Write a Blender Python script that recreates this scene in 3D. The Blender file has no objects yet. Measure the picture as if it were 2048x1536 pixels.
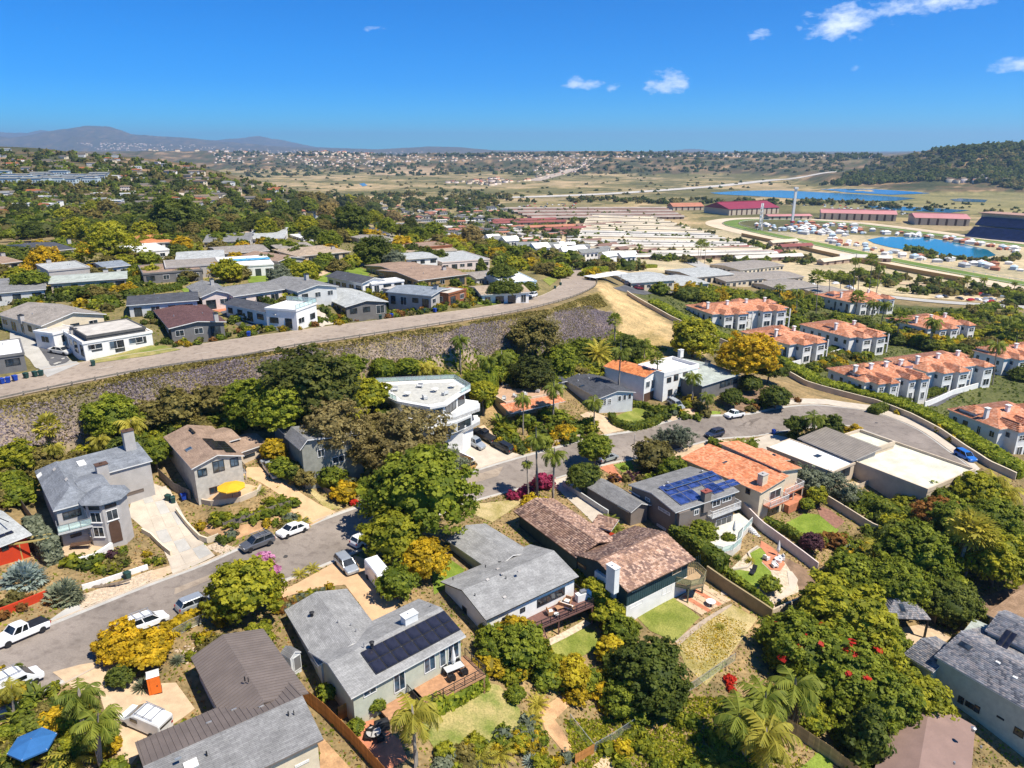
import bpy,math,random
import numpy as np
from mathutils import Vector,Matrix,noise as mnoise
# ------------------------------------------------------------------ camera, sky, sun, exposure
scene=bpy.context.scene
COL=scene.collection
CAM_Z,PITCH,FPX=54.0,math.radians(18.2),1421.0
cam_data=bpy.data.cameras.new('camera')
cam_data.sensor_fit='HORIZONTAL';cam_data.sensor_width=36.0
cam_data.lens=36.0*FPX/2048.0
cam_data.clip_start=0.5;cam_data.clip_end=90000.0
cam=bpy.data.objects.new('camera',cam_data);COL.objects.link(cam)
cam.location=(0,0,CAM_Z);cam.rotation_euler=(math.pi/2-PITCH,0,0)
scene.camera=cam
SUN_EL=math.radians(59)
SUN_H=Vector((0.89,-0.46,0)).normalized()
SUN_DIR=Vector((SUN_H.x*math.cos(SUN_EL),SUN_H.y*math.cos(SUN_EL),math.sin(SUN_EL)))
world=bpy.data.worlds.new('World');scene.world=world;world.use_nodes=True
wn,wl=world.node_tree.nodes,world.node_tree.links
wn.clear()
w_out=wn.new('ShaderNodeOutputWorld');w_bg=wn.new('ShaderNodeBackground')
w_sky=wn.new('ShaderNodeTexSky');w_sky.sky_type='NISHITA';w_sky.sun_disc=False
w_sky.sun_elevation=SUN_EL;w_sky.sun_rotation=math.atan2(SUN_H.x,SUN_H.y)
w_sky.air_density=1.0;w_sky.dust_density=0.0;w_sky.ozone_density=10.0;w_sky.altitude=3000
w_bg.inputs['Strength'].default_value=0.15
w_tc=wn.new('ShaderNodeTexCoord')
w_hsv=wn.new('ShaderNodeHueSaturation');w_hsv.inputs['Saturation'].default_value=1.42
wl.new(w_sky.outputs[0],w_hsv.inputs['Color'])
w_tint=wn.new('ShaderNodeMixRGB');w_tint.blend_type='MULTIPLY';w_tint.inputs[0].default_value=1;w_tint.inputs[2].default_value=(.13,.66,.74,1)
wl.new(w_hsv.outputs[0],w_tint.inputs[1]);w_last=w_tint.outputs[0]
def ray_dir(px,py):
 u=(px-1024)/FPX;v=-(py-768)/FPX
 cp,sp=math.cos(PITCH),math.sin(PITCH)
 return Vector((u,cp+v*sp,-sp+v*cp))
w_noise=wn.new('ShaderNodeTexNoise');w_noise.inputs['Scale'].default_value=30;w_noise.inputs['Detail'].default_value=9;w_noise.inputs['Roughness'].default_value=.62
w_map=wn.new('ShaderNodeMapping');w_map.inputs['Scale'].default_value=(1,1,2.2)
wl.new(w_tc.outputs['Generated'],w_map.inputs['Vector']);wl.new(w_map.outputs[0],w_noise.inputs['Vector'])
def wmath(op,a,b=None):
 n=wn.new('ShaderNodeMath');n.operation=op
 for i,s in enumerate((a,b)):
  if s is None:continue
  if isinstance(s,(int,float)):n.inputs[i].default_value=s
  else:wl.new(s,n.inputs[i])
 return n.outputs[0]
w_sep=wn.new('ShaderNodeSeparateXYZ');wl.new(w_tc.outputs['Generated'],w_sep.inputs[0])
cloud_mask=None
for(cx,cy,hw,hh,k)in[(1690,46,95,34,1.0),(1850,6,120,24,1.0),(1332,165,52,26,1.0),(1185,168,70,16,.8),
(1510,72,42,24,.7),(2030,128,50,16,.9),(755,60,44,14,.5),(1410,72,38,12,.5),
(235,44,22,16,.35),(310,58,26,12,.35),(1725,132,30,10,.5),(1010,150,40,10,.3)]:
 d=ray_dir(cx,cy).normalized()
 az,el=math.atan2(d.x,d.y),math.asin(d.z)
 sx,sy=hw/FPX*.95,hh/FPX*1.05
 ax=wmath('DIVIDE',wmath('SUBTRACT',wmath('ARCTAN2',w_sep.outputs[0],w_sep.outputs[1]),az),sx)
 ay=wmath('DIVIDE',wmath('SUBTRACT',wmath('ARCSINE',w_sep.outputs[2]),el),sy)
 r2=wmath('ADD',wmath('MULTIPLY',ax,ax),wmath('MULTIPLY',ay,ay))
 m=wmath('MULTIPLY',wmath('MAXIMUM',wmath('SUBTRACT',1.25,r2),0),k)
 cloud_mask=m if cloud_mask is None else wmath('MAXIMUM',cloud_mask,m)
cm=wmath('SUBTRACT',wmath('ADD',w_noise.outputs[0],wmath('MULTIPLY',cloud_mask,.32)),.72)
cm=wmath('MINIMUM',wmath('MULTIPLY',wmath('MAXIMUM',cm,0),2.6),.8)
w_mix=wn.new('ShaderNodeMixRGB');w_mix.inputs[2].default_value=(5.6,6.0,6.6,1)
wl.new(cm,w_mix.inputs[0]);wl.new(w_last,w_mix.inputs[1])
wl.new(w_mix.outputs[0],w_bg.inputs['Color']);wl.new(w_bg.outputs[0],w_out.inputs['Surface'])
sun_data=bpy.data.lights.new('sun','SUN');sun_data.energy=5.0;sun_data.angle=math.radians(0.5)
sun_data.color=(1.0,0.94,0.83)
sun=bpy.data.objects.new('sun',sun_data);COL.objects.link(sun)
sun.rotation_euler=SUN_DIR.to_track_quat('Z','Y').to_euler()
scene.view_settings.view_transform='Standard';scene.view_settings.look='None'
scene.view_settings.exposure=0.56;scene.view_settings.gamma=1.0
scene.view_settings.use_curve_mapping=False
scene.render.engine='CYCLES'
cy_=scene.cycles
cy_.max_bounces=5;cy_.diffuse_bounces=2;cy_.glossy_bounces=2;cy_.transmission_bounces=3
cy_.transparent_max_bounces=6;cy_.volume_bounces=0
cy_.caustics_reflective=False;cy_.caustics_refractive=False
cy_.use_denoising=True
cy_.sample_clamp_indirect=4.0
rnd=random.Random(7)
nrng=np.random.default_rng(11)
# ------------------------------------------------------------------ materials
MATS={}
def _nt(name):
 m=bpy.data.materials.new(name);m.use_nodes=True
 return m,m.node_tree.nodes,m.node_tree.links,m.node_tree.nodes['Principled BSDF']
def ramp2(n,l,fac,c0,c1,p0=.35,p1=.65):
 r=n.new('ShaderNodeValToRGB');e=r.color_ramp.elements
 e[0].position,e[1].position=p0,p1
 e[0].color=(*c0,1);e[1].color=(*c1,1)
 l.new(fac,r.inputs[0]);return r.outputs[0]
def mixrgb(n,l,mode,fac,a,b):
 x=n.new('ShaderNodeMixRGB');x.blend_type=mode
 for i,s in((0,fac),(1,a),(2,b)):
  if isinstance(s,(int,float)):x.inputs[i].default_value=s
  elif isinstance(s,tuple):x.inputs[i].default_value=(*s,1)
  else:l.new(s,x.inputs[i])
 return x.outputs[0]
def sc(c,k):return tuple(min(1,v*k)for v in c)
def noise_tex(n,l,scale,detail=3,coord='Object',vec=None,stretch=None):
 t=n.new('ShaderNodeTexNoise');t.inputs['Scale'].default_value=scale;t.inputs['Detail'].default_value=detail
 if vec is None:
  tc=n.new('ShaderNodeTexCoord');vec=tc.outputs[coord]
 if stretch:
  mp=n.new('ShaderNodeMapping');mp.inputs['Scale'].default_value=stretch;l.new(vec,mp.inputs[0]);vec=mp.outputs[0]
 l.new(vec,t.inputs['Vector']);return t.outputs[0]
def bump(n,l,p,h,strength=.3,dist=.05):
 b=n.new('ShaderNodeBump');b.inputs['Strength'].default_value=strength;b.inputs['Distance'].default_value=dist
 l.new(h,b.inputs['Height']);l.new(b.outputs[0],p.inputs['Normal'])
def plain(name,c,rough=.7,var=.12,scale=1.5,metal=0.0,spec=.3,bmp=0.0,rand=0.0):
 """painted / plaster / concrete surface: colour with two scales of mottling"""
 if name in MATS:return MATS[name]
 m,n,l,p=_nt(name)
 f1=noise_tex(n,l,scale,4);f2=noise_tex(n,l,scale*9,2)
 col=ramp2(n,l,f1,sc(c,1-var),sc(c,1+var))
 col=mixrgb(n,l,'MULTIPLY',.5,col,ramp2(n,l,f2,(1-var,)*3,(1+var*.6,)*3))
 if rand:
  oi=n.new('ShaderNodeObjectInfo')
  col=mixrgb(n,l,'MULTIPLY',1,col,ramp2(n,l,oi.outputs['Random'],(1-rand,)*3,(1+rand*.7,)*3,0,1))
 l.new(col,p.inputs['Base Color'])
 p.inputs['Roughness'].default_value=rough;p.inputs['Metallic'].default_value=metal
 p.inputs['Specular IOR Level'].default_value=spec
 if bmp:bump(n,l,p,f2,bmp,.03)
 MATS[name]=m;return m
def shingle(name,c,c2,bw=.9,bh=.17,var=.25,rough=.9):
 """composition shingles: courses of tabs on the roof's own uv (metres)"""
 if name in MATS:return MATS[name]
 m,n,l,p=_nt(name)
 uv=n.new('ShaderNodeUVMap').outputs[0]
 b=n.new('ShaderNodeTexBrick');b.inputs['Scale'].default_value=1
 b.inputs['Brick Width'].default_value=bw;b.inputs['Row Height'].default_value=bh
 b.inputs['Mortar Size'].default_value=.012;b.inputs['Bias'].default_value=0
 b.inputs['Color1'].default_value=(*c,1);b.inputs['Color2'].default_value=(*c2,1)
 b.inputs['Mortar'].default_value=(*sc(c,.55),1)
 l.new(uv,b.inputs['Vector'])
 f=noise_tex(n,l,.6,5);f2=noise_tex(n,l,3.5,3)
 col=mixrgb(n,l,'MULTIPLY',.8,b.outputs['Color'],ramp2(n,l,f,(1-var,)*3,(1.12,)*3))
 col=mixrgb(n,l,'MULTIPLY',.6,col,ramp2(n,l,f2,(.8,)*3,(1.15,)*3))
 l.new(col,p.inputs['Base Color']);p.inputs['Roughness'].default_value=rough
 p.inputs['Specular IOR Level'].default_value=.2
 bump(n,l,p,b.outputs['Fac'],-.4,.02)
 MATS[name]=m;return m
def attr_mat(name,attr='tint',rough=.85,rand=0.0,bmp=None,spec=.2,transl=0.0,scale=1.0,var=.15):
 """colour comes from the mesh's own per-face colour attribute (each piece its own shade)"""
 if name in MATS:return MATS[name]
 m,n,l,p=_nt(name)
 a=n.new('ShaderNodeAttribute');a.attribute_name=attr
 col=a.outputs['Color']
 f=noise_tex(n,l,scale,3)
 col=mixrgb(n,l,'MULTIPLY',.8,col,ramp2(n,l,f,(1-var,)*3,(1+var,)*3))
 if rand:
  oi=n.new('ShaderNodeObjectInfo')
  col=mixrgb(n,l,'MULTIPLY',1,col,ramp2(n,l,oi.outputs['Random'],(1-rand,)*3,(1+rand*.7,)*3,0,1))
 l.new(col,p.inputs['Base Color']);p.inputs['Roughness'].default_value=rough
 p.inputs['Specular IOR Level'].default_value=spec
 MATS[name]=m;return m
def leafmat(name,c,c2,rand=.18,transl=.5):
 """foliage: shade per leaf clump (attribute), per tree (object random), light passing through the leaves"""
 if name in MATS:return MATS[name]
 m,n,l,p=_nt(name)
 a=n.new('ShaderNodeAttribute');a.attribute_name='tone'
 col=ramp2(n,l,a.outputs['Fac'],c,c2,.1,.9)
 oi=n.new('ShaderNodeObjectInfo')
 col=mixrgb(n,l,'MULTIPLY',1,col,ramp2(n,l,oi.outputs['Random'],(1-rand,1-rand,1-rand),(1+rand,1+rand*.6,1+rand*.3),0,1))
 l.new(col,p.inputs['Base Color']);p.inputs['Roughness'].default_value=.6
 p.inputs['Specular IOR Level'].default_value=.25
 t=n.new('ShaderNodeBsdfTranslucent');l.new(col,t.inputs['Color'])
 mx=n.new('ShaderNodeMixShader');mx.inputs[0].default_value=transl
 l.new(p.outputs[0],mx.inputs[1]);l.new(t.outputs[0],mx.inputs[2])
 l.new(mx.outputs[0],n['Material Output'].inputs['Surface'])
 MATS[name]=m;return m
def glassmat(name,c=(.02,.028,.035),rough=.06):
 if name in MATS:return MATS[name]
 m,n,l,p=_nt(name)
 f=noise_tex(n,l,.8,2)
 l.new(ramp2(n,l,f,sc(c,.5),sc(c,2.2)),p.inputs['Base Color'])
 p.inputs['Roughness'].default_value=rough;p.inputs['Specular IOR Level'].default_value=.8
 MATS[name]=m;return m
def clearglass(name,c=(.75,.88,.86),a=.35):
 if name in MATS:return MATS[name]
 m,n,l,p=_nt(name)
 p.inputs['Base Color'].default_value=(*c,1);p.inputs['Roughness'].default_value=.05
 t=n.new('ShaderNodeBsdfTransparent');t.inputs[0].default_value=(.85,.95,.93,1)
 mx=n.new('ShaderNodeMixShader');mx.inputs[0].default_value=a
 l.new(t.outputs[0],mx.inputs[1]);l.new(p.outputs[0],mx.inputs[2])
 l.new(mx.outputs[0],n['Material Output'].inputs['Surface'])
 MATS[name]=m;return m
 # ------------------------------------------------------------------ mesh building
class MB:
 """collects shapes; build() links them as ONE mesh object"""
 def __init__(s,M=None):
  s.v,s.f,s.m,s.uv,s.col=[],[],[],{},{}
  s.M=M
 def add(s,verts,faces,mi=0,uvs=None,col=None):
  b=len(s.v)
  if s.M is not None:verts=[s.M@Vector(p)for p in verts]
  s.v.extend([tuple(p)for p in verts])
  for k,f in enumerate(faces):
   i=len(s.f);s.f.append([b+j for j in f]);s.m.append(mi)
   if uvs:s.uv[i]=uvs[k]
   if col is not None:s.col[i]=col
  return s
 def box(s,x0,x1,y0,y1,z0,z1,mi=0,col=None):
  return s.add([(x0,y0,z0),(x1,y0,z0),(x1,y1,z0),(x0,y1,z0),(x0,y0,z1),(x1,y0,z1),(x1,y1,z1),(x0,y1,z1)],
  [(3,2,1,0),(4,5,6,7),(0,1,5,4),(1,2,6,5),(2,3,7,6),(3,0,4,7)],mi,None,col)
 def frame_box(s,o,U,V,N,u0,u1,v0,v1,n0,n1,mi=0,col=None):
  o,U,V,N=Vector(o),Vector(U),Vector(V),Vector(N)
  P=lambda u,v,w:o+U*u+V*v+N*w
  return s.add([P(u0,v0,n0),P(u1,v0,n0),P(u1,v1,n0),P(u0,v1,n0),P(u0,v0,n1),P(u1,v0,n1),P(u1,v1,n1),P(u0,v1,n1)],
  [(3,2,1,0),(4,5,6,7),(0,1,5,4),(1,2,6,5),(2,3,7,6),(3,0,4,7)],mi,None,col)
 def prism(s,poly,z0,z1,mi=0):
  n=len(poly)
  z0s=z0 if hasattr(z0,'__len__')else[z0]*n
  z1s=z1 if hasattr(z1,'__len__')else[z1]*n
  vs=[(p[0],p[1],z0s[i])for i,p in enumerate(poly)]+[(p[0],p[1],z1s[i])for i,p in enumerate(poly)]
  fs=[tuple(range(n,2*n)),tuple(range(n-1,-1,-1))]
  fs+=[(i,(i+1)%n,n+(i+1)%n,n+i)for i in range(n)]
  return s.add(vs,fs,mi)
 def tube(s,pts,rads,seg=8,mi=0,cap=True):
  pts=[Vector(p)for p in pts]
  if not hasattr(rads,'__len__'):rads=[rads]*len(pts)
  vs,fs=[],[]
  for i,p in enumerate(pts):
   d=(pts[min(i+1,len(pts)-1)]-pts[max(i-1,0)]).normalized()
   a=Vector((0,0,1))if abs(d.z)<.9 else Vector((1,0,0))
   x=d.cross(a).normalized();y=d.cross(x).normalized()
   for k in range(seg):
    t=2*math.pi*k/seg
    vs.append(p+(x*math.cos(t)+y*math.sin(t))*rads[i])
  for i in range(len(pts)-1):
   for k in range(seg):
    k2=(k+1)%seg
    fs.append((i*seg+k,i*seg+k2,(i+1)*seg+k2,(i+1)*seg+k))
  if cap:
   fs.append(tuple(range(seg)));fs.append(tuple(range((len(pts)-1)*seg,len(pts)*seg))[::-1])
  return s.add(vs,fs,mi)
 def lathe(s,c,prof,seg=16,mi=0):
  vs,fs=[],[]
  for(r,z)in prof:
   for k in range(seg):
    t=2*math.pi*k/seg;vs.append((c[0]+r*math.cos(t),c[1]+r*math.sin(t),c[2]+z))
  for i in range(len(prof)-1):
   for k in range(seg):
    k2=(k+1)%seg
    fs.append((i*seg+k,i*seg+k2,(i+1)*seg+k2,(i+1)*seg+k))
  fs.append(tuple(range(seg))[::-1]);fs.append(tuple(range((len(prof)-1)*seg,len(prof)*seg)))
  return s.add(vs,fs,mi)
 def mesh(s,name,mats,smooth=False):
  me=bpy.data.meshes.new(name);me.from_pydata(s.v,[],s.f)
  for m in(mats if isinstance(mats,(list,tuple))else[mats]):me.materials.append(m)
  me.polygons.foreach_set('material_index',s.m)
  if s.uv:
   lay=me.uv_layers.new(name='UVMap')
   for i,uvs in s.uv.items():
    for k,li in enumerate(me.polygons[i].loop_indices):lay.data[li].uv=uvs[k]
  if s.col:
   a=me.color_attributes.new('tint','FLOAT_COLOR','CORNER')
   arr=np.ones((len(me.loops),4),np.float32)
   for i,c in s.col.items():
    p=me.polygons[i];arr[p.loop_start:p.loop_start+p.loop_total,:3]=c
   a.data.foreach_set('color',arr.ravel())
  if smooth:me.polygons.foreach_set('use_smooth',[True]*len(me.polygons))
  me.update();return me
 def build(s,name,mats,parent=None,smooth=False):
  return put(name,s.mesh(name,mats,smooth),parent)
def put(name,me,parent=None,loc=None):
 o=bpy.data.objects.new(name,me);COL.objects.link(o)
 if parent is not None:o.parent=parent
 if loc is not None:o.location=loc
 return o
def tag(o,label=None,cat=None,group=None,kind=None):
 if label:o['label']=label
 if cat:o['category']=cat
 if group:o['group']=group
 if kind:o['kind']=kind
 return o
def empty(name,loc,label=None,cat=None,group=None,rz=0):
 o=bpy.data.objects.new(name,None);COL.objects.link(o)
 o.location=loc;o.rotation_euler=(0,0,rz);o.empty_display_size=.5
 return tag(o,label,cat,group)
def copy_tree(o,parent=None):
 c=o.copy();COL.objects.link(c);c.parent=parent
 for ch in o.children:copy_tree(ch,c)
 return c
def np_mesh(name,V,F,mats,mi=None,tone=None,tint=None):
 """V (n,3), F (m,4) int arrays -> mesh; tone = per-vertex float, tint = per-face rgb"""
 me=bpy.data.meshes.new(name)
 me.vertices.add(len(V));me.vertices.foreach_set('co',np.ascontiguousarray(V,np.float32).ravel())
 k=F.shape[1]
 me.loops.add(F.size);me.loops.foreach_set('vertex_index',np.ascontiguousarray(F,np.int32).ravel())
 me.polygons.add(len(F));me.polygons.foreach_set('loop_start',np.arange(0,F.size,k,dtype=np.int32))
 for m in(mats if isinstance(mats,(list,tuple))else[mats]):me.materials.append(m)
 if mi is not None:me.polygons.foreach_set('material_index',np.ascontiguousarray(mi,np.int32))
 me.update(calc_edges=True)
 if tone is not None:
  a=me.attributes.new('tone','FLOAT','POINT');a.data.foreach_set('value',np.ascontiguousarray(tone,np.float32))
 if tint is not None:
  a=me.color_attributes.new('tint','FLOAT_COLOR','POINT')
  t=np.ones((len(V),4),np.float32);t[:,:3]=tint;a.data.foreach_set('color',t.ravel())
 return me
 # ------------------------------------------------------------------ terrain heights
CP,SP=math.cos(PITCH),math.sin(PITCH)
def ray_at_z(px,py,z):
 d=ray_dir(px,py);t=(z-CAM_Z)/d.z
 return Vector((d.x*t,d.y*t,z))
def ray_at_y(px,py,Y):
 d=ray_dir(px,py);t=Y/d.y
 return Vector((d.x*t,Y,CAM_Z+d.z*t))
def to_px(x,y,z):
 h=z-CAM_Z
 dep=y*CP-h*SP;up=y*SP+h*CP
 return 1024+FPX*x/dep,768-FPX*up/dep
CTRL=[]
for px,py,z in[
(-150,1400,5),(0,1330,3.5),(200,1260,2),(420,1170,.7),(600,1100,0),(800,1030,-1.5),(930,975,-3),(1100,925,-4),
(1300,880,-5),(1500,850,-5.5),(1700,832,-6),(1850,890,-6),(1930,940,-6),(60,1400,3),(300,1290,1.2),
(930,1430,-4.5),(650,1450,-2.5),(480,1500,-.5),(300,1400,.8),(640,1230,-.5),(760,1130,-1),(1140,1290,-7),(1010,1120,-3.5),
(1330,1240,-7.5),(1430,1300,-8.5),(1250,1010,-5),(1480,1150,-8.5),(1570,1130,-9),(1610,1060,-9.5),(1500,940,-6.5),
(1700,960,-7),(1800,1020,-9),(1250,1420,-10),(1400,1500,-11),(1000,1530,-6.5),(800,1530,-4),(1700,1400,-13),(1950,1440,-14),
(1850,1280,-13),(1980,1200,-13),(2040,1000,-8),(1700,1200,-12),(300,1530,.3),(0,1530,1.5),(2200,1300,-15),(-200,1600,2),
(1000,1900,-9),(2000,1900,-16),(0,1900,0),(1500,1900,-14),(500,1900,-3),
(150,1080,3.2),(60,1150,3.6),(290,965,4.2),(400,1040,1.6),(440,990,3.8),(600,960,2.6),(640,920,3.4),(870,860,1),(910,900,-1.6),(1060,830,-.6),
(1190,825,-1.6),(1330,800,-2.2),(1440,775,-1.2),(1560,780,-3.4),(0,1000,5.5),(-150,1150,6),
(100,860,7.5),(-150,900,8),(400,800,9),(700,745,6.5),(1000,725,4),(1200,690,2),(1300,690,0),(1400,705,-3),
(-300,840,14.5),(0,790,15),(300,735,16),(600,690,16.3),(900,640,15),(1100,608,12),(1180,580,9),(1190,560,7.4),(1150,538,4.5),(1100,526,1.5),
(-300,800,14.8),(0,750,15.2),(330,690,16.3),(600,652,16.6),(900,615,15.3),(1060,585,12.4),
(0,865,10.6),(300,790,11.6),(600,732,11),(900,688,9),(1100,656,8),
(1250,640,4.5),(1350,680,-.5),(1220,585,6),(1260,597,2.5),(1400,672,-4),(1500,728,-7),(1650,778,-8.2),(1800,835,-8),(1950,905,-8),
(1480,660,-9),(1600,720,-10),(1800,800,-11),(1750,700,-13),(1700,630,-16),(1900,680,-16),(2048,760,-14),(1990,880,-11),
(2048,640,-20),(1550,600,-14),(1400,590,-8),(1330,568,-4),(1600,560,-20),(1500,540,-18),(2300,800,-16),(2300,640,-24),
(1900,590,-27),(1700,562,-27),(2048,590,-27),
(0,640,17),(-300,650,17),(300,600,18),(500,600,17.5),(800,572,15),(1000,562,9),(300,540,18),(600,540,17),(100,520,18),(-300,520,18),
(800,512,12),(1000,505,2),(500,485,15),(700,470,9),(200,470,14),(900,470,-8),(600,445,6),(0,470,14),(1080,500,-14),(1040,480,-18),
(1100,470,-31),(1000,440,-35),(1200,430,-36),(1300,480,-36),(1200,512,-26),(1400,520,-33),(1500,490,-36),(1700,480,-36),(2000,500,-36),
(2048,560,-33),(1900,540,-35),(1800,520,-36),(1600,520,-35),(2300,540,-34),(1300,530,-20),(1450,545,-22)]:
 p=ray_at_z(px,py,z);CTRL.append((p.x,p.y,z))
CT=np.array(CTRL)
LR0=math.log(20.0)
def warp(x,y):
 r=np.hypot(x,y);a=np.arctan2(x,y)
 return a*1.9,np.log(np.maximum(r,1))
_ca,_cb=warp(CT[:,0],CT[:,1])
def _phi(d2):return .5*d2*np.log(d2+1e-12)
_n=len(CT)
_K=_phi((_ca[:,None]-_ca[None])**2+(_cb[:,None]-_cb[None])**2)+np.eye(_n)*2e-4
_P=np.stack([np.ones(_n),_ca,_cb],1)
_A=np.block([[_K,_P],[_P.T,np.zeros((3,3))]])
_sol=np.linalg.solve(_A,np.concatenate([CT[:,2],np.zeros(3)]))
def tps(x,y):
 a,b=warp(x,y)
 out=_sol[_n]+_sol[_n+1]*a+_sol[_n+2]*b
 for i in range(_n):
  out=out+_sol[i]*_phi((a-_ca[i])**2+(b-_cb[i])**2)
 return out
def smooth(t):
 t=np.clip(t,0,1);return t*t*(3-2*t)
def prof(px,tab):
 return np.interp(px,[t[0]for t in tab],[t[1]for t in tab])
NOISE={}
def fbm(x,y,s,oct=4,seed=0.0):
 f=np.empty(x.shape)
 xf,yf,ff=x.ravel()/s,y.ravel()/s,f.ravel()
 for i in range(xf.size):ff[i]=mnoise.fractal((xf[i],yf[i],seed),1.0,2.0,oct)
 return ff.reshape(x.shape)
def far_height(x,y,px,nz1,nz2):
 Y=np.maximum(y,1)
 z=np.full(x.shape,-36.5)
 cy=prof(px,[(-900,270),(-400,285),(0,291),(60,293),(120,297),(200,304),(280,311),(350,319),(430,333),(480,346),(560,372),(640,392)])
 cY=prof(px,[(-900,1700),(0,1400),(200,1300),(300,1200),(430,1050),(560,900),(700,800)])
 crest=CAM_Z-(cy-301)/FPX*cY*1.02
 near=prof(px,[(-900,12),(0,10),(300,8),(450,4),(560,-14),(640,-36.5)])
 back=prof(px,[(-900,30),(0,0),(200,-20),(400,-36),(640,-36.5)])
 t1=smooth((Y-470)/np.maximum(cY-470,1));t2=smooth((Y-cY)/900)
 hill=np.where(Y<cY,near+(crest-near)*(.35*t1+.65*np.clip((Y-470)/(cY-470),0,1)),crest+(back-crest)*t2)
 hill=np.where(Y<470,near,hill)
 w=smooth((700-px)/120)
 z=np.maximum(z,hill*w+-36.5*(1-w))
 z=z+np.where((px<640)&(Y>500),nz2*5*smooth((Y-500)/300)*w,0)
 cy=prof(px,[(-900,303),(430,303),(480,304),(560,308),(620,305),(700,308),(800,311),(900,308),(1000,306),(1100,304),(1200,303),(1300,305),
 (1400,306),(1500,308),(1600,308),(1700,310),(1760,312),(1800,307),(1850,301),(1900,297),(1950,294),(2000,291),(2048,290),(2400,280),(3000,275)])
 cY=prof(px,[(-900,5200),(400,5000),(800,4200),(1200,4000),(1600,3600),(1750,3000),(1850,2500),(1950,2300),(2048,2200),(2400,2000),(3000,1800)])
 fY=prof(px,[(-900,3600),(400,3400),(800,2900),(1200,2700),(1500,2600),(1650,1950),(1800,1680),(2048,1480),(2400,1350),(3000,1200)])
 crest=CAM_Z-(cy-301)/FPX*cY
 t=np.clip((Y+nz1*380-fY)/np.maximum(cY*.97-fY,1),0,1)
 rise=smooth(t)*.55+t*.45
 mesa=-36.5+(crest+36.5)*rise+np.where(t>0,nz2*16*np.minimum(t*3,1)*(1-smooth((Y-cY)/600)),0)
 mesa=np.where(Y>cY,crest-14*smooth((Y-cY)/1500)+nz2*6,mesa)
 z=np.maximum(z,mesa)
 for(Yc,wd,tab)in[(14000,3800,[(-900,285),(-400,284),(-100,272),(0,268),(40,279),(80,275),(110,268),(150,263),(200,257),(235,257),(262,263),(285,272),(330,275),
 (400,279),(450,284),(500,288),(560,293),(650,297),(760,299),(800,297),(860,294),(920,295),(980,300),(1050,305),(3000,305)]),
 (20000,3600,[(-900,268),(0,266),(60,270),(110,264),(160,272),(300,276),(420,284),(500,278),(530,275),(570,281),(640,295),(760,299),(1300,303),(1350,300),(1370,298),(1395,299),(1420,303),(3000,304)])]:
  cy=prof(px,tab);crest=CAM_Z-(cy-301)/FPX*Yc
  t=1-np.abs(Y+nz1*900-Yc)/wd
  z=np.maximum(z,np.where(t>0,20+(crest-20)*(smooth(t)*.4+np.clip(t,0,1)*.6)+nz2*30*np.clip(t,0,1)*(1-np.clip(t,0,1)),-36.5))
 return z
NA,NR=560,540
A0,A1,R0,R1=-math.radians(80),math.radians(80),16.0,26000.0
_aa=np.linspace(A0,A1,NA+1);_lr=np.linspace(math.log(R0),math.log(R1),NR+1)
GA,GL=np.meshgrid(_aa,_lr,indexing='ij')
GX,GY=np.exp(GL)*np.sin(GA),np.exp(GL)*np.cos(GA)
_px=1024+FPX*np.clip(np.tan(np.clip(GA,-1.3,1.3)),-4,4)/(CP+.02)
_far=np.exp(GL)>380
_n1=np.zeros(GX.shape);_n2=np.zeros(GX.shape)
_n1[_far]=fbm(GX[_far],GY[_far],700.0,4,3.1);_n2[_far]=fbm(GX[_far],GY[_far],260.0,4,9.7)
_fh=far_height(GX,GY,_px,_n1,_n2)
_th=tps(GX,GY)
_bl=smooth((np.exp(GL)-480)/320)
GZ=_th*(1-_bl)+_fh*_bl
UPR=[((-200,800),(-200,850),14.6),((0,758),(0,799),15),((180,723),(180,762),15.6),((330,700),(330,735),16.1),((480,678),(480,714),16.4),((600,661),(600,692),16.4),((740,642),(740,672),16.1),((900,622),(900,648),15.1),
((1000,607),(1020,629),13.7),((1070,594),(1110,607),11.9),((1108,579),(1165,587),9.8),((1122,566),(1190,570),8.2),((1120,552),(1186,556),6.4),((1108,541),(1165,543),4.6),((1092,529),(1140,530),2.8),((1086,520),(1112,520),1)]
def _cr(P,n=6):
 out=[]
 for i in range(len(P)-1):
  p0=P[i-1]if i else P[0]*2-P[1];p3=P[i+2]if i+2<len(P)else P[-1]*2-P[-2]
  for k in range(n):
   t=k/n;out.append(.5*((2*P[i])+(P[i+1]-p0)*t+(2*p0-5*P[i]+4*P[i+1]-p3)*t*t+(3*P[i]-p0-3*P[i+1]+p3)*t**3))
 return out+[P[-1]]
UF=_cr([ray_at_z(*a,z)for a,b,z in UPR]);UN=_cr([ray_at_z(*b,z)for a,b,z in UPR])
_mid=np.array([(.5*(a+b))[:]for a,b in zip(UF,UN)]);_hw=np.array([(a-b).length*.5 for a,b in zip(UF,UN)])
_m=(GX>-330)&(GX<60)&(GY>90)&(GY<420)
_best=np.full(GX[_m].shape,1e9);_bz=np.zeros(GX[_m].shape)
for k in range(len(_mid)-1):
 a,b=_mid[k],_mid[k+1];dx,dy=b[0]-a[0],b[1]-a[1];l2=dx*dx+dy*dy
 t=np.clip(((GX[_m]-a[0])*dx+(GY[_m]-a[1])*dy)/l2,0,1)
 d=np.hypot(GX[_m]-a[0]-t*dx,GY[_m]-a[1]-t*dy)-(_hw[k]*(1-t)+_hw[k+1]*t)
 u=d<_best;_best[u]=d[u];_bz[u]=(a[2]*(1-t)+b[2]*t)[u]
_k=smooth((_best-1.2)/7.0)
GZ[_m]=_bz*(1-_k)+GZ[_m]*_k
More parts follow.
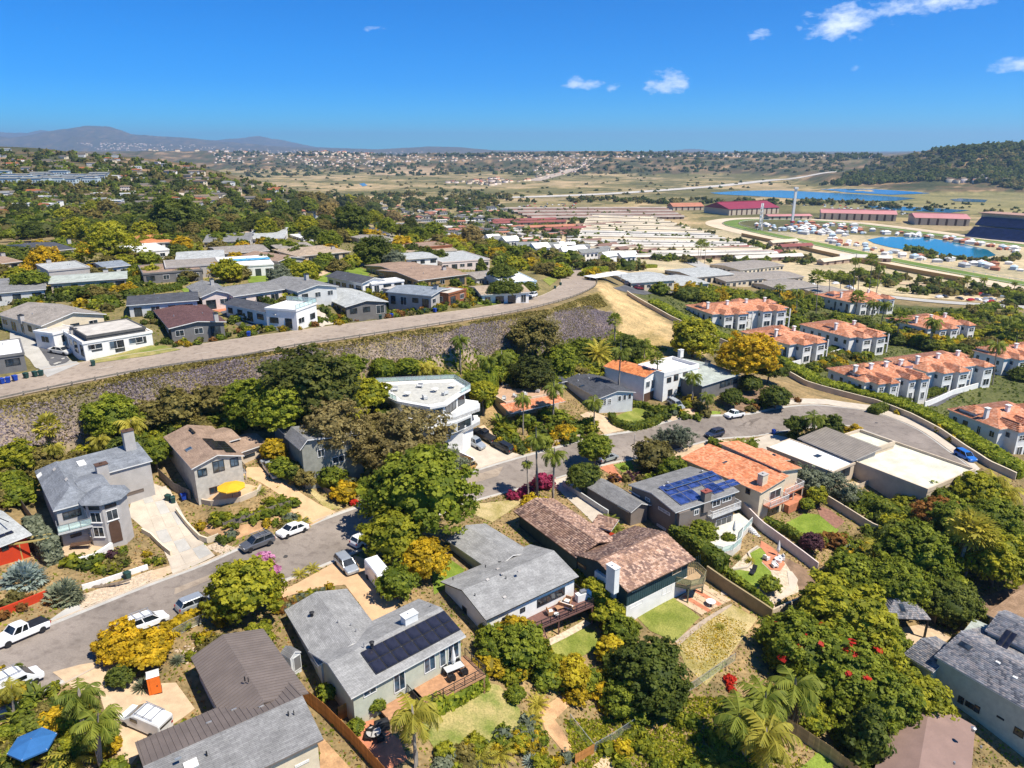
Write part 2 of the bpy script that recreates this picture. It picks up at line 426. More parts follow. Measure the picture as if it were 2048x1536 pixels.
def H(x,y):
 """height of the ground at x, y (bilinear in the ground mesh's own grid)"""
 x=np.asarray(x,float);y=np.asarray(y,float)
 a=(np.arctan2(x,y)-A0)/(A1-A0)*NA;b=(np.log(np.maximum(np.hypot(x,y),R0))-math.log(R0))/(math.log(R1)-math.log(R0))*NR
 a=np.clip(a,0,NA-1e-6);b=np.clip(b,0,NR-1e-6)
 i,j=a.astype(int),b.astype(int);u,v=a-i,b-j
 return(GZ[i,j]*(1-u)*(1-v)+GZ[i+1,j]*u*(1-v)+GZ[i,j+1]*(1-u)*v+GZ[i+1,j+1]*u*v)
def h(x,y):return float(H(x,y))
_ts=np.geomspace(25,50000,1400)
def W(px,py,up=0.0):
 """where the line of sight through a photo pixel comes within `up` metres of the ground"""
 d=ray_dir(px,py)
 X,Yy,Z=d.x*_ts,d.y*_ts,CAM_Z+d.z*_ts
 g=Z-(H(X,Yy)+up)
 k=np.argmax(g<0)
 if g[k]>=0:k=len(_ts)-1
 lo,hi=_ts[max(k-1,0)],_ts[k]
 for _ in range(12):
  m=.5*(lo+hi)
  if CAM_Z+d.z*m-(h(d.x*m,d.y*m)+up)<0:hi=m
  else:lo=m
 t=.5*(lo+hi)
 return Vector((d.x*t,d.y*t,h(d.x*t,d.y*t)+up))
def depth(p):return p.y*CP-(p.z-CAM_Z)*SP
def px_size(p,n):return n*depth(p)/FPX
def inside(poly,x,y):
 """vectorised point-in-polygon"""
 x=np.asarray(x);y=np.asarray(y);r=np.zeros(x.shape,bool)
 n=len(poly)
 for i in range(n):
  x0,y0=poly[i][0],poly[i][1];x1,y1=poly[(i+1)%n][0],poly[(i+1)%n][1]
  if y0==y1:continue
  c=((y0>y)!=(y1>y))&(x<(x1-x0)*(y-y0)/(y1-y0)+x0)
  r^=c
 return r
def spline(pts,n=8,closed=False):
 """Catmull-Rom through world points"""
 P=[Vector(p)for p in pts];out=[]
 N=len(P);segs=N if closed else N-1
 for i in range(segs):
  p0=P[(i-1)%N]if closed or i>0 else P[0]*2-P[1]
  p1,p2=P[i],P[(i+1)%N]
  p3=P[(i+2)%N]if closed or i+2<N else P[-1]*2-P[-2]
  for k in range(n):
   t=k/n
   out.append(.5*((2*p1)+(p2-p0)*t+(2*p0-5*p1+4*p2-p3)*t*t+(3*p1-p0-3*p2+p3)*t**3))
 if not closed:out.append(P[-1])
 return out
import bmesh
EXCL=[]
def drape(name,poly,mat,off=.05,step=2.0,kerb=None,kind='structure',parent=None,thick=0.0):
 """a sheet cut to the outline `poly` (world xy) that follows the ground"""
 bm=bmesh.new()
 P=[(p[0],p[1])for p in poly];EXCL.append(P)
 Q=[]
 for i in range(len(P)):
  a,b=Vector(P[i]),Vector(P[(i+1)%len(P)])
  k=max(1,int((b-a).length/step))
  Q+=[tuple(a.lerp(b,t/k))for t in range(k)]
 vs=[bm.verts.new((x,y,0))for x,y in Q]
 f=bm.faces.new(vs)
 bmesh.ops.triangulate(bm,faces=[f])
 xs=[q[0]for q in Q];ys=[q[1]for q in Q]
 for axis,lo,hi in((0,min(xs),max(xs)),(1,min(ys),max(ys))):
  c=lo+step*.53
  while c<hi:
   co=[0,0,0];no=[0,0,0];co[axis]=c;no[axis]=1
   bmesh.ops.bisect_plane(bm,geom=bm.verts[:]+bm.edges[:]+bm.faces[:],plane_co=co,plane_no=no,dist=1e-4)
   c+=step
 vv=bm.verts[:]
 Z=H([v.co.x for v in vv],[v.co.y for v in vv])
 for v,z in zip(vv,Z):v.co.z=z+off
 bm.normal_update()
 for f in bm.faces:
  if f.normal.z<0:f.normal_flip()
 if thick:
  be=[e for e in bm.edges if e.is_boundary]
  r=bmesh.ops.extrude_edge_only(bm,edges=be)
  for e in r['geom']:
   if isinstance(e,bmesh.types.BMVert):e.co.z-=thick
 me=bpy.data.meshes.new(name);bm.to_mesh(me);bm.free();me.materials.append(mat)
 o=put(name,me,parent)
 if parent is None and kind:o['kind']=kind
 return o
def PX(pts):return[W(x,y)for x,y in pts]
def ribbon(name,L,R,mat,off,kind='structure',parent=None):
 """strip between two polylines of world points of equal count, following the ground"""
 mb=MB();n=len(L);k=6;EXCL.append([(p.x,p.y)for p in L]+[(p.x,p.y)for p in R[::-1]])
 vs=[]
 for a,b in zip(L,R):
  for j in range(k+1):
   p=Vector(a).lerp(Vector(b),j/k);vs.append((p.x,p.y,h(p.x,p.y)+off))
 fs=[(i*(k+1)+j,i*(k+1)+j+1,(i+1)*(k+1)+j+1,(i+1)*(k+1)+j)for i in range(n-1)for j in range(k)]
 mb.add(vs,fs);o=mb.build(name,mat,parent)
 if parent is None:o['kind']=kind
 return o
def resample(pts,n):
 P=[Vector(p)for p in pts];d=[0]
 for a,b in zip(P,P[1:]):d.append(d[-1]+(b-a).length)
 out=[]
 for i in range(n):
  s=d[-1]*i/(n-1);k=max(j for j in range(len(d))if d[j]<=s+1e-9);k=min(k,len(P)-2)
  out.append(P[k].lerp(P[k+1],(s-d[k])/max(d[k+1]-d[k],1e-9)))
 return out
def offset(pts,d):
 """polyline shifted sideways (left +) in the horizontal plane"""
 out=[]
 for i,p in enumerate(pts):
  a=pts[max(i-1,0)];b=pts[min(i+1,len(pts)-1)]
  t=Vector((b.x-a.x,b.y-a.y,0)).normalized();out.append(Vector((p.x-t.y*d,p.y+t.x*d,p.z)))
 return out
 # ------------------------------------------------------------------ the ground sheet and its own colours
DIRT,DRY,GRASS,SAND=(.34,.24,.15),(.36,.29,.15),(.13,.15,.045),(.55,.42,.27)
MULCH,PURPLE,SCRUB,MARSH=(.17,.11,.07),(.30,.24,.215),(.12,.115,.05),(.26,.235,.12)
PXV,PYV=to_px(GX,GY,GZ)
gcol=np.zeros(GX.shape+(3,));gcol[:]=(.235,.185,.105)
R=np.exp(GL)
def paint(c,poly=None,mask=None,k=1.0):
 m=inside(poly,PXV,PYV)if poly is not None else mask
 if poly is not None and mask is not None:m=m&mask
 gcol[m]=gcol[m]*(1-k)+np.array(c)*k
near=R<900
paint((.29,.21,.115),mask=R<200)
paint((.115,.125,.05),poly=[(1270,590),(1400,570),(1640,600),(2300,640),(2300,900),(1960,900),(1650,770),(1450,680)],mask=near)
paint((.22,.185,.09),poly=[(-300,520),(700,430),(1000,470),(1130,520),(1100,600),(600,680),(-300,800)],mask=near)
paint((.215,.17,.075),poly=[(-600,900),(0,805),(300,747),(600,700),(900,652),(1100,618),(1200,580),(1280,640),(1330,690),(1000,740),(700,760),(300,850),(0,1010),(-600,1100)],mask=near)
BANK=[(-600,960),(0,838),(200,800),(420,755),(560,728),(660,708),(900,668),(1080,640),(1180,618),(1225,625),(1230,660),(1120,700),(1000,722),(700,740),(500,790),(300,850),(120,900),(0,930),(-600,1050)]
paint(PURPLE,poly=BANK,mask=near)
paint((.50,.36,.20),poly=[(1185,565),(1215,565),(1300,622),(1420,700),(1380,735),(1300,720),(1220,690),(1245,640),(1215,600)],mask=near)
paint((.40,.29,.14),poly=[(1240,690),(1300,660),(1350,690),(1330,735),(1260,735)],mask=near)
paint((.52,.43,.30),poly=[(1130,545),(950,480),(1000,425),(1200,395),(1560,420),(2400,440),(2400,620),(1900,600),(1600,575),(1400,545)],mask=(R<1500)&(R>280))
paint((.36,.31,.26),poly=[(560,470),(700,420),(1000,400),(1050,430),(950,490),(1060,520),(940,500),(760,480)],mask=(R<1500)&(R>350))
vm=(R>900)&(GZ<-30)
nv=fbm(GX[vm],GY[vm],260.,4,5.0)
nv2=fbm(GX[vm],GY[vm],70.,4,8.0);vc=np.where(nv[:,None]+.5*nv2[:,None]>.2,np.array((.42,.32,.20)),np.where(nv[:,None]+.6*nv2[:,None]>-.1,np.array((.31,.25,.135)),np.array((.15,.14,.065))))
vc=np.where(nv2[:,None]>.35,np.array((.19,.165,.085)),vc)
gcol[vm]=vc
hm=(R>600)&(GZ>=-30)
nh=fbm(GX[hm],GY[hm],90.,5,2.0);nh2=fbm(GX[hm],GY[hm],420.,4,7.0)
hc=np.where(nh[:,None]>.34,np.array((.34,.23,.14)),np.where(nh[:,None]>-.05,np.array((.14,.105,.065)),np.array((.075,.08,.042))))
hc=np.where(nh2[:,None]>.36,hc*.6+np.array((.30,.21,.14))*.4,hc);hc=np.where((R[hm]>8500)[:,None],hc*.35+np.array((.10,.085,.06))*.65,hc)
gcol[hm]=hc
paint((.30,.22,.15),poly=[(380,300),(480,330),(600,380),(560,385),(450,345),(360,315)],mask=hm&(R<2000),k=.8)
paint((.46,.34,.24),poly=[(740,338),(830,332),(900,340),(860,352),(740,350)],mask=R>900,k=.8)
paint((.42,.31,.2),poly=[(1480,300),(1620,312),(1730,320),(1700,328),(1500,318)],mask=(R>900),k=.35)
paint((.26,.235,.115),poly=[(1600,400),(1700,385),(2300,385),(2300,430),(1600,425)],mask=R>900,k=.8)
gm,n,l,p=_nt('ground_soil')
a=n.new('ShaderNodeAttribute');a.attribute_name='tint'
tc=n.new('ShaderNodeTexCoord')
f1=noise_tex(n,l,.22,6,vec=tc.outputs['Object']);f2=noise_tex(n,l,1.7,5,vec=tc.outputs['Object']);f3=noise_tex(n,l,.012,6,vec=tc.outputs['Object'])
col=mixrgb(n,l,'MULTIPLY',.9,a.outputs['Color'],ramp2(n,l,f1,(.62,.66,.6),(1.3,1.22,1.12),.3,.7))
col=mixrgb(n,l,'MULTIPLY',.8,col,ramp2(n,l,f2,(.55,.58,.52),(1.35,1.3,1.25),.3,.7))
col=mixrgb(n,l,'MULTIPLY',.7,col,ramp2(n,l,f3,(.6,.66,.62),(1.3,1.25,1.2),.35,.65))
l.new(col,p.inputs['Base Color']);p.inputs['Roughness'].default_value=.95;p.inputs['Specular IOR Level'].default_value=.1
bump(n,l,p,f2,.5,.15)
idx=np.arange((NA+1)*(NR+1)).reshape(NA+1,NR+1)
F=np.stack([idx[:-1,:-1],idx[:-1,1:],idx[1:,1:],idx[1:,:-1]],-1).reshape(-1,4)
V=np.stack([GX,GY,GZ],-1).reshape(-1,3)
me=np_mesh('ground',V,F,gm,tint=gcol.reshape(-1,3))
me.polygons.foreach_set('use_smooth',[True]*len(me.polygons))
if me.polygons[1000].normal.z<0:me.flip_normals()
tag(put('ground',me),kind='structure')
# ------------------------------------------------------------------ roads
def asphalt(name,c,patch=.18):
 if name in MATS:return MATS[name]
 m,n,l,p=_nt(name)
 f1=noise_tex(n,l,.12,5);f2=noise_tex(n,l,6,3);f3=noise_tex(n,l,.9,6)
 col=ramp2(n,l,f1,sc(c,1-patch),sc(c,1+patch))
 col=mixrgb(n,l,'MULTIPLY',.5,col,ramp2(n,l,f2,(.8,)*3,(1.15,)*3))
 col=mixrgb(n,l,'MULTIPLY',.8,col,ramp2(n,l,f3,(.72,.7,.7),(1.08,)*3,.3,.5))
 l.new(col,p.inputs['Base Color']);p.inputs['Roughness'].default_value=.9;p.inputs['Specular IOR Level'].default_value=.2
 MATS[name]=m;return m
M_ASPH=asphalt('asphalt_street',(.225,.19,.16))
M_ASPH2=asphalt('asphalt_sunbleached',(.33,.265,.205),.1)
M_ASPH3=asphalt('asphalt_dark',(.10,.10,.105))
M_CONC=plain('concrete_pale',(.50,.43,.34),.9,.1,.6)
M_CONCG=plain('concrete_grey',(.42,.40,.36),.9,.1,.5)
M_KERB=plain('kerb_concrete',(.50,.41,.31),.9,.12,.8)
M_TANC=plain('tan_concrete',(.55,.36,.20),.9,.1,.7)
far_kerb=[(-160,1350),(0,1284),(99,1247),(314,1162),(444,1111),(560,1069),(670,1028),(800,985),(930,946),(1040,913),(1208,870),(1331,843),(1442,830),(1507,825),(1589,811),(1653,811),(1741,823),(1829,855),(1899,902),(1960,950),(2030,1020)]
near_kerb=[(-160,1500),(60,1400),(196,1332),(325,1262),(422,1216),(560,1167),(667,1125),(800,1068),(951,1003),(1098,963),(1202,933),(1271,919),(1373,895),(1452,878),(1537,869),(1640,855),(1697,852),(1740,866),(1840,904),(1900,945),(1960,1010)]
FK=resample(spline(PX(far_kerb),6),120);NK=resample(spline(PX(near_kerb),6),120)
def kerb(name,line,side,mat,w=.22,hh=.13,apron=1.25):
 """raised kerb with its gutter pan, running along a polyline"""
 o0=offset(line,0);o1=offset(line,side*w)
 mb=MB();n=len(line);vs=[]
 for a,b in zip(o0,o1):
  za=h(a.x,a.y)
  vs+=[(a.x,a.y,za-.1),(a.x,a.y,za+hh),(b.x,b.y,za+hh),(b.x,b.y,za-.1)]
 fs=[(i*4+j,i*4+j+1,i*4+5+j,i*4+4+j)for i in range(n-1)for j in range(3)]
 mb.add(vs,fs);o=mb.build(name,mat);o['kind']='structure'
 g=ribbon('gutter',offset(line,-side*.55),o0,M_CONCG,.045)
 return o
st=ribbon('street',FK,NK,M_ASPH,.03)
kerb('kerb',FK,1,M_KERB);kerb('kerb',NK,-1,M_KERB)
UF=resample(UF,110);UN=resample(UN,110)
ribbon('road',UF,UN,M_ASPH2,.05)
kerb('kerb',UF,1,M_KERB)
M_PAINTW=plain('road_paint',(.62,.58,.50),.7,.2,3)
mid=[a.lerp(b,.5)for a,b in zip(UF,UN)]
for i in range(4,72,6):
 ribbon('road_marking',offset(mid[i:i+2],.06),offset(mid[i:i+2],-.06),M_PAINTW,.062)
for i,(a,b,s)in enumerate([(14,17,.3),(30,32,.6),(41,45,.15),(52,53,.7),(63,66,.4),(78,80,.25),(90,93,.55)]):
 q=[FK[k].lerp(NK[k],s)for k in range(a,b+1)];ribbon('road_patch',q,[FK[k].lerp(NK[k],s+.12+.06*(i%3))for k in range(a,b+1)],asphalt('asphalt_patch',(.15,.125,.105))if i%2 else asphalt('asphalt_worn',(.31,.25,.19)),.045)
for k,s in((22,.5),(48,.42),(70,.55),(98,.5)):
 c=FK[k].lerp(NK[k],s);mb=MB();mb.lathe((0,0,0),[(.36,0),(.36,.02)],14);o=mb.build('manhole_cover',plain('cast_iron',(.07,.065,.06),.6));o.location=(c.x,c.y,h(c.x,c.y)+.05);o['kind']='structure'
def grassmat(name,c,c2,s=.35):
 if name in MATS:return MATS[name]
 m,n,l,p=_nt(name)
 f1=noise_tex(n,l,s,6);f2=noise_tex(n,l,5,4)
 col=ramp2(n,l,f1,c,c2,.38,.62)
 col=mixrgb(n,l,'MULTIPLY',.8,col,ramp2(n,l,f2,(.6,.64,.55),(1.3,1.25,1.2),.3,.7))
 l.new(col,p.inputs['Base Color']);p.inputs['Roughness'].default_value=.95;p.inputs['Specular IOR Level'].default_value=.1
 bump(n,l,p,f2,.6,.08);MATS[name]=m;return m
G_LUSH=grassmat('lawn_lush',(.135,.195,.025),(.21,.27,.045))
G_GREEN=grassmat('lawn_green',(.16,.19,.035),(.27,.27,.07))
G_MIX=grassmat('lawn_patchy',(.17,.20,.045),(.38,.31,.13))
G_DRY=grassmat('lawn_dry',(.30,.25,.09),(.48,.38,.20))
G_SCRUB=grassmat('weedy_ground',(.14,.17,.04),(.36,.27,.14),.5)
M_DIRT=plain('bare_earth',(.44,.26,.13),.95,.25,.6,bmp=.5)
M_SOIL=plain('dark_soil',(.21,.135,.085),.95,.25,.9,bmp=.5)
M_GRAV=plain('pale_gravel',(.52,.42,.30),.95,.22,2.5,bmp=.5)
M_TERRA=plain('terracotta_paving',(.50,.19,.10),.85,.15,1.2)
M_TAN=plain('tan_paving',(.52,.38,.24),.9,.12,1)
def sheet(name,pts,mat,off=.05,step=2.0,**k):
 return drape(name,PX(pts),mat,off,step,**k)
ORD='first second third fourth fifth sixth seventh eighth ninth tenth eleventh twelfth 13th 14th 15th 16th 17th 18th 19th 20th'.split()+['%dth'%k if k%10 not in(1,2,3)else '%d%s'%(k,{1:'st',2:'nd',3:'rd'}[k%10])for k in range(21,99)]
# ------------------------------------------------------------------ plant meshes (shared by many individuals)
def sphere_dirs(rg,n,zmin=-.55):
 out=[]
 while len(out)<n:
  v=rg.normal(size=3);v/=np.linalg.norm(v)
  if v[2]>zmin:out.append(v)
 return np.array(out)
def quads(C,U,Vv):
 """centres, half-axis vectors -> verts (4n,3), faces"""
 n=len(C)
 V=np.stack([C-U-Vv,C+U-Vv,C+U+Vv,C-U+Vv],1).reshape(-1,3)
 return V,np.arange(4*n).reshape(n,4)
def rand_frame(rg,N):
 t=rg.normal(size=N.shape);U=np.cross(N,t);U/=np.linalg.norm(U,axis=1,keepdims=True)+1e-9
 Vv=np.cross(N,U);return U,Vv
def lumpy(dirs,seed,amp=.2,f=1.7):
 return np.array([1+amp*mnoise.noise((d[0]*f+seed,d[1]*f,d[2]*f))*1.6 for d in dirs])
def core_sphere(seed,r,squash=1.0,nu=14,nv=9,amp=.2):
 V,F=[],[]
 for j in range(nv+1):
  t=math.pi*j/nv
  for i in range(nu):
   a=2*math.pi*i/nu
   V.append((math.sin(t)*math.cos(a),math.sin(t)*math.sin(a),math.cos(t)))
 V=np.array(V);V=V*lumpy(V,seed,amp)[:,None]*r
 V[:,2]=np.maximum(V[:,2],-.55*r)
 for j in range(nv):
  for i in range(nu):
   F.append((j*nu+i,j*nu+(i+1)%nu,(j+1)*nu+(i+1)%nu,(j+1)*nu+i))
 return V,np.array(F)
def crown_arrays(seed,nclump=150,per=26,leaf=.075,cr=.2,shape='round',amp=.22,core=.74,zmin=-.5,up=.25,long=1.0):
 rg=np.random.default_rng(seed)
 D=sphere_dirs(rg,nclump,zmin)
 rad=(.62+.38*rg.random(nclump)**.6)*lumpy(D,seed*1.3,amp)
 C=D*rad[:,None]
 if shape=='cone':
  t=rg.random(nclump)**.8;ang=rg.random(nclump)*2*np.pi
  rr=(1-t)**.75*(.55+.45*rg.random(nclump))*(1+amp*np.sin(ang*3+t*14))
  C=np.stack([rr*np.cos(ang),rr*np.sin(ang),-1+2*t],1);D=C*np.array([1,1,.35])+np.array([0,0,.15]);D/=np.linalg.norm(D,axis=1,keepdims=True)
 elif shape=='umbrella':
  C[:,2]=np.abs(C[:,2])*.8-.1
 tone_c=rg.random(nclump)
 k=np.repeat(np.arange(nclump),per)
 O=rg.normal(size=(len(k),3));O/=np.linalg.norm(O,axis=1,keepdims=True)
 O*=(rg.random(len(k))**.45)[:,None]*(cr*(.7+.6*rg.random(nclump)))[k][:,None]
 O[:,2]*=.75
 P=C[k]+O
 N=D[k]*.55+O/cr*.6+rg.normal(size=P.shape)*.45+np.array([0,0,up]);N/=np.linalg.norm(N,axis=1,keepdims=True)
 U,Vv=rand_frame(rg,N);s=leaf*(.4+1.15*rg.random(len(P))**1.6)[:,None]
 V,F=quads(P,U*s*.75*long,Vv*s*.6)
 tone=np.repeat(np.clip(tone_c[k]*.75+rg.random(len(P))*.35-.05,0,1),4)
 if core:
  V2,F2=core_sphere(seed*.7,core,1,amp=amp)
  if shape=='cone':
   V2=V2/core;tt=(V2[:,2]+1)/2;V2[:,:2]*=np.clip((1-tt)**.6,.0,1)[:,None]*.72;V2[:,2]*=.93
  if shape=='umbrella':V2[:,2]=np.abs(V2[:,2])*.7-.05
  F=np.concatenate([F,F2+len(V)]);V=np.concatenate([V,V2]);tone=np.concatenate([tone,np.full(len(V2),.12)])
 return V,F,tone
CROWN={}
def crown(key,mat,**k):
 kk=(key,mat.name)
 if kk not in CROWN:
  V,F,t=crown_arrays(hash(key)%1000 if not isinstance(key,int)else key,**k)
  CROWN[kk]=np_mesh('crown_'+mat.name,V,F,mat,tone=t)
 return CROWN[kk]
M_BARK=plain('bark_grey',(.20,.155,.115),.95,.3,3)
M_BARKP=plain('bark_palm',(.30,.255,.21),.95,.25,4)
M_BARKD=plain('bark_dark',(.12,.09,.065),.95,.3,3)
TRUNK={}
def trunk_mesh(seed,mat,spread=.55,r=.055,nl=5):
 k=(seed,mat.name,spread)
 if k not in TRUNK:
  rg=random.Random(seed);mb=MB()
  mb.tube([(0,0,-.15),(rg.uniform(-.03,.03),rg.uniform(-.03,.03),.3),(rg.uniform(-.05,.05),rg.uniform(-.05,.05),.62),(0,0,1.05)],[r*1.35,r,r*.8,r*.3],8)
  for i in range(nl):
   a=2*math.pi*(i+rg.random()*.6)/nl;z0=rg.uniform(.4,.7);s=spread*rg.uniform(.7,1.1)
   mb.tube([(0,0,z0),(math.cos(a)*s*.45,math.sin(a)*s*.45,z0+.2),(math.cos(a)*s,math.sin(a)*s,z0+.48)],[r*.6,r*.4,r*.12],6,cap=False)
  TRUNK[k]=mb.mesh('trunk',mat)
 return TRUNK[k]
LEAF={
'green':leafmat('leaf_green',(.115,.165,.016),(.36,.405,.036)),
'lime':leafmat('leaf_lime',(.18,.215,.016),(.53,.51,.036)),
'deep':leafmat('leaf_deep',(.075,.110,.018),(.215,.255,.036)),
'pine':leafmat('leaf_pine',(.055,.078,.015),(.165,.18,.034)),
'olive':leafmat('leaf_olive',(.156,.137,.036),(.377,.319,.091)),
'euc':leafmat('leaf_eucalyptus',(.215,.175,.06),(.50,.40,.15)),
'rust':leafmat('leaf_rust',(.234,.111,.029),(.494,.247,.065)),
'gold':leafmat('leaf_gold',(.312,.234,.013),(.800,.572,.026)),
'yellow':leafmat('leaf_yellow',(.390,.286,.013),(.800,.676,.039)),
'mag':leafmat('flower_magenta',(.28,.03,.08),(.55,.06,.16),rand=.05),
'red':leafmat('flower_red',(.494,.026,.016),(.800,.065,.026),rand=.05),
'pink':leafmat('flower_pink',(.546,.182,.364),(.800,.416,.624),rand=.05),
'plum':leafmat('leaf_plum',(.058,.026,.036),(.169,.072,.091)),
'sage':leafmat('leaf_sage',(.143,.176,.111),(.312,.351,.234)),
'blue':leafmat('leaf_blue',(.208,.273,.247),(.494,.598,.546)),
'palm':leafmat('leaf_palm',(.098,.150,.017),(.325,.364,.052)),
'palmy':leafmat('leaf_palm_yellow',(.221,.221,.026),(.598,.533,.078)),
'dead':leafmat('leaf_dead',(.221,.150,.078),(.468,.338,.195)),
'hedge':leafmat('leaf_hedge',(.091,.137,.016),(.286,.319,.034)),
'hedgel':leafmat('leaf_hedge_light',(.156,.215,.018),(.429,.468,.039)),
'stat':leafmat('statice',(.31,.25,.25),(.48,.405,.425),rand=.05),
}
KIND={
'round':dict(nclump=180,per=30,leaf=.088,cr=.19,amp=.32),
'dense':dict(nclump=260,per=24,leaf=.068,cr=.15,amp=.18,core=.82),
'airy':dict(nclump=120,per=26,leaf=.075,cr=.2,amp=.4,core=.5,zmin=-.75),
'pine':dict(nclump=190,per=22,leaf=.075,cr=.2,amp=.34,core=.62,zmin=-.7,up=.55,long=1.3),
'cone':dict(nclump=190,per=22,leaf=.075,cr=.2,amp=.2,shape='cone'),
'umbrella':dict(nclump=130,per=26,leaf=.09,cr=.21,amp=.25,shape='umbrella'),
'bush':dict(nclump=90,per=22,leaf=.11,cr=.23,amp=.34,zmin=-.3,core=.78),
'low':dict(nclump=34,per=12,leaf=.19,cr=.3,amp=.3,zmin=-.3,core=.74),
}
def crown_for(habit,leaf,seed,Rr=2.0):
 """bigger crowns get more and relatively smaller leaves"""
 k=dict(KIND[habit]);big=2 if Rr>4.2 else 1 if Rr>2.1 else 0
 if habit=='low' and Rr>1.3:k=dict(KIND['bush'])
 if big:f=(1,1.6,2.5)[big];k['nclump']=int(k['nclump']*f);k['per']=int(k['per']*(1,1.15,1.3)[big]);k['leaf']*=(1,.7,.5)[big];k['cr']*=(1,.85,.7)[big]
 return crown('%s%d%d'%(habit,seed%(2 if big==2 else 3),big+3*(habit=='low' and Rr>1.3)),LEAF[leaf],**k)
import zlib
def hash(s):return zlib.crc32(str(s).encode())
TREE_N=[0]
def tree(name,label,habit,leaf,cx,cy,wpx,hc=.62,sq=.85,cat='tree',group=None,bark=None,pos=None,single=False,blossom=None):
 """a tree whose crown centre is seen at (cx, cy) and spans wpx photo pixels; hc = crown-centre height / crown width"""
 TREE_N[0]+=1;sd=TREE_N[0]
 p=pos or W(cx,cy,1.0);hu=1.0
 for _ in range(14):
  hu=hu*.5+.5*min(max(px_size(p,wpx)*hc,.2),14);p=W(cx,cy,hu)
 Rr=px_size(p,wpx)*.5;hcm=hu;g=p-Vector((0,0,hcm))
 rz=rnd.uniform(0,6.28)
 if single:
  o=put(name,crown_for(habit,leaf,sd,Rr),None,p);o.scale=(Rr,Rr,Rr*sq);o.rotation_euler=(0,0,rz)
  return tag(o,label,cat,group)
 r=empty(name,g,label,cat,group,rz)
 t=put('trunk',trunk_mesh(sd%4,bark or M_BARK),r);t.scale=(Rr,Rr,hcm)
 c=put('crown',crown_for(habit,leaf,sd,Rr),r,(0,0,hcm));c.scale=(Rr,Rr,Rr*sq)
 if blossom:
  b=put('blossom',crown('blossom%d'%(sd%3),LEAF[blossom],nclump=16,per=9,leaf=.06,cr=.1,core=0,amp=.1,zmin=0.0),r,(0,0,hcm));b.scale=(Rr*1.04,Rr*1.04,Rr*sq*1.04)
 return r
def bush(name,label,leaf,cx,cy,wpx,sq=.8,cat='shrub',group=None,habit='bush'):
 return tree(name,label,habit,leaf,cx,cy,wpx,.3*sq,sq,cat,group,single=True)
 # ---- palms and other leafy rosettes
def frond(rg,V,F,T,az,el0,length,droop,leaflet,wid,nseg=14,tone=.5,fold=.35,zlift=0.0):
 """a feather frond: arching rachis with leaflets both sides"""
 d=np.array([math.cos(az),math.sin(az),0]);side=np.array([-math.sin(az),math.cos(az),0])
 pts=[];e=el0;p=np.array([0.,0.,zlift])
 for i in range(nseg+1):
  pts.append(p.copy());p=p+(d*math.cos(e)+np.array([0,0,math.sin(e)]))*length/nseg;e-=droop/nseg*(1+i/nseg)
 pts=np.array(pts)
 for i in range(1,nseg):
  t=pts[i+1]-pts[i-1];t/=np.linalg.norm(t)
  up=np.cross(side,t)
  ll=leaflet*math.sin(math.pi*min(.97,(i+.6)/(nseg+.4)))**.6
  for s in(-1,1):
   a=side*s*.8+t*.62-up*0+np.array([0,0,-fold*rg.uniform(.5,1.4)])
   a/=np.linalg.norm(a);b=len(V);w=t*wid*.5
   q=pts[i]+a*ll
   V+=[pts[i]-w,pts[i]+w,q+w*.35,q-w*.35];F.append((b,b+1,b+2,b+3));tt=np.clip(tone+rg.uniform(-.25,.25),0,1);T+=[tt]*4
 for i in range(nseg):
  b=len(V);w=side*.014*length
  V+=[pts[i]-w,pts[i]+w,pts[i+1]+w,pts[i+1]-w];F.append((b,b+1,b+2,b+3));T+=[.8]*4
def fan(rg,V,F,T,az,el,pet,rad,tone,n=9):
 d=np.array([math.cos(az)*math.cos(el),math.sin(az)*math.cos(el),math.sin(el)])
 side=np.array([-math.sin(az),math.cos(az),0]);up=np.cross(side,d)*-1
 c=d*pet;b=len(V);w=side*.012
 V+=[-w,w,c+w,c-w];F.append((b,b+1,b+2,b+3));T+=[.6]*4
 for i in range(n):
  a=math.radians(-105+210*i/(n-1));dr=d*math.cos(a)+side*math.sin(a);dr=dr+np.array([0,0,-.25*rg.uniform(.4,1.3)])
  pr=-d*math.sin(a)+side*math.cos(a);b=len(V)
  L=rad*rg.uniform(.85,1.1);m=c+dr*L*.6;z=up*.03
  V+=[c,m-pr*.11*rad+z,c+dr*L,m+pr*.11*rad-z];F.append((b,b+1,b+2,b+3));T+=[np.clip(tone+rg.uniform(-.2,.2),0,1)]*4
def blade(rg,V,F,T,az,el,L,wid,tone,curve=.5,base=(0,0,0)):
 side=np.array([-math.sin(az),math.cos(az),0]);p=np.array(base,float);e=el;last=None
 for i in range(5):
  w=wid*[.5,.95,1,.7,.08][i]
  cur=(p-side*w,p+side*w)
  if last is not None:
   b=len(V);V+=[last[0],last[1],cur[1],cur[0]];F.append((b,b+1,b+2,b+3));T+=[np.clip(tone+rg.uniform(-.1,.1),0,1)]*4
  last=cur;p=p+np.array([math.cos(az)*math.cos(e),math.sin(az)*math.cos(e),math.sin(e)])*L/4;e-=curve*(.4+.3*i)
PALMS={}
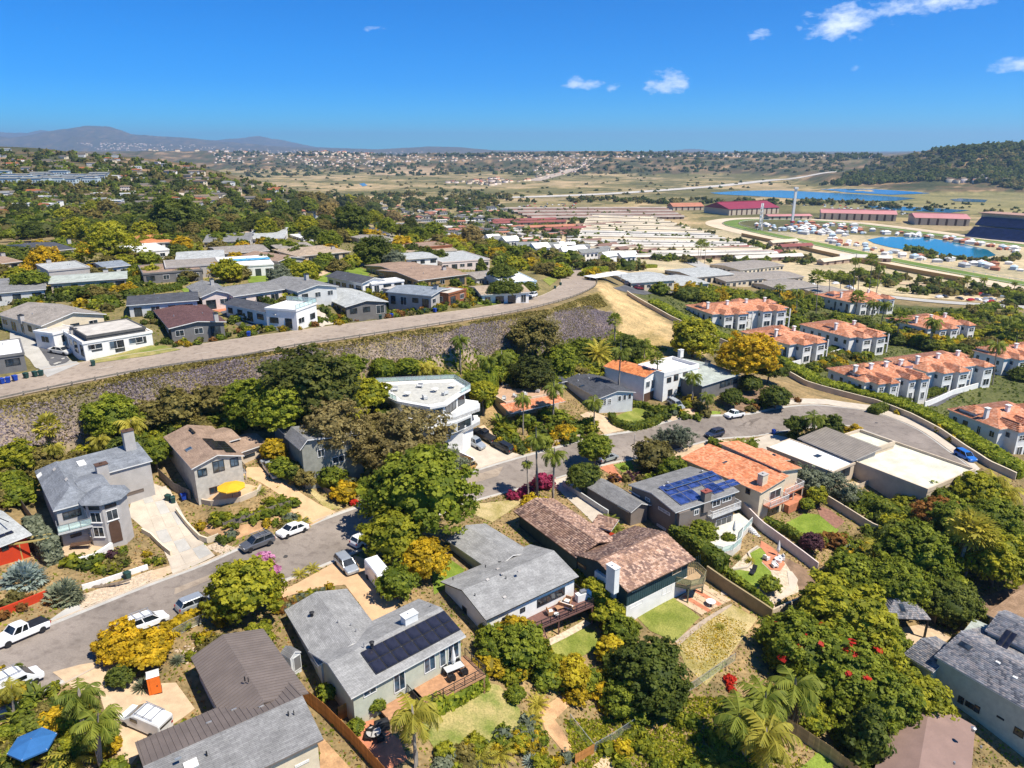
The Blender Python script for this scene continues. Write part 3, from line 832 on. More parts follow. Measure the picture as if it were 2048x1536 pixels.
def palm_crown(kind,leaf,seed):
 k=(kind,leaf,seed%3)
 if k in PALMS:return PALMS[k]
 rg=np.random.default_rng(seed%3+40);V,F,T=[],[],[]
 ga=2.39996
 if kind=='queen':
  for i in range(24):frond(rg,V,F,T,i*ga+rg.uniform(-.3,.3),1.25-i*.055,rg.uniform(.85,1.1),1.4+i*.03,.3,.075,14,rg.uniform(.2,.8),.75)
 elif kind=='date':
  for i in range(58):frond(rg,V,F,T,i*ga,1.45-i*.034,rg.uniform(.9,1.08),.95,.14,.065,12,rg.uniform(.3,.9),.15)
 elif kind=='fanp':
  for i in range(34):fan(rg,V,F,T,i*ga,1.35-i*.058,rg.uniform(.5,.7),rg.uniform(.42,.55),rg.uniform(.25,.9))
 elif kind=='rosette':
  for i in range(70):blade(rg,V,F,T,i*ga,1.45-i*.018,rg.uniform(.85,1.1),.045,rg.uniform(.1,.9),.35)
 elif kind=='fanbush':
  for i in range(60):fan(rg,V,F,T,i*ga,1.4-i*.027,rg.uniform(.55,.75),rg.uniform(.38,.5),rg.uniform(.1,.95),11)
 elif kind=='banana':
  for i in range(26):
   a=i*ga;b0=(rg.uniform(-.3,.3),rg.uniform(-.3,.3),0)
   blade(rg,V,F,T,a,rg.uniform(.9,1.4),rg.uniform(.8,1.25),rg.uniform(.09,.13),rg.uniform(.1,.95),.5,b0)
 elif kind=='cycad':
  for i in range(26):frond(rg,V,F,T,i*ga,1.15-i*.035,rg.uniform(.9,1.05),.9,.17,.075,10,rg.uniform(.2,.9),.3)
 m=LEAF[leaf];mats=[m];V=np.array(V);F=np.array(F);T=np.array(T)
 PALMS[k]=np_mesh('fronds_'+kind,V,F,mats,tone=T);return PALMS[k]
def skirt_mesh():
 if 'skirt' in PALMS:return PALMS['skirt']
 rg=np.random.default_rng(5);V,F,T=[],[],[]
 for i in range(26):fan(rg,V,F,T,i*2.4,-.75-rg.uniform(0,.6),rg.uniform(.3,.55),.42,rg.uniform(.1,.9),7)
 PALMS['skirt']=np_mesh('skirt',np.array(V),np.array(F),LEAF['dead'],tone=np.array(T));return PALMS['skirt']
PALM_TR={}
def palm_trunk(seed,r):
 k=(seed%3,r)
 if k not in PALM_TR:
  rg=random.Random(seed%3);mb=MB();pts,rads=[],[]
  bx,by=rg.uniform(-.12,.12),rg.uniform(-.12,.12)
  for i in range(15):
   t=i/14;pts.append((bx*math.sin(t*3.1),by*math.sin(t*3.1),-.06+1.06*t));rads.append((1.45 if i==0 else 1.15 if i==1 else 1-.3*t)*(1.06 if i%2 else 1))
  mb.tube(pts,rads,8);PALM_TR[k]=mb.mesh('trunk',M_BARKP)
 return PALM_TR[k]
def palm(label,kind,cx,cy,bx,by,rpx,leaf='palm',group=None,r=.2,name='palm_tree',dead=False):
 """palm whose crown heart is seen at (cx, cy), trunk foot at (bx, by), fronds reaching rpx pixels"""
 TREE_N[0]+=1;sd=TREE_N[0]
 g=W(bx,by);d=ray_dir(bx,cy);t=math.hypot(g.x,g.y)/math.hypot(d.x,d.y);hm=max(CAM_Z+d.z*t-g.z,.3)
 Rm=px_size(g+Vector((0,0,hm)),rpx)
 top=ray_dir(cx,cy);tt=g.y/top.y;lean=top.x*tt-g.x
 o=empty(name,g,label,'palm',group)
 tr=put('trunk',palm_trunk(sd,r),o);tr.scale=(r,r,hm)
 if abs(lean)>.2:
  tr.rotation_euler=(0,math.atan2(lean,hm),0)
 c=put('fronds',palm_crown(kind,leaf,sd),o,(lean,0,hm));c.scale=(Rm,Rm,Rm);c.rotation_euler=(0,0,rnd.uniform(0,6.28))
 if dead:
  k=put('dead_fronds',skirt_mesh(),o,(lean,0,hm));k.scale=(Rm*.62,Rm*.62,Rm*1.25)
 return o
def rosette(name,label,kind,leaf,cx,cy,rpx,cat='plant',group=None,z=.0):
 TREE_N[0]+=1
 g=W(cx,cy);Rm=px_size(g,rpx)
 o=put(name,palm_crown(kind,leaf,TREE_N[0]),None,g+Vector((0,0,z)));o.scale=(Rm,Rm,Rm);o.rotation_euler=(0,0,rnd.uniform(0,6.28))
 return tag(o,label,cat,group)
def leafy_strip(name,pts,wid,hgt,leaf,dens=16,size=.17,wob=.25,label=None,cat='hedge',group=None,seed=1,core=True):
 """clipped hedge: a leaf-clad body along world polyline pts"""
 rg=np.random.default_rng(seed);P=resample(pts,max(2,int(sum((b-a).length for a,b in zip(pts,pts[1:]))/1.2)+1))
 o0=P[0];L=offset(P,wid/2);Rr=offset(P,-wid/2)
 V,F,T=[],[],[]
 hs=[hgt*(1+wob*.5*mnoise.noise((p.x*.25,p.y*.25,seed)))for p in P]
 secs=[]
 for i,p in enumerate(P):
  a,b=L[i],Rr[i];za,zb=h(a.x,a.y),h(b.x,b.y);zt=max(za,zb,h(p.x,p.y))+hs[i]*.92
  k=.93
  secs.append([(p.lerp(a,k).x,p.lerp(a,k).y,za-.2),(p.lerp(a,k).x,p.lerp(a,k).y,zt-.12),(p.lerp(b,k).x,p.lerp(b,k).y,zt-.12),(p.lerp(b,k).x,p.lerp(b,k).y,zb-.2)])
 Vc=[q for s in secs for q in s]
 Fc=[(i*4+j,i*4+j+1,i*4+5+j,i*4+4+j)for i in range(len(P)-1)for j in range(3)]+[(0,1,2,3),tuple(len(Vc)-4+j for j in range(4))]
 C,N=[],[]
 for i in range(len(P)-1):
  for j in range(3):
   q=[np.array(secs[i][j]),np.array(secs[i][j+1]),np.array(secs[i+1][j+1]),np.array(secs[i+1][j])]
   nrm=np.cross(q[1]-q[0],q[3]-q[0]);ar=np.linalg.norm(nrm);nrm=nrm/(ar+1e-9)
   ctr=(np.array(secs[i][0])+np.array(secs[i][3]))/2
   if np.dot(nrm,(q[0]+q[2])/2-np.array([ctr[0],ctr[1],(q[0][2]+q[2][2])/2-(0 if j!=1 else 5)]))<0:nrm=-nrm
   for _ in range(rg.poisson(ar*dens)):
    u,v=rg.random(2);c=(q[0]*(1-u)+q[3]*u)*(1-v)+(q[1]*(1-u)+q[2]*u)*v
    C.append(c+nrm*rg.uniform(-.06,.2));N.append(nrm+rg.normal(size=3)*.6)
 for e,q in((0,secs[0]),(1,secs[-1])):
  d=(P[0]-P[1]if e==0 else P[-1]-P[-2]).normalized();q=[np.array(t)for t in q];d=np.array(d)
  for _ in range(int(dens*wid*hgt*1.3)):
   u,v=rg.random(2);c=(q[0]*(1-u)+q[3]*u)*(1-v)+(q[1]*(1-u)+q[2]*u)*v;C.append(c+d*rg.uniform(-.05,.2));N.append(d+rg.normal(size=3)*.6)
 C=np.array(C);N=np.array(N);N/=np.linalg.norm(N,axis=1,keepdims=True);U,Vv=rand_frame(rg,N);s=size*(.6+.8*rg.random(len(C)))[:,None]
 V,F=quads(C,U*s,Vv*s*.75);nz=np.array([mnoise.noise((c[0]*.6,c[1]*.6,c[2]*.6))for c in C])
 T=np.repeat(np.clip(.5+nz*.6+rg.uniform(-.35,.35,len(C)),0,1),4)
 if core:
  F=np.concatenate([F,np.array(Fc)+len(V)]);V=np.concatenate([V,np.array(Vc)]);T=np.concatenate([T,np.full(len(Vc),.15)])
 V=V-np.array(o0)
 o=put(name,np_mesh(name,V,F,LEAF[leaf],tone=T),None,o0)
 return tag(o,label,cat,group)
def hedge(label,px,wid,hgt,leaf='hedge',**k):
 return leafy_strip('hedge',PX(px),wid,hgt,leaf,label=label,**k)
 # ------------------------------------------------------------------ building kit
class Pl:
 """a plane in the world: origin, two unit axes"""
 def __init__(s,o,U,V,lu=0,lv=0):
  s.o,s.U,s.V=Vector(o),Vector(U).normalized(),Vector(V).normalized();s.N=s.U.cross(s.V).normalized();s.lu,s.lv=lu,lv
 def hit(s,px,py):
  d=ray_dir(px,py);c=Vector((0,0,CAM_Z));t=(s.o-c).dot(s.N)/d.dot(s.N);q=c+d*t-s.o
  return q.dot(s.U),q.dot(s.V)
 def at(s,u,v,n=0):return s.o+s.U*u+s.V*v+s.N*n
def rect(A,B,C,z):
 a,b,c=ray_at_z(*A,z),ray_at_z(*B,z),ray_at_z(*C,z)
 ux=(b-a);L=ux.length;ux/=L;uy=Vector((-ux.y,ux.x,0));Wd=(c-b).dot(uy)
 return a,ux,uy,L,Wd
M_GLASS=glassmat('window_glass');M_GLASSB=glassmat('window_glass_blue',(.035,.06,.085));M_TRIM=plain('white_trim',(.74,.72,.68),.6,.06)
M_TRIMD=plain('dark_trim',(.035,.033,.032),.5,.1);M_TRIMB=plain('brown_trim',(.10,.055,.035),.6,.1)
M_WHITE=plain('white_stucco',(.76,.74,.70),.85,.06,.8);M_CREAM=plain('cream_stucco',(.66,.56,.40),.85,.08,.8)
M_GREYW=plain('grey_stucco',(.43,.40,.37),.85,.08,.8);M_TAUPE=plain('taupe_siding',(.20,.165,.14),.8,.08,.8)
M_DGREY=plain('dark_grey_siding',(.16,.155,.15),.8,.1,.8);M_LGREY=plain('light_grey_siding',(.55,.55,.53),.85,.06,.8)
M_BEIGE=plain('beige_stucco',(.55,.45,.33),.85,.08,.8);M_TEAL=plain('dark_teal_siding',(.028,.06,.066),.75,.15,1)
M_BLUEW=plain('pale_blue_siding',(.45,.56,.63),.8,.06,.8);M_WOODP=plain('cedar_panel',(.27,.10,.045),.7,.2,2)
M_REDW=plain('red_stucco',(.50,.045,.012),.8,.08,1);M_SAGEW=plain('sage_siding',(.47,.47,.37),.85,.06)
M_ALU=plain('metal_grey',(.42,.42,.42),.4,.1,2,metal=.6);M_BLK=plain('black_paint',(.02,.02,.022),.5,.2)
M_DECK=plain('deck_wood',(.43,.23,.12),.8,.15,2.5);M_DECKB=plain('deck_brown',(.17,.085,.07),.75,.12,2.5)
S_GREY=shingle('shingle_grey',(.27,.265,.255),(.34,.335,.32));S_BLUE=shingle('shingle_slate_grey',(.19,.205,.225),(.255,.27,.29))
S_DARK=shingle('shingle_charcoal',(.062,.065,.075),(.10,.103,.115));S_BROWN=shingle('shingle_brown',(.30,.205,.145),(.37,.26,.185))
S_TAN=shingle('shingle_tan',(.38,.29,.20),(.46,.36,.26));S_MID=shingle('shingle_mid_grey',(.20,.195,.19),(.26,.255,.245))
S_TAUPE=shingle('shingle_taupe',(.28,.245,.21),(.35,.31,.265));S_MAROON=shingle('shingle_maroon',(.105,.055,.052),(.15,.08,.075))
S_PALE=shingle('shingle_pale',(.40,.41,.39),(.47,.48,.46));S_SAGE=shingle('roof_sage',(.36,.39,.34),(.42,.45,.40),3,.6)
M_FLATW=plain('flat_roof_white',(.78,.77,.74),.85,.08,.4);M_FLATG=plain('flat_roof_gravel',(.50,.46,.40),.95,.15,.5)
M_FLATY=plain('flat_roof_stained',(.62,.60,.47),.9,.16,.35);M_RIBM=plain('roof_metal_brown',(.165,.135,.118),.6,.1,.6,spec=.25)
M_RIBG=plain('roof_metal_grey',(.27,.235,.195),.6,.1,.6,spec=.25)
M_TILES=attr_mat('clay_tiles',rough=.85,scale=.7,var=.18);M_SHAKE=attr_mat('clay_shakes',rough=.9,scale=.5,var=.25)
PAL_CLAY=[(.55,.21,.10),(.60,.25,.13),(.48,.17,.08),(.62,.30,.17)]
PAL_ORANGE=[(.62,.22,.08),(.66,.26,.10),(.56,.18,.065)]
PAL_SHAKE=[(.34,.20,.135),(.42,.26,.18),(.26,.155,.115),(.50,.33,.24),(.20,.125,.10)]
PAL_SLATE=[(.17,.175,.195),(.24,.24,.25),(.30,.27,.26),(.12,.125,.145)]
TILE_N=[0]
def tiles(pl,poly,w,c,pal,parent,name='tile_course',lift=.05,barrel=False,rnd_tilt=.012):
 """roof covering of single tiles lapped in courses over the plane polygon poly (u, v)"""
 rg=np.random.default_rng(TILE_N[0]);TILE_N[0]+=1
 us=[q[0]for q in poly];vs=[q[1]for q in poly]
 nu=int((max(us)-min(us))/w)+1;nv=int((max(vs)-min(vs))/c)+1
 gu,gv=np.meshgrid(np.arange(nu),np.arange(nv),indexing='ij')
 U0=min(us)+(gu+(0 if barrel else .5)*(gv%2))*w;V0=min(vs)+gv*c
 m=inside(poly,U0+w*.5,V0+c*.5);U0,V0=U0[m],V0[m];n=len(U0)
 o,U,Vx,N=[np.array(t)for t in(pl.o,pl.U,pl.V,pl.N)]
 a=lift*(1+rg.uniform(-.25,.6,n));tl=rg.uniform(-rnd_tilt,rnd_tilt,n)
 def pt(u,v,z):return o+np.outer(u,U)+np.outer(v,Vx)+np.outer(z,N)
 if barrel:
  P=[pt(U0,V0-.03,a*.2),pt(U0+w*.28,V0-.03,a+.045),pt(U0+w*.72,V0-.03,a+.045),pt(U0+w,V0-.03,a*.2),
  pt(U0,V0+c,0*a),pt(U0+w*.28,V0+c,.05+0*a),pt(U0+w*.72,V0+c,.05+0*a),pt(U0+w,V0+c,0*a)]
  faces=[(0,1,5,4),(1,2,6,5),(2,3,7,6),(0,3,2,1)]
 else:
  g=.012
  P=[pt(U0+g,V0-.02,a+tl),pt(U0+w-g,V0-.02,a-tl),pt(U0+w-g,V0+c,.012+0*a),pt(U0+g,V0+c,.012+0*a),
  pt(U0+g,V0-.02,0*a),pt(U0+w-g,V0-.02,0*a)]
  faces=[(0,1,2,3),(4,5,1,0)]
 k=len(P);V=np.stack(P,1).reshape(-1,3)
 F=(np.array(faces)[None]+(np.arange(n)*k)[:,None,None]).reshape(-1,4)
 nzv=np.array([mnoise.noise((u*.35,v*.6,TILE_N[0]))for u,v in zip(U0,V0)])
 ci=np.clip(((nzv*.55+.5)*len(pal)+rg.uniform(-1.7,1.7,n)).astype(int),0,len(pal)-1)
 tint=np.repeat(np.array(pal)[ci]*rg.uniform(.85,1.15,(n,1)),k,0)
 r=np.array(parent.location)if parent.parent is None else np.array(parent.parent.location)
 ob=put(name,np_mesh(name,V-r,F,M_TILES,tint=tint),parent);ob['kind']='stuff'
 return ob
class Wing:pass
class House:
 def __init__(s,name,label,cat='house',group=None):
  s.root=empty(name,(0,0,0),label,cat,group);s.set=False;s.wings=[];s.wallm=None
 def base(s,A,B,C,eh,zg):
  if zg is None:
   zg=0
   for _ in range(4):
    a,ux,uy,L,Wd=rect(A,B,C,zg+eh);c=a+ux*L/2+uy*Wd/2;zg=h(c.x,c.y)
  if not s.set:
   a,ux,uy,L,Wd=rect(A,B,C,zg+eh);c=a+ux*L/2+uy*Wd/2
   s.root.location=(c.x,c.y,zg);s.loc=Vector(s.root.location);s.zg=zg;s.set=True
  return zg
 def wing(s,A,B,C,eh,roof='gable',ax='x',rise=1.3,ov=.45,wall=None,roofm=None,rf=.5,zg=None,t=.16,par=.35,tile=None,low=None,fascia=None,found=2.0,body=True):
  wall=wall or M_WHITE;roofm=roofm or S_GREY
  zg=s.base(A,B,C,eh,s.zg if(zg is None and s.set)else zg)
  a,ux,uy,L,Wd=rect(A,B,C,zg+eh)
  M=Matrix(((ux.x,uy.x,0,a.x-s.loc.x),(ux.y,uy.y,0,a.y-s.loc.y),(0,0,1,zg-s.loc.z),(0,0,0,1)))
  EXCL.append([tuple((a+ux*i+uy*j)[:2])for i,j in((0,0),(L,0),(L,Wd),(0,Wd))])
  w=Wing();w.M,w.L,w.W,w.eh,w.zg,w.ux,w.uy=M,L,Wd,eh,zg,ux,uy;w.o=Vector((a.x,a.y,zg));w.roofp={};w.wallp={}
  P=[]
  if roof=='gable':
   if ax=='x':
    y=Wd*rf
    P=[('f',[(0,0,eh),(L,0,eh),(L,y,eh+rise),(0,y,eh+rise)]),('b',[(L,Wd,eh),(0,Wd,eh),(0,y,eh+rise),(L,y,eh+rise)])]
    top=lambda x,yy:eh+rise*(yy/y if yy<=y else(Wd-yy)/(Wd-y))
   else:
    x=L*rf
    P=[('l',[(0,Wd,eh),(0,0,eh),(x,0,eh+rise),(x,Wd,eh+rise)]),('r',[(L,0,eh),(L,Wd,eh),(x,Wd,eh+rise),(x,0,eh+rise)])]
    top=lambda xx,yy:eh+rise*(xx/x if xx<=x else(L-xx)/(L-x))
  elif roof=='hip':
   if ax=='x':i=min(Wd*.5,L*.45);r0,r1=(i,Wd/2,eh+rise),(L-i,Wd/2,eh+rise)
   else:i=min(L*.5,Wd*.45);r0,r1=(L/2,i,eh+rise),(L/2,Wd-i,eh+rise)
   c0,c1,c2,c3=(0,0,eh),(L,0,eh),(L,Wd,eh),(0,Wd,eh)
   if ax=='x':P=[('f',[c0,c1,r1,r0]),('r',[c1,c2,r1]),('b',[c2,c3,r0,r1]),('l',[c3,c0,r0])]
   else:P=[('f',[c0,c1,r0]),('r',[c1,c2,r1,r0]),('b',[c2,c3,r1]),('l',[c3,c0,r0,r1])]
   top=lambda x,y:eh
  elif roof=='shed':
   zf,zb,zl,zr={'f':(0,rise,None,None),'b':(rise,0,None,None),'l':(None,None,0,rise),'r':(None,None,rise,0)}[ax]
   if ax in 'fb':
    P=[('f',[(0,0,eh+zf),(L,0,eh+zf),(L,Wd,eh+zb),(0,Wd,eh+zb)])];top=lambda x,y:eh+zf+(zb-zf)*y/Wd
   else:
    P=[('f',[(0,0,eh+zl),(L,0,eh+zr),(L,Wd,eh+zr),(0,Wd,eh+zl)])];top=lambda x,y:eh+zl+(zr-zl)*x/L
  else:
   P=[('f',[(0,0,eh),(L,0,eh),(L,Wd,eh),(0,Wd,eh)])];top=lambda x,y:eh
  R3=M.to_3x3()
  mb=MB(M)
  for key,poly in P:
   p0=Vector(poly[0]);U=(Vector(poly[1])-p0).normalized();N=U.cross(Vector(poly[-1])-p0).normalized();V=N.cross(U)
   uvs=[((Vector(q)-p0).dot(U),(Vector(q)-p0).dot(V))for q in poly]
   pw=Pl(M@p0+s.loc,R3@U,R3@V);pw.uvs=uvs;w.roofp[key]=pw
   n=len(poly);dn=[(q[0],q[1],q[2]-t)for q in poly]
   mb.add(poly,[tuple(range(n))],0,[uvs])
   mb.add(dn,[tuple(range(n))[::-1]],1)
   for i in range(n):
    j=(i+1)%n;mb.add([poly[i],dn[i],dn[j],poly[j]],[(0,1,2,3)],1)
  ro=mb.build('roof',[roofm,fascia or M_TRIM],s.root);w.roof=ro
  if tile:
   for key,poly in P:
    pw=w.roofp[key]
    tiles(pw,pw.uvs,tile.get('w',.3),tile.get('c',.38),tile['pal'],ro,barrel=tile.get('barrel',True),lift=tile.get('lift',.05))
  if roof=='flat' and par:
   pb=MB(M);th=.28
   pb.box(-.02,L+.02,-.02,th,eh-.3,eh+par);pb.box(-.02,L+.02,Wd-th,Wd+.02,eh-.3,eh+par)
   pb.box(-.02,th,th,Wd-th,eh-.3,eh+par);pb.box(L-th,L+.02,th,Wd-th,eh-.3,eh+par)
   pb.build('parapet',wall if fascia is None else fascia,s.root)
  if body:
   x0,x1,y0,y1=ov,L-ov,ov,Wd-ov;zb=-found;e=t+.01
   wb=MB(M)
   def side(pts):
    n=len(pts);up=[(x,y,top(x,y)-e)for x,y in pts];wb.add([(x,y,zb)for x,y in pts]+up[::-1],[tuple(range(2*n))])
   xm,ym=L*rf,Wd*rf
   if roof=='gable' and ax=='x':S=[[(x0,y0),(x1,y0)],[(x1,y0),(x1,ym),(x1,y1)],[(x1,y1),(x0,y1)],[(x0,y1),(x0,ym),(x0,y0)]]
   elif roof=='gable':S=[[(x0,y0),(xm,y0),(x1,y0)],[(x1,y0),(x1,y1)],[(x1,y1),(xm,y1),(x0,y1)],[(x0,y1),(x0,y0)]]
   else:S=[[(x0,y0),(x1,y0)],[(x1,y0),(x1,y1)],[(x1,y1),(x0,y1)],[(x0,y1),(x0,y0)]]
   for q in S:side(q)
   w.wall=wb.build('wall',wall,s.root)
   if low:
    lb=MB(M);lb.box(x0-.04,x1+.04,y0-.04,y1+.04,zb,low[1]);lb.build('plinth',low[0],s.root)
   for key,(p,q)in{'f':((x0,y0),(x1,y0)),'r':((x1,y0),(x1,y1)),'b':((x1,y1),(x0,y1)),'l':((x0,y1),(x0,y0))}.items():
    o=M@Vector((*p,0))+s.loc;u=M@Vector((*q,0))+s.loc-o
    w.wallp[key]=Pl(o,u,(0,0,1),u.length,eh)
  s.wings.append(w);return w
 def win(s,pl,a,b,kind='window',frame=None,glass=None,cols=1,rows=1,fw=.09,sill=False,uv=False):
  """window seen from pixel a (top left) to b (bottom right) on wall plane pl (or given in metres with uv=True)"""
  u0,v1=a if uv else pl.hit(*a);u1,v0=b if uv else pl.hit(*b)
  if u1<u0:u0,u1=u1,u0
  if v1<v0:v0,v1=v1,v0
  if u1-u0<.25:u1=u0+.25
  if v1-v0<.25:v1=v0+.25
  o=pl.o-s.loc;fr=MB();B=lambda*k:fr.frame_box(o,pl.U,pl.V,pl.N,*k)
  B(u0,u1,v1-fw,v1,-.02,.07);B(u0,u1,v0,v0+fw,-.02,.07);B(u0,u0+fw,v0+fw,v1-fw,-.02,.07);B(u1-fw,u1,v0+fw,v1-fw,-.02,.07)
  for i in range(1,cols):
   u=u0+(u1-u0)*i/cols;B(u-fw*.35,u+fw*.35,v0+fw,v1-fw,-.02,.06)
  for i in range(1,rows):
   v=v0+(v1-v0)*i/rows;B(u0+fw,u1-fw,v-fw*.3,v+fw*.3,-.02,.055)
  if sill:B(u0-.08,u1+.08,v0-.1,v0-.005,-.02,.14)
  w=fr.build(kind,frame or M_TRIM,s.root)
  for i in range(cols):
   g=MB();ga,gb=u0+(u1-u0)*i/cols,u0+(u1-u0)*(i+1)/cols
   g.frame_box(o,pl.U,pl.V,pl.N,ga+.03,gb-.03,v0+.03,v1-.03,-.02,.025);g.build('pane' if kind!='garage_door' else 'door_panel',glass or M_GLASS,w)
  return w
 def box_on(s,name,pl,px,w,d,z0,z1,mat,cap=None,uv=None):
  """upright box (chimney, vent) standing through a roof plane at a pixel"""
  u,v=uv or pl.hit(*px);q=pl.at(u,v)-s.loc;U=Vector((pl.U.x,pl.U.y,0)).normalized();Vv=Vector((-U.y,U.x,0))
  mb=MB();mb.frame_box(q,U,Vv,(0,0,1),-w/2,w/2,-d/2,d/2,z0,z1)
  o=mb.build(name,mat,s.root)
  if cap:
   c=MB();c.frame_box(q,U,Vv,(0,0,1),-w/2-.08,w/2+.08,-d/2-.08,d/2+.08,z1,z1+.12);c.frame_box(q,U,Vv,(0,0,1),-.16,.16,-.16,.16,z1+.12,z1+.3);c.build('chimney_cap',cap,o)
  return o
 def pipe(s,pl,px,r=.07,hgt=.5,mat=None,name='vent_pipe'):
  u,v=pl.hit(*px);q=pl.at(u,v)-s.loc;mb=MB();mb.tube([q,q+Vector((0,0,hgt))],r,8)
  if r>.12:mb.lathe(q+Vector((0,0,hgt-.05)),[(r*1.2,0),(r*1.5,.1),(r*.3,.22)],10)
  return mb.build(name,mat or M_BLK,s.root)
 def flat_on(s,name,pl,px,w,l,mat,up=.08,frame=None):
  """skylight or hatch lying on a roof plane"""
  u,v=pl.hit(*px);o=pl.o-s.loc;mb=MB();mb.frame_box(o,pl.U,pl.V,pl.N,u-w/2,u+w/2,v-l/2,v+l/2,-.02,up)
  r=mb.build(name,frame or M_TRIMD,s.root);g=MB();g.frame_box(o,pl.U,pl.V,pl.N,u-w/2+.07,u+w/2-.07,v-l/2+.07,v+l/2-.07,up-.01,up+.015);g.build('pane',mat,r);return r
 def solar(s,pl,a,b,nx,ny,mat,frame=None,skip=(),gap=.03,label=None):
  """solar panels between pixel a (lower left on the slope) and b (upper right)"""
  u0,v0=pl.hit(*a);u1,v1=pl.hit(*b)
  if u1<u0:u0,u1=u1,u0
  if v1<v0:v0,v1=v1,v0
  o=pl.o-s.loc;pw,ph=(u1-u0)/nx,(v1-v0)/ny;meshes={}
  for i in range(nx):
   for j in range(ny):
    if(i,j)in skip:continue
    if 'm' not in meshes:
     mb=MB();mb.frame_box((0,0,0),pl.U,pl.V,pl.N,gap,pw-gap,gap,ph-gap,.1,.15,0)
     cx,cyy=4,6
     meshes['m']=mb.mesh('solar_panel',frame or M_TRIMD)
     g=MB();g.frame_box((0,0,0),pl.U,pl.V,pl.N,gap+.04,pw-gap-.04,gap+.04,ph-gap-.04,.149,.156);meshes['g']=g.mesh('cells',mat)
    p=put('solar_panel',meshes['m'],s.root,o+pl.U*(u0+pw*i)+pl.V*(v0+ph*j));put('cells',meshes['g'],p)
 def deck(s,A,B,C,z,mat,t=.25,name='deck',rail=None,posts=True,sides='flr',zg=None,post_mat=None,railh=1.05,glassrail=None,bal=None):
  """raised deck or balcony: pixel corners on its floor, z metres above the house's ground"""
  zz=s.zg+z;a,ux,uy,L,Wd=rect(A,B,C,zz);o=a-s.loc
  mb=MB();mb.frame_box(o,ux,uy,(0,0,1),0,L,0,Wd,-t,0);d=mb.build(name,mat,s.root)
  P=lambda u,v,w:o+ux*u+uy*v+Vector((0,0,w))
  if posts:
   for(u,v)in((.15,.15),(L-.15,.15),(L/2,.15),(.15,Wd-.2),(L-.15,Wd-.2)):
    q=P(u,v,0)+s.loc;zb=h(q.x,q.y)-.3-s.loc.z;pm=MB();pm.box(q.x-s.loc.x-.09,q.x-s.loc.x+.09,q.y-s.loc.y-.09,q.y-s.loc.y+.09,zb,o.z-t);pm.build('post',post_mat or mat,d)
  if rail:
   for e in sides:
    p,q={'f':((.05,.05),(L-.05,.05)),'l':((.05,.05),(.05,Wd-.05)),'r':((L-.05,.05),(L-.05,Wd-.05)),'b':((.05,Wd-.05),(L-.05,Wd-.05))}[e]
    railing(P(*p,0),P(*q,0),rail,s.root,railh,glassrail,bal)
  return d,P,L,Wd
def railing(p,q,mat,parent,hgt=1.05,glass=None,bal=None):
 """posts, top rail and bars (or glass) between two points in the parent's frame"""
 p,q=Vector(p),Vector(q);n=max(1,round((q-p).length/1.5));mb=MB();U=(q-p).normalized();L=(q-p).length;N=Vector((-U.y,U.x,0));Z=Vector((0,0,1))
 for i in range(n+1):mb.frame_box(p,U,N,Z,L*i/n-.035,L*i/n+.035,-.035,.035,0,hgt)
 mb.frame_box(p,U,N,Z,0,L,-.04,.04,hgt,hgt+.06)
 mb.frame_box(p,U,N,Z,0,L,-.02,.02,.1,.14)
 if bal:
  k=int(L/bal)
  for i in range(1,k):mb.frame_box(p,U,N,Z,L*i/k-.015,L*i/k+.015,-.012,.012,.14,hgt)
 elif not glass:
  for zz in(.35,.6,.82):mb.frame_box(p,U,N,Z,0,L,-.012,.012,zz,zz+.025)
 o=mb.build('railing',mat,parent)
 if glass:
  g=MB();g.frame_box(p,U,N,Z,.05,L-.05,-.008,.008,.14,hgt);g.build('glass_panel',glass,o)
 return o
def wall_line(label,pts,hgt,th,mat,name='garden_wall',cap=None,cat='wall',group=None,z0=-.4,level=False,world=None):
 """free-standing wall along pixel polyline"""
 P=world or PX(pts);P=resample(P,max(2,int(sum((b-a).length for a,b in zip(P,P[1:]))/1.5)+1));o=P[0].copy();a,b=offset(P,th/2),offset(P,-th/2)
 mb=MB();vs=[]
 zz=[h(p.x,p.y)for p in P]
 for i,(x,y)in enumerate(zip(a,b)):
  z=zz[i];vs+=[(x.x-o.x,x.y-o.y,z+z0-o.z),(x.x-o.x,x.y-o.y,z+hgt-o.z),(y.x-o.x,y.y-o.y,z+hgt-o.z),(y.x-o.x,y.y-o.y,z+z0-o.z)]
 n=len(P);mb.add(vs,[(i*4+j,i*4+j+1,i*4+5+j,i*4+4+j)for i in range(n-1)for j in range(3)]+[(0,3,2,1),tuple(4*n-4+j for j in range(4))])
 if cap:
  r=empty(name,o,label,cat,group);mb.build('wall_face',mat,r)
  c=MB();a,b=offset(P,th/2+.05),offset(P,-th/2-.05);vs=[]
  for i,(x,y)in enumerate(zip(a,b)):
   z=zz[i]+hgt-o.z;vs+=[(x.x-o.x,x.y-o.y,z-.0),(x.x-o.x,x.y-o.y,z+.1),(y.x-o.x,y.y-o.y,z+.1),(y.x-o.x,y.y-o.y,z)]
  c.add(vs,[(i*4+j,i*4+(j+1)%4,i*4+4+(j+1)%4,i*4+4+j)for i in range(n-1)for j in range(4)]+[(0,3,2,1),tuple(4*n-4+j for j in range(4))]);c.build('coping',cap,r);return r
 ob=mb.build(name,mat);ob.location=o;return tag(ob,label,cat,group)
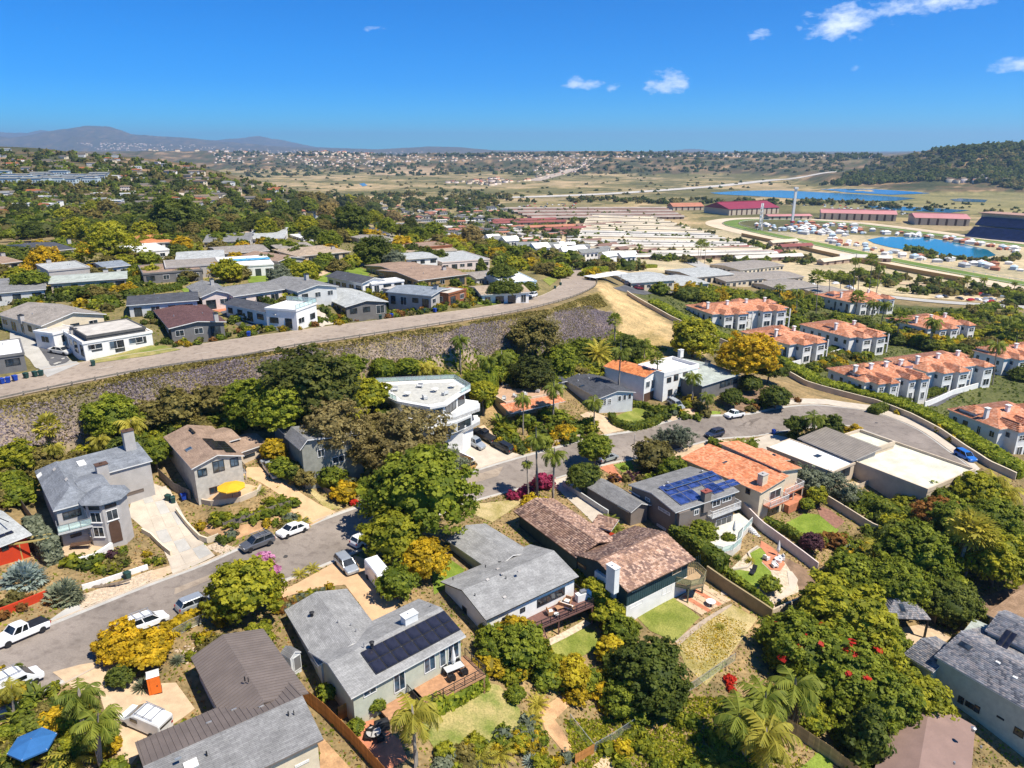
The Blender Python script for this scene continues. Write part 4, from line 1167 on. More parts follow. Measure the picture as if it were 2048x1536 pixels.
def board_fence(label,pts,hgt,mat,bw=.16,post=None,gap=.012,cat='fence',group=None,horiz=False,name='board_fence',world=None):
 """fence of single boards, each its own piece"""
 P=world or PX(pts);tot=sum((b-a).length for a,b in zip(P,P[1:]));o=P[0].copy();r=empty(name,o,label,cat,group)
 if horiz:
  n=max(1,round(tot/2.2));Q=resample(P,n+1)
  for i in range(n):
   a,b=Q[i],Q[i+1];za,zb=h(a.x,a.y),h(b.x,b.y);k=int(hgt/bw)
   U=(Vector((b.x,b.y,zb))-Vector((a.x,a.y,za)));L=U.length;U/=L;N=Vector((-U.y,U.x,0)).normalized()
   for j in range(k):
    mb=MB();mb.frame_box(Vector((a.x,a.y,za))-o,U,N,Vector((0,0,1)),.03,L-.03,-.015,.015,.06+j*bw,.06+(j+1)*bw-.025);mb.build('board',mat,r)
   mb=MB();mb.frame_box(Vector((a.x,a.y,za))-o,U,N,Vector((0,0,1)),-.05,.05,-.05,.05,-.4,hgt+.06);mb.build('post',post or mat,r)
  return r
 n=max(1,round(tot/(bw+gap)));Q=resample(P,n+1);mesh=None;mb=MB();mb.box(-bw/2,bw/2,-.012,.012,-.15,hgt);mesh=mb.mesh('board',mat)
 mb=MB();mb.box(-.05,.05,-.05,.05,-.3,hgt-.05);pm=mb.mesh('post',post or mat)
 for i in range(n):
  c=Q[i].lerp(Q[i+1],.5);d=Q[i+1]-Q[i];z=h(c.x,c.y);ang=math.atan2(d.y,d.x)
  q=put('board',mesh,r,(c.x-o.x,c.y-o.y,z-o.z+rnd.uniform(-.02,.02)));q.rotation_euler=(0,rnd.uniform(-.01,.01),ang)
  if i%14==0:
   nn=Vector((-d.y,d.x,0)).normalized()*.08;q=put('post',pm,r,(c.x-o.x+nn.x,c.y-o.y+nn.y,z-o.z));q.rotation_euler=(0,0,ang)
 return r
 # ------------------------------------------------------------------ vehicles
M_TYRE=plain('tyre_rubber',(.022,.022,.023),.9,.1);M_RIM=plain('wheel_rim',(.38,.38,.39),.35,.1,4,metal=.7)
M_CGLASS=glassmat('car_glass',(.012,.016,.02),.08);M_LAMP=plain('headlamp',(.75,.76,.74),.2,.05,spec=.6);M_TAIL=plain('tail_lamp',(.40,.02,.015),.3,.05)
def paint_(name,c,metal=.15):
 k='car_paint_'+name
 if k in MATS:return MATS[k]
 m,n,l,p=_nt(k);f=noise_tex(n,l,1.2,2);l.new(ramp2(n,l,f,sc(c,.93),sc(c,1.05)),p.inputs['Base Color'])
 p.inputs['Roughness'].default_value=.32;p.inputs['Metallic'].default_value=metal;p.inputs['Coat Weight'].default_value=.5;p.inputs['Coat Roughness'].default_value=.08
 MATS[k]=m;return m
PAINT={'white':paint_('white',(.78,.78,.77),0),'silver':paint_('silver',(.42,.45,.47),.4),'grey':paint_('grey',(.115,.12,.13),.3),'black':paint_('black',(.02,.021,.024),.1),'gold':paint_('gold',(.50,.29,.07),.2),
'blue':paint_('blue',(.03,.17,.55),.2),'steel':paint_('steel_blue',(.035,.13,.25),.3),'red':paint_('red',(.50,.02,.02),.1),'navy':paint_('navy',(.03,.04,.075),.2),'maroon':paint_('maroon',(.22,.02,.03),.1),'cover':plain('car_cover_cloth',(.50,.49,.46),.9,.12,2)}
CAR_DIM={'sedan':(4.85,1.85,1.45),'suv':(4.65,1.88,1.68),'wagon':(4.75,1.88,1.55),'pickup':(5.4,1.9,1.75),'cargo':(5.9,2.05,2.7),'smallvan':(5.0,1.95,1.95),'coupe':(4.5,1.82,1.32)}
def loft(mb,secs,mi=0):
 """secs: list of rings (equal count) -> skin with end caps"""
 n=len(secs[0]);vs=[q for s_ in secs for q in s_]
 fs=[(i*n+j,i*n+(j+1)%n,(i+1)*n+(j+1)%n,(i+1)*n+j)for i in range(len(secs)-1)for j in range(n)]
 fs+=[tuple(range(n))[::-1],tuple((len(secs)-1)*n+j for j in range(n))];mb.add(vs,fs,mi)
def car_meshes(kind,color):
 L,Wd,Ht=CAR_DIM[kind];hw=Wd/2;P=PAINT[color];out=[]
 zb=.24 if kind in('suv','pickup','cargo','smallvan')else .18
 belt={'sedan':.93,'suv':1.05,'wagon':.98,'pickup':1.08,'cargo':1.25,'smallvan':1.1,'coupe':.86}[kind]
 hood=belt-(.10 if kind!='cargo' else .12)
 tail={'sedan':belt+.02,'suv':belt+.06,'wagon':belt+.05,'pickup':belt,'cargo':Ht-.12,'smallvan':Ht-.15,'coupe':belt+.04}[kind]
 nose={'cargo':.9,'smallvan':.95}.get(kind,1.1 if kind!='pickup' else 1.35)
 def ring(x,top,w,low=zb):
  r=.1;return[(x,-w,low+.12),(x,-w*1.0,top-r*1.6),(x,-w+r*.9,top),(x,w-r*.9,top),(x,w,top-r*1.6),(x,w,low+.12),(x,w-.12,low),(x,-w+.12,low)]
 b=MB();wb=nose+.25
 if kind in('cargo','smallvan'):
  secs=[ring(-L/2,hood-.25,hw*.82,zb+.1),ring(-L/2+.12,hood-.1,hw*.93),ring(-L/2+nose*.9,hood+.02,hw),ring(-L/2+nose+.75,Ht-.22,hw*.97),ring(-L/2+nose+1.15,Ht-.03,hw*.96),ring(L/2-.1,Ht,hw*.95),ring(L/2,Ht-.15,hw*.92,zb+.1)]
 else:
  bed=.72 if kind=='pickup' else 0
  secs=[ring(-L/2,hood-.3,hw*.80,zb+.1),ring(-L/2+.12,hood-.12,hw*.94),ring(-L/2+nose*.55,hood-.02,hw*.99),ring(-L/2+nose+.1,belt-.03,hw),ring(0,belt,hw),ring(L/2-.75,tail-.02,hw),ring(L/2-.12,tail-.05,hw*.95),ring(L/2,tail-.32,hw*.86,zb+.1)]
 loft(b,secs)
 out.append(('body',b.mesh('body',P,False),[]))
 def glass(pts):
  g=MB();(xa,za),(xb,zb_),(xc,zc),(xd,zd)=pts;wi=hw*.93;wt=hw*.76
  g.add([(xa,-wi,za),(xa,wi,za),(xb,wt,zb_),(xb,-wt,zb_),(xc,-wt,zc),(xc,wt,zc),(xd,wi,zd),(xd,-wi,zd)],[(0,1,2,3),(3,2,5,4),(4,5,6,7),(1,6,5,2),(0,3,4,7)]);return g
 if kind not in('cargo','smallvan'):
  x0=-L/2+nose
  xe={'sedan':L/2-.75,'suv':L/2-.1,'wagon':L/2-.12,'pickup':x0+1.75,'coupe':L/2-.45}[kind]
  xt0=x0+(.85 if kind!='pickup' else .6);xt1={'sedan':xe-.75,'suv':xe-.35,'wagon':xe-.5,'pickup':xe-.08,'coupe':xe-1.0}[kind]
  zt=Ht-.06
  out.append(('window_glass',glass([(x0+.08,belt-.04),(xt0,zt),(xt1,zt),(xe,belt-.04)]).mesh('window_glass',M_CGLASS),[]))
  r=MB();wt=hw*.77
  loft(r,[[(xt0-.12,-wt,zt-.03),(xt0-.12,wt,zt-.03),(xt0-.12,wt*.9,zt+.01),(xt0-.12,-wt*.9,zt+.01)],[(xt0+.3,-wt,zt-.02),(xt0+.3,wt,zt-.02),(xt0+.3,wt*.9,zt+.055),(xt0+.3,-wt*.9,zt+.055)],
  [(xt1-.2,-wt,zt-.02),(xt1-.2,wt,zt-.02),(xt1-.2,wt*.9,zt+.05),(xt1-.2,-wt*.9,zt+.05)],[(xt1+.1,-wt,zt-.04),(xt1+.1,wt,zt-.04),(xt1+.1,wt*.9,zt),(xt1+.1,-wt*.9,zt)]])
  wi=hw*.935
  for(xa,xb)in((x0+.06,xt0-.02),(xe-.02,xt1+.02),((x0+xe)/2+.1,(xt0+xt1)/2+.1)):
   for s in(-1,1):
    r.add([(xa-.05,s*wi,belt-.05),(xa+.05,s*wi,belt-.05),(xb+.05,s*wt,zt),(xb-.05,s*wt,zt),(xa-.05,s*(wi-.06),belt-.05),(xa+.05,s*(wi-.06),belt-.05),(xb+.05,s*(wt-.06),zt),(xb-.05,s*(wt-.06),zt)],
    [(0,1,2,3),(4,7,6,5),(0,3,7,4),(1,5,6,2)])
  out.append(('roof',r.mesh('roof',P),[]))
  if kind=='pickup':
   bd=MB();bd.box(xe+.12,L/2-.1,-hw+.12,hw-.12,belt-.45,belt+.012);out.append(('cargo_bed',bd.mesh('cargo_bed',M_BLK),[]))
 else:
  g=MB();x0=-L/2+nose*.9;hd=hood+.04
  g.add([(x0+.02,-hw*.9,hd),(x0+.02,hw*.9,hd),(x0+.8,hw*.84,Ht-.28),(x0+.8,-hw*.84,Ht-.28)],[(0,1,2,3)]);g.v=[(v[0]-.05,v[1],v[2]+.03)for v in g.v]
  for s in(-1,1):g.box(x0+.75,x0+1.6,s*hw*.975-.02,s*hw*.975+.02,belt,Ht-.45)
  g.box(L/2-.01,L/2+.02,-hw*.75,hw*.75,belt+.2,Ht-.4)
  out.append(('window_glass',g.mesh('window_glass',M_CGLASS),[]))
 rw=.36 if kind in('pickup','cargo','suv')else .33
 ty=MB();ty.lathe((0,0,0),[(rw*.55,-.11),(rw*.94,-.11),(rw,-.07),(rw,.07),(rw*.94,.11),(rw*.55,.11)],18);ty.v=[(v[0],v[2],v[1])for v in ty.v]
 rm=MB();rm.lathe((0,0,0),[(rw*.6,-.1),(rw*.62,.1)],12);rm.v=[(v[0],v[2],v[1])for v in rm.v]
 out.append(('wheel',ty.mesh('wheel',M_TYRE),[('rim',rm.mesh('rim',M_RIM))],[(x,s*(hw-.08),rw-.0)for x in(-L/2+.9,L/2-.95)for s in(-1,1)]))
 hl=MB();hl.box(-.06,.05,-.2,.2,-.07,.07);tlm=MB();tlm.box(-.04,.05,-.1,.1,-.14,.14)
 out.append(('headlight',hl.mesh('headlight',M_LAMP),[],[(-L/2+.1,s*hw*.66,hood-.24)for s in(-1,1)]))
 out.append(('taillight',tlm.mesh('taillight',M_TAIL),[],[(L/2-.03,s*hw*.78,min(tail-.3,1.0))for s in(-1,1)]))
 return out
CARS={}
def car(label,kind,color,rear,front,group='vehicles parked around the houses',name=None,rack=False,lift=.06,extra=None,world=None):
 """car standing on the ground from its rear pixel to its nose pixel"""
 k=(kind,color)
 if k not in CARS:CARS[k]=car_meshes(kind,color)
 a,b=(W(*rear),W(*front))if world is None else world
 c=a.lerp(b,.5);d=Vector((b.x-a.x,b.y-a.y,0)).normalized();z=h(c.x,c.y)+lift
 dz=(h(c.x+d.x*1.5,c.y+d.y*1.5)-h(c.x-d.x*1.5,c.y-d.y*1.5))/3
 nm=name or{'sedan':'parked_car','suv':'parked_suv','wagon':'parked_wagon','pickup':'pickup_truck','cargo':'cargo_van','smallvan':'work_van','coupe':'parked_coupe'}[kind]
 r=empty(nm,(c.x,c.y,z),label,{'pickup':'truck','cargo':'van','smallvan':'van'}.get(kind,'car'),group)
 r.rotation_euler=(0,math.atan(dz),math.atan2(-d.y,-d.x))
 r.rotation_mode='XYZ'
 for it in CARS[k]:
  for loc in(it[3]if len(it)>3 else[(0,0,0)]):
   o=put(it[0],it[1],r,loc)
   for(sn,sm)in it[2]:put(sn,sm,o)
 L,Wd,Ht=CAR_DIM[kind]
 if rack:
  mb=MB()
  for x in(-.4,.5,1.4):mb.box(x-.03,x+.03,-Wd*.42,Wd*.42,Ht+.1,Ht+.15)
  for s in(-1,1):mb.box(-.6,1.7,s*Wd*.4-.03,s*Wd*.4+.03,Ht+.15,Ht+.2)
  mb.build('roof_rack',M_ALU if rack is True else rack,r)
 return r
 # ------------------------------------------------------------------ ground sheets of the near lots
sheet('driveway',[(105,1345),(160,1330),(232,1318),(262,1352),(293,1368),(352,1366),(390,1418),(372,1432),(300,1480),(262,1530),(222,1500),(215,1440),(200,1392),(150,1380)],M_TAN,.06)
sheet('bare_earth_strip',[(598,1398),(640,1470),(700,1536),(740,1590),(640,1600),(640,1500),(612,1432)],M_DIRT,.06)
sheet('driveway',[(596,1166),(665,1128),(712,1112),(760,1130),(800,1200),(790,1225),(745,1245),(738,1235),(690,1170),(640,1175),(585,1190),(560,1200),(548,1190)],M_TANC,.06)
sheet('lawn',[(862,1130),(890,1112),(930,1140),(905,1170),(868,1190)],G_LUSH,.06)
sheet('lawn',[(852,1418),(960,1362),(1000,1372),(1040,1420),(1045,1480),(960,1520),(870,1500),(845,1460)],G_MIX,.06)
sheet('patio',[(712,1450),(745,1440),(800,1480),(815,1520),(770,1545),(720,1500)],M_TERRA,.07)
sheet('lawn',[(1070,1305),(1160,1252),(1190,1262),(1205,1290),(1130,1330),(1080,1340)],G_GREEN,.06)
sheet('bare_earth_strip',[(1075,1290),(1170,1240),(1182,1248),(1078,1302)],M_GRAV,.08)
sheet('lawn',[(1262,1222),(1330,1185),(1375,1215),(1400,1235),(1352,1285),(1300,1262)],G_GREEN,.06)
sheet('concrete_path',[(1350,1284),(1400,1244),(1450,1214),(1464,1208),(1463,1213),(1405,1252),(1358,1292)],plain('worn_path',(.38,.30,.22),.9,.15),.08)
sheet('dry_yard',[(1352,1285),(1440,1228),(1465,1210),(1515,1238),(1490,1270),(1440,1340),(1412,1372),(1370,1330)],G_DRY,.05)
sheet('driveway',[(1098,962),(1135,953),(1165,985),(1205,1020),(1208,1035),(1185,1045),(1160,1020),(1118,982)],M_CONC,.06)
sheet('front_lawn',[(952,1008),(1040,998),(1042,1006),(1002,1034),(985,1045),(948,1030)],G_DRY,.06)
sheet('driveway',[(1470,885),(1540,868),(1600,880),(1560,900),(1500,905)],M_CONC,.06)
sheet('driveway',[(1340,905),(1375,893),(1440,880),(1470,885),(1455,905),(1420,915),(1360,920)],M_TAN,.065)
sheet('brick_path',[(1198,936),(1225,928),(1235,945),(1250,960),(1240,966),(1222,950)],M_TERRA,.07)
sheet('front_lawn',[(1228,930),(1262,922),(1268,938),(1245,945)],G_LUSH,.06)
sheet('lawn',[(1592,1545),(1640,1502),(1668,1520),(1660,1560)],G_LUSH,.06)
sheet('bare_slope',[(1190,1500),(1260,1462),(1330,1420),(1345,1432),(1280,1480),(1220,1520)],M_DIRT,.06);sheet('bare_slope',[(1080,1420),(1130,1385),(1150,1400),(1110,1440),(1150,1500),(1140,1520),(1090,1460)],M_DIRT,.06)
sheet('garden_gravel',[(1440,1190),(1460,1140),(1500,1100),(1530,1090),(1540,1120),(1590,1130),(1610,1180),(1560,1200),(1545,1212),(1500,1190)],M_GRAV,.05)
sheet('lawn',[(1446,1146),(1470,1138),(1502,1144),(1508,1128),(1498,1108),(1520,1096),(1534,1106),(1523,1126),(1542,1144),(1545,1158),(1520,1172),(1505,1180),(1470,1158)],G_LUSH,.08,step=1)
sheet('terrace',[(1522,1082),(1545,1096),(1562,1112),(1570,1130),(1560,1143),(1540,1140),(1524,1124),(1532,1108),(1520,1094)],M_TERRA,.1,step=1)
sheet('flagstone_path',[(1574,1142),(1584,1144),(1596,1160),(1590,1182),(1560,1202),(1530,1214),(1526,1208),(1560,1190),(1578,1172)],M_CONC,.09,step=1)
sheet('planting_bed',[(1560,1112),(1600,1130),(1640,1160),(1600,1185),(1592,1160)],M_SOIL,.06)
sheet('lawn',[(1572,1046),(1610,1026),(1640,1030),(1678,1060),(1650,1088),(1610,1082)],G_LUSH,.06)
sheet('brick_patio',[(1630,1010),(1660,1020),(1690,1044),(1672,1058),(1640,1032)],plain('brick_paving',(.26,.13,.09),.9,.2,2),.07)
sheet('driveway',[(345,1148),(430,1112),(372,1040),(340,980),(300,965),(268,985),(255,1030),(290,1060),(330,1100)],M_CONC,.06)
sheet('apron',[(268,1155),(300,1143),(345,1130),(352,1140),(315,1160)],M_TAN,.05)
sheet('driveway',[(545,985),(560,960),(520,935),(495,935),(480,950),(520,965),(560,990),(590,1030),(620,1052),(672,1024),(640,1010),(600,985),(575,955)],M_TANC,.06)
sheet('patio',[(405,985),(470,965),(520,975),(535,985),(480,1005),(420,1010)],M_TANC,.09)
sheet('dry_strip',[(585,965),(610,975),(655,1020),(690,1016),(640,990),(600,955)],G_DRY,.05)
sheet('patio',[(110,1098),(165,1082),(225,1080),(232,1090),(180,1112),(130,1112)],M_TAN,.07)
sheet('rock_mulch',[(165,1190),(305,1140),(316,1158),(160,1218)],M_GRAV,.05)
sheet('driveway',[(100,1240),(150,1205),(168,1212),(166,1222),(112,1244)],M_CONCG,.05)
sheet('rock_mulch',[(408,1095),(435,1084),(470,1096),(445,1108)],M_GRAV,.05)
sheet('planting_bed',[(405,1060),(450,1090),(530,1060),(620,1030),(600,1015),(530,1045),(450,1060),(420,1040)],M_DIRT,.045)
sheet('driveway',[(910,900),(960,880),(985,895),(1042,910),(985,928),(950,940)],M_CONC,.06)
sheet('path',[(955,855),(968,850),(1000,880),(1020,895),(1008,900)],M_TAN,.06)
sheet('driveway',[(1160,830),(1180,822),(1215,835),(1258,858),(1210,869),(1190,852)],M_TAN,.06)
sheet('front_lawn',[(1232,832),(1270,816),(1300,820),(1312,835),(1270,848),(1245,848)],G_GREEN,.06)
sheet('terrace',[(1215,812),(1255,802),(1285,808),(1245,822),(1225,824)],M_TERRA,.08)
sheet('brick_drive',[(1328,835),(1350,818),(1380,815),(1392,828),(1345,842)],M_TAN,.06)
sheet('brick_steps',[(1362,800),(1380,800),(1398,815),(1388,826)],M_TERRA,.09)
sheet('front_lawn',[(1405,830),(1425,822),(1442,824),(1440,829),(1410,833)],G_LUSH,.06)
sheet('bare_slope',[(1440,790),(1520,770),(1590,790),(1580,810),(1500,822),(1450,820)],M_SOIL,.05)
sheet('footpath',[(1535,806),(1590,798),(1655,799),(1745,811),(1835,843),(1905,890),(1960,938),(1952,946),(1898,900),(1828,853),(1741,821),(1653,809),(1589,809),(1550,815)],M_CONC,.09)
sheet('flat_terrace',[(1945,1200),(2048,1165),(2200,1220),(2048,1290),(1990,1250)],M_SOIL,.05)
# ------------------------------------------------------------------ near houses, downhill side of the street
def seams(hs,w,key,mat,gap=.45,hgt=.05):
 """standing seams of a metal roof, each a rib of its own"""
 pl=w.roofp[key];us=[q[0]for q in pl.uvs];vs=[q[1]for q in pl.uvs];n=int((max(us)-min(us))/gap)
 mb=MB();mb.frame_box((0,0,0),pl.U,pl.V,pl.N,-.025,.025,.02,max(vs)-.02,0,hgt);me=mb.mesh('seam',mat)
 for i in range(n+1):put('seam',me,w.roof,pl.o-hs.loc+pl.U*(min(us)+gap*(i+.3)))
DG=glassmat('solar_cells_black',(.012,.012,.018),.12);BG=glassmat('solar_cells_blue',(.02,.035,.115),.15)
S=House('metal_roof_house','grey standing-seam metal roofed house with shingled rear slope, bottom left corner')
w1=S.wing((315,1640),(647,1478),(536,1372),3.0,'gable','x',1.35,wall=M_CREAM,roofm=S_MID,zg=.2,fascia=M_RIBM)
w1.roof.data.materials[0]=S_MID
pl=w1.roofp['b'];mb=MB();mb.frame_box(pl.o-S.loc,pl.U,pl.V,pl.N,0,max(q[0]for q in pl.uvs),0,max(q[1]for q in pl.uvs),.004,.03);mb.build('metal_sheet',M_RIBM,w1.roof);seams(S,w1,'b',M_RIBM,.5,.09)
w2=S.wing((457,1460),(617,1385),(491,1271),3.0,'gable','y',1.25,wall=M_LGREY,roofm=M_RIBM,zg=.25,rf=.45,fascia=M_RIBM)
seams(S,w2,'l',M_RIBM);seams(S,w2,'r',M_RIBM)
S.pipe(w2.roofp['r'],(490,1362));S.pipe(w2.roofp['r'],(497,1364),.05);S.pipe(w1.roofp['f'],(577,1432));S.pipe(w1.roofp['f'],(588,1430),.05);S.pipe(w1.roofp['f'],(414,1512))
for(x,y)in((523,1414),(468,1420),(418,1446),(356,1518)):S.flat_on('roof_vent',w1.roofp['b'],(x,y),.5,.2,M_ALU,.12,M_ALU)
S.flat_on('skylight',w1.roofp['f'],(382,1530),1.1,.8,M_FLATY,.15,M_TRIM)
S.win(w1.wallp['f'],(590,1536),(618,1520),frame=M_TRIM,cols=2)
S=House('solar_roof_house','grey shingled L-shaped house with long black solar array on rear slope')
w1=S.wing((702,1397),(932,1272),(840,1196),3.0,'gable','x',1.3,wall=M_SAGEW,roofm=S_GREY,zg=-1.6,found=4)
w2=S.wing((636,1331),(772,1277),(668,1186),3.0,'gable','y',1.05,wall=M_LGREY,roofm=S_GREY,zg=-1.6,found=3)
R_=w1.roofp['f']
S.solar(R_,(752,1351),(888,1222),8,2,DG)
S.box_on('chimney',w1.roofp['b'],(819,1243),1.7,1.0,-.8,.95,M_WHITE,M_TRIM)
S.pipe(w1.roofp['b'],(744,1292),.2,.45);S.pipe(w2.roofp['l'],(624,1232),.2,.45);S.pipe(w1.roofp['b'],(728,1294),.06,.5,M_ALU)
for q in((676,1246),(702,1252),(712,1264)):S.pipe(w2.roofp['r'],q,.07,.35,M_ALU)
S.pipe(w1.roofp['b'],(862,1213),.08,.3,M_ALU)
wf=w1.wallp['f']
for a,b,c in(((786,1352),(811,1375),2),((847,1316),(871,1336),2),((878,1300),(892,1328),1),((895,1290),(918,1312),2),((726,1385),(753,1382),2)):S.win(wf,a,b,cols=c,glass=M_GLASSB)
S.win(w1.wallp['l'],(622,1318),(642,1342),cols=3)
d,P,L,Wd=S.deck((842,1418),(972,1350),(922,1314),-.6,M_DECK,rail=M_TRIMD,sides='flr')
S.deck((778,1440),(850,1400),(812,1374),-.6,M_DECK,posts=False)
S=House('white_deck_house','white house with pale grey shingle roof and raised brown deck at the rear')
w1=S.wing((972,1241),(1158,1153),(1064,1087),3.1,'gable','x',1.5,wall=M_WHITE,roofm=S_GREY,zg=-4.0,found=5,fascia=M_TRIMD)
w2=S.wing((985,1143),(1066,1105),(973,1046),3.1,'gable','y',1.1,wall=M_SAGEW,roofm=S_GREY,zg=-4.0)
wf=w1.wallp['f']
S.win(wf,(1074,1200),(1129,1189),'sliding_door',M_TRIMD,cols=3);S.win(wf,(1040,1218),(1050,1222),frame=M_TRIMD);S.win(wf,(1004,1236),(1014,1248),'door',M_TRIMD)
S.win(w1.wallp['l'],(925,1210),(934,1232),frame=M_TRIMD)
for q in((995,1138),(1004,1148),(975,1160),(1038,1143),(1009,1195)):S.flat_on('roof_vent',w1.roofp['f']if q[1]>1150 else w1.roofp['b'],q,.45,.35,M_GREYW,.12,M_GREYW)
S.flat_on('skylight',w1.roofp['b'],(1002,1122),1.0,.6,M_GLASS)
for q in((971,1135),(1012,1158),(906,1160),(950,1192)):S.pipe(w1.roofp['f'],q,.06,.4)
d,P,L,Wd=S.deck((1046,1270),(1188,1210),(1140,1178),.05,M_DECKB,rail=M_BLK,sides='fr',post_mat=M_DECKB,railh=.95)
S.deck((1016,1262),(1056,1244),(1040,1232),.05,M_DECKB,posts=False,t=.4)
for i in range(10):
 mb=MB();q=P(2.2,-.15-.28*i,-.2-.26*i);mb.frame_box(q,w1.ux,w1.uy,(0,0,1),-.75,.75,-.28,0,-.05,0);mb.build('stair_tread',M_DECKB,d)
mb=MB()
for sgn in(-.8,.8):
 a_,b_=P(2.2+sgn,0,0),P(2.2+sgn,-3.0,-2.75);mb.add([a_,b_,b_+Vector((0,0,-.3)),a_+Vector((0,0,-.3)),a_+w1.ux*.06,b_+w1.ux*.06,b_+w1.ux*.06+Vector((0,0,-.3)),a_+w1.ux*.06+Vector((0,0,-.3))],[(0,1,2,3),(7,6,5,4),(0,4,5,1),(3,2,6,7)])
mb.build('stair_stringer',M_DECKB,d)
S=House('clay_shake_house','dark teal house with weathered brown clay tile roof and octagonal balcony')
tk=dict(pal=PAL_SHAKE,w=.34,c=.34,barrel=False,lift=.06)
w1=S.wing((1255,1185),(1391,1119),(1279,1048),3.0,'gable','x',1.75,ov=.7,wall=M_TEAL,roofm=plain('roof_underlay',(.20,.12,.08)),zg=-4.7,found=5,tile=tk,low=(M_WHITE,.1),fascia=M_TRIMB)
w2=S.wing((1152,1116),(1238,1084),(1085,1004),3.0,'gable','y',1.2,ov=.7,wall=M_TEAL,roofm=MATS['roof_underlay'],zg=-4.5,tile=tk,fascia=M_TRIMB,rf=.52)
w3=S.wing((1180,1050),(1222,1062),(1236,1044),2.7,'shed','f',.5,wall=M_REDW,roofm=MATS['roof_underlay'],zg=-4.5,tile=tk)
S.box_on('chimney',w1.roofp['b'],(1226,1142),.9,1.6,-3,.7,M_WHITE,M_TRIM)
mb=MB();q=w1.wallp['l'];mb.frame_box(q.o-S.loc,q.U,q.V,q.N,4.6,8.6,-5,2.8,.02,.5);mb.build('chimney_breast',M_WHITE,S.root)
wf=w1.wallp['f']
for a,b in(((1264,1178),(1290,1172)),((1345,1134),(1362,1142)),((1258,1212),(1285,1206)),((1324,1178),(1342,1182))):S.win(wf,a,b,frame=M_BEIGE if b[1]<1180 else M_TRIM,cols=2,glass=glassmat('window_amber',(.10,.08,.05)))
S.win(w1.wallp['l'],(1155,1122),(1172,1140),frame=M_TRIMB,glass=MATS['window_amber'])
for i in range(0,36):
 mb=MB();mb.frame_box(wf.o-S.loc,wf.U,wf.V,wf.N,i*.42+.1,i*.42+.15,.12,2.75,0,.03);mb.build('batten',M_TEAL,w1.wall)
c0=ray_at_z(1374,1152,-4.7);mb=MB();oc=[(c0.x-S.loc.x+2.7*math.cos(math.radians(22.5+45*k+20)),c0.y-S.loc.y+2.7*math.sin(math.radians(22.5+45*k+20)))for k in range(8)]
mb.prism(oc,-.35,0.0);bd=mb.build('balcony_floor',plain('balcony_tan',(.42,.29,.16),.8,.12),S.root)
mb=MB();mb.prism([(x*1.0+(x-(c0.x-S.loc.x))*.02,y+(y-(c0.y-S.loc.y))*.02)for x,y in oc],-.55,-.352);mb.build('balcony_fascia',plain('olive_paint',(.13,.13,.085)),bd)
for k in range(8):
 if k in(2,3):continue
 railing(Vector((*oc[k],0)),Vector((*oc[(k+1)%8],0)),plain('bronze_rail',(.22,.19,.11),.6),S.root,1.0,clearglass('balcony_glass',(.45,.38,.22),.45))
for(x,y)in(oc[5],oc[7],oc[0]):
 q=Vector((x,y,0))+S.loc;mb=MB();mb.box(x*.97-.1,x*.97+.1,y*.97-.1,y*.97+.1,h(q.x,q.y)-S.loc.z-.3,-.5);mb.build('post',MATS['olive_paint'],S.root)
S=House('taupe_solar_house','two-storey taupe house with blue solar panels and white trim balcony')
w1=S.wing((1351,1025),(1479,982),(1381,932),5.9,'gable','x',.95,wall=M_TAUPE,roofm=S_MID,zg=-7.0,found=4)
R_=w1.roofp['f'];S.solar(R_,(1362,1012),(1423,942),5,2,BG,M_ALU,skip=((2,0),(4,0)));S.solar(R_,(1424,988),(1466,958),3,2,BG,M_ALU)
S.solar(w1.roofp['b'],(1428,948),(1334,982),6,1,BG,M_ALU)
ch=S.box_on('chimney',R_,(1411,1000),1.5,1.0,-2,1.6,M_TAUPE,plain('brick_red',(.27,.075,.055)))
for q in((1335,968),(1327,975)):S.pipe(w1.roofp['b'],q,.18,.35,M_ALU)
S.pipe(w1.roofp['b'],(1404,945),.18,.35,M_ALU)
wl_=w1.wallp['l']
for a,b,c in(((1258,980),(1280,995),4),((1291,993),(1300,1005),1),((1317,1012),(1340,1032),3),((1263,1022),(1278,1038),1),((1290,1036),(1302,1050),1),((1314,1046),(1332,1062),3)):S.win(wl_,a,b,cols=c,rows=2,fw=.12)
wf=w1.wallp['f']
for a,b,c in(((1353,1028),(1378,1040),4),((1388,1020),(1397,1028),2),((1357,1060),(1376,1076),3),((1425,1002),(1440,1010),2),((1445,996),(1462,1000),3)):S.win(wf,a,b,cols=c,fw=.12)
S.win(wf,(1432,1040),(1462,1046),'sliding_door',cols=3)
mb=MB();q=wf;u0,_=q.hit(1352,1040);mb.frame_box(q.o-S.loc,q.U,q.V,q.N,u0,u0+2.4,2.9,5.6,.02,.7);mb.build('bay_window',M_TAUPE,S.root)
d,P,L,Wd=S.deck((1424,1036),(1482,1014),(1466,1002),2.9,M_LGREY,rail=M_TRIM,sides='flr',posts=False,bal=.13)
g1=S.wing((1252,1020),(1262,1022),(1243,962),2.9,'shed','f',.1,body=False,zg=-5.6)if False else None
w2=S.wing((1262,1025),(1303,1010),(1226,952),2.9,'gable','y',1.0,wall=M_TAUPE,roofm=S_MID,zg=-5.4)
S.win(w2.wallp['l'],(1236,1005),(1258,1026),'garage_door',glass=M_TRIM,cols=2)
tp=[ray_at_z(x,y,-6.9)-S.loc for x,y in((1392,1062),(1424,1040),(1478,1026),(1504,1046),(1486,1066),(1482,1086),(1466,1100),(1444,1106),(1420,1100),(1402,1082))]
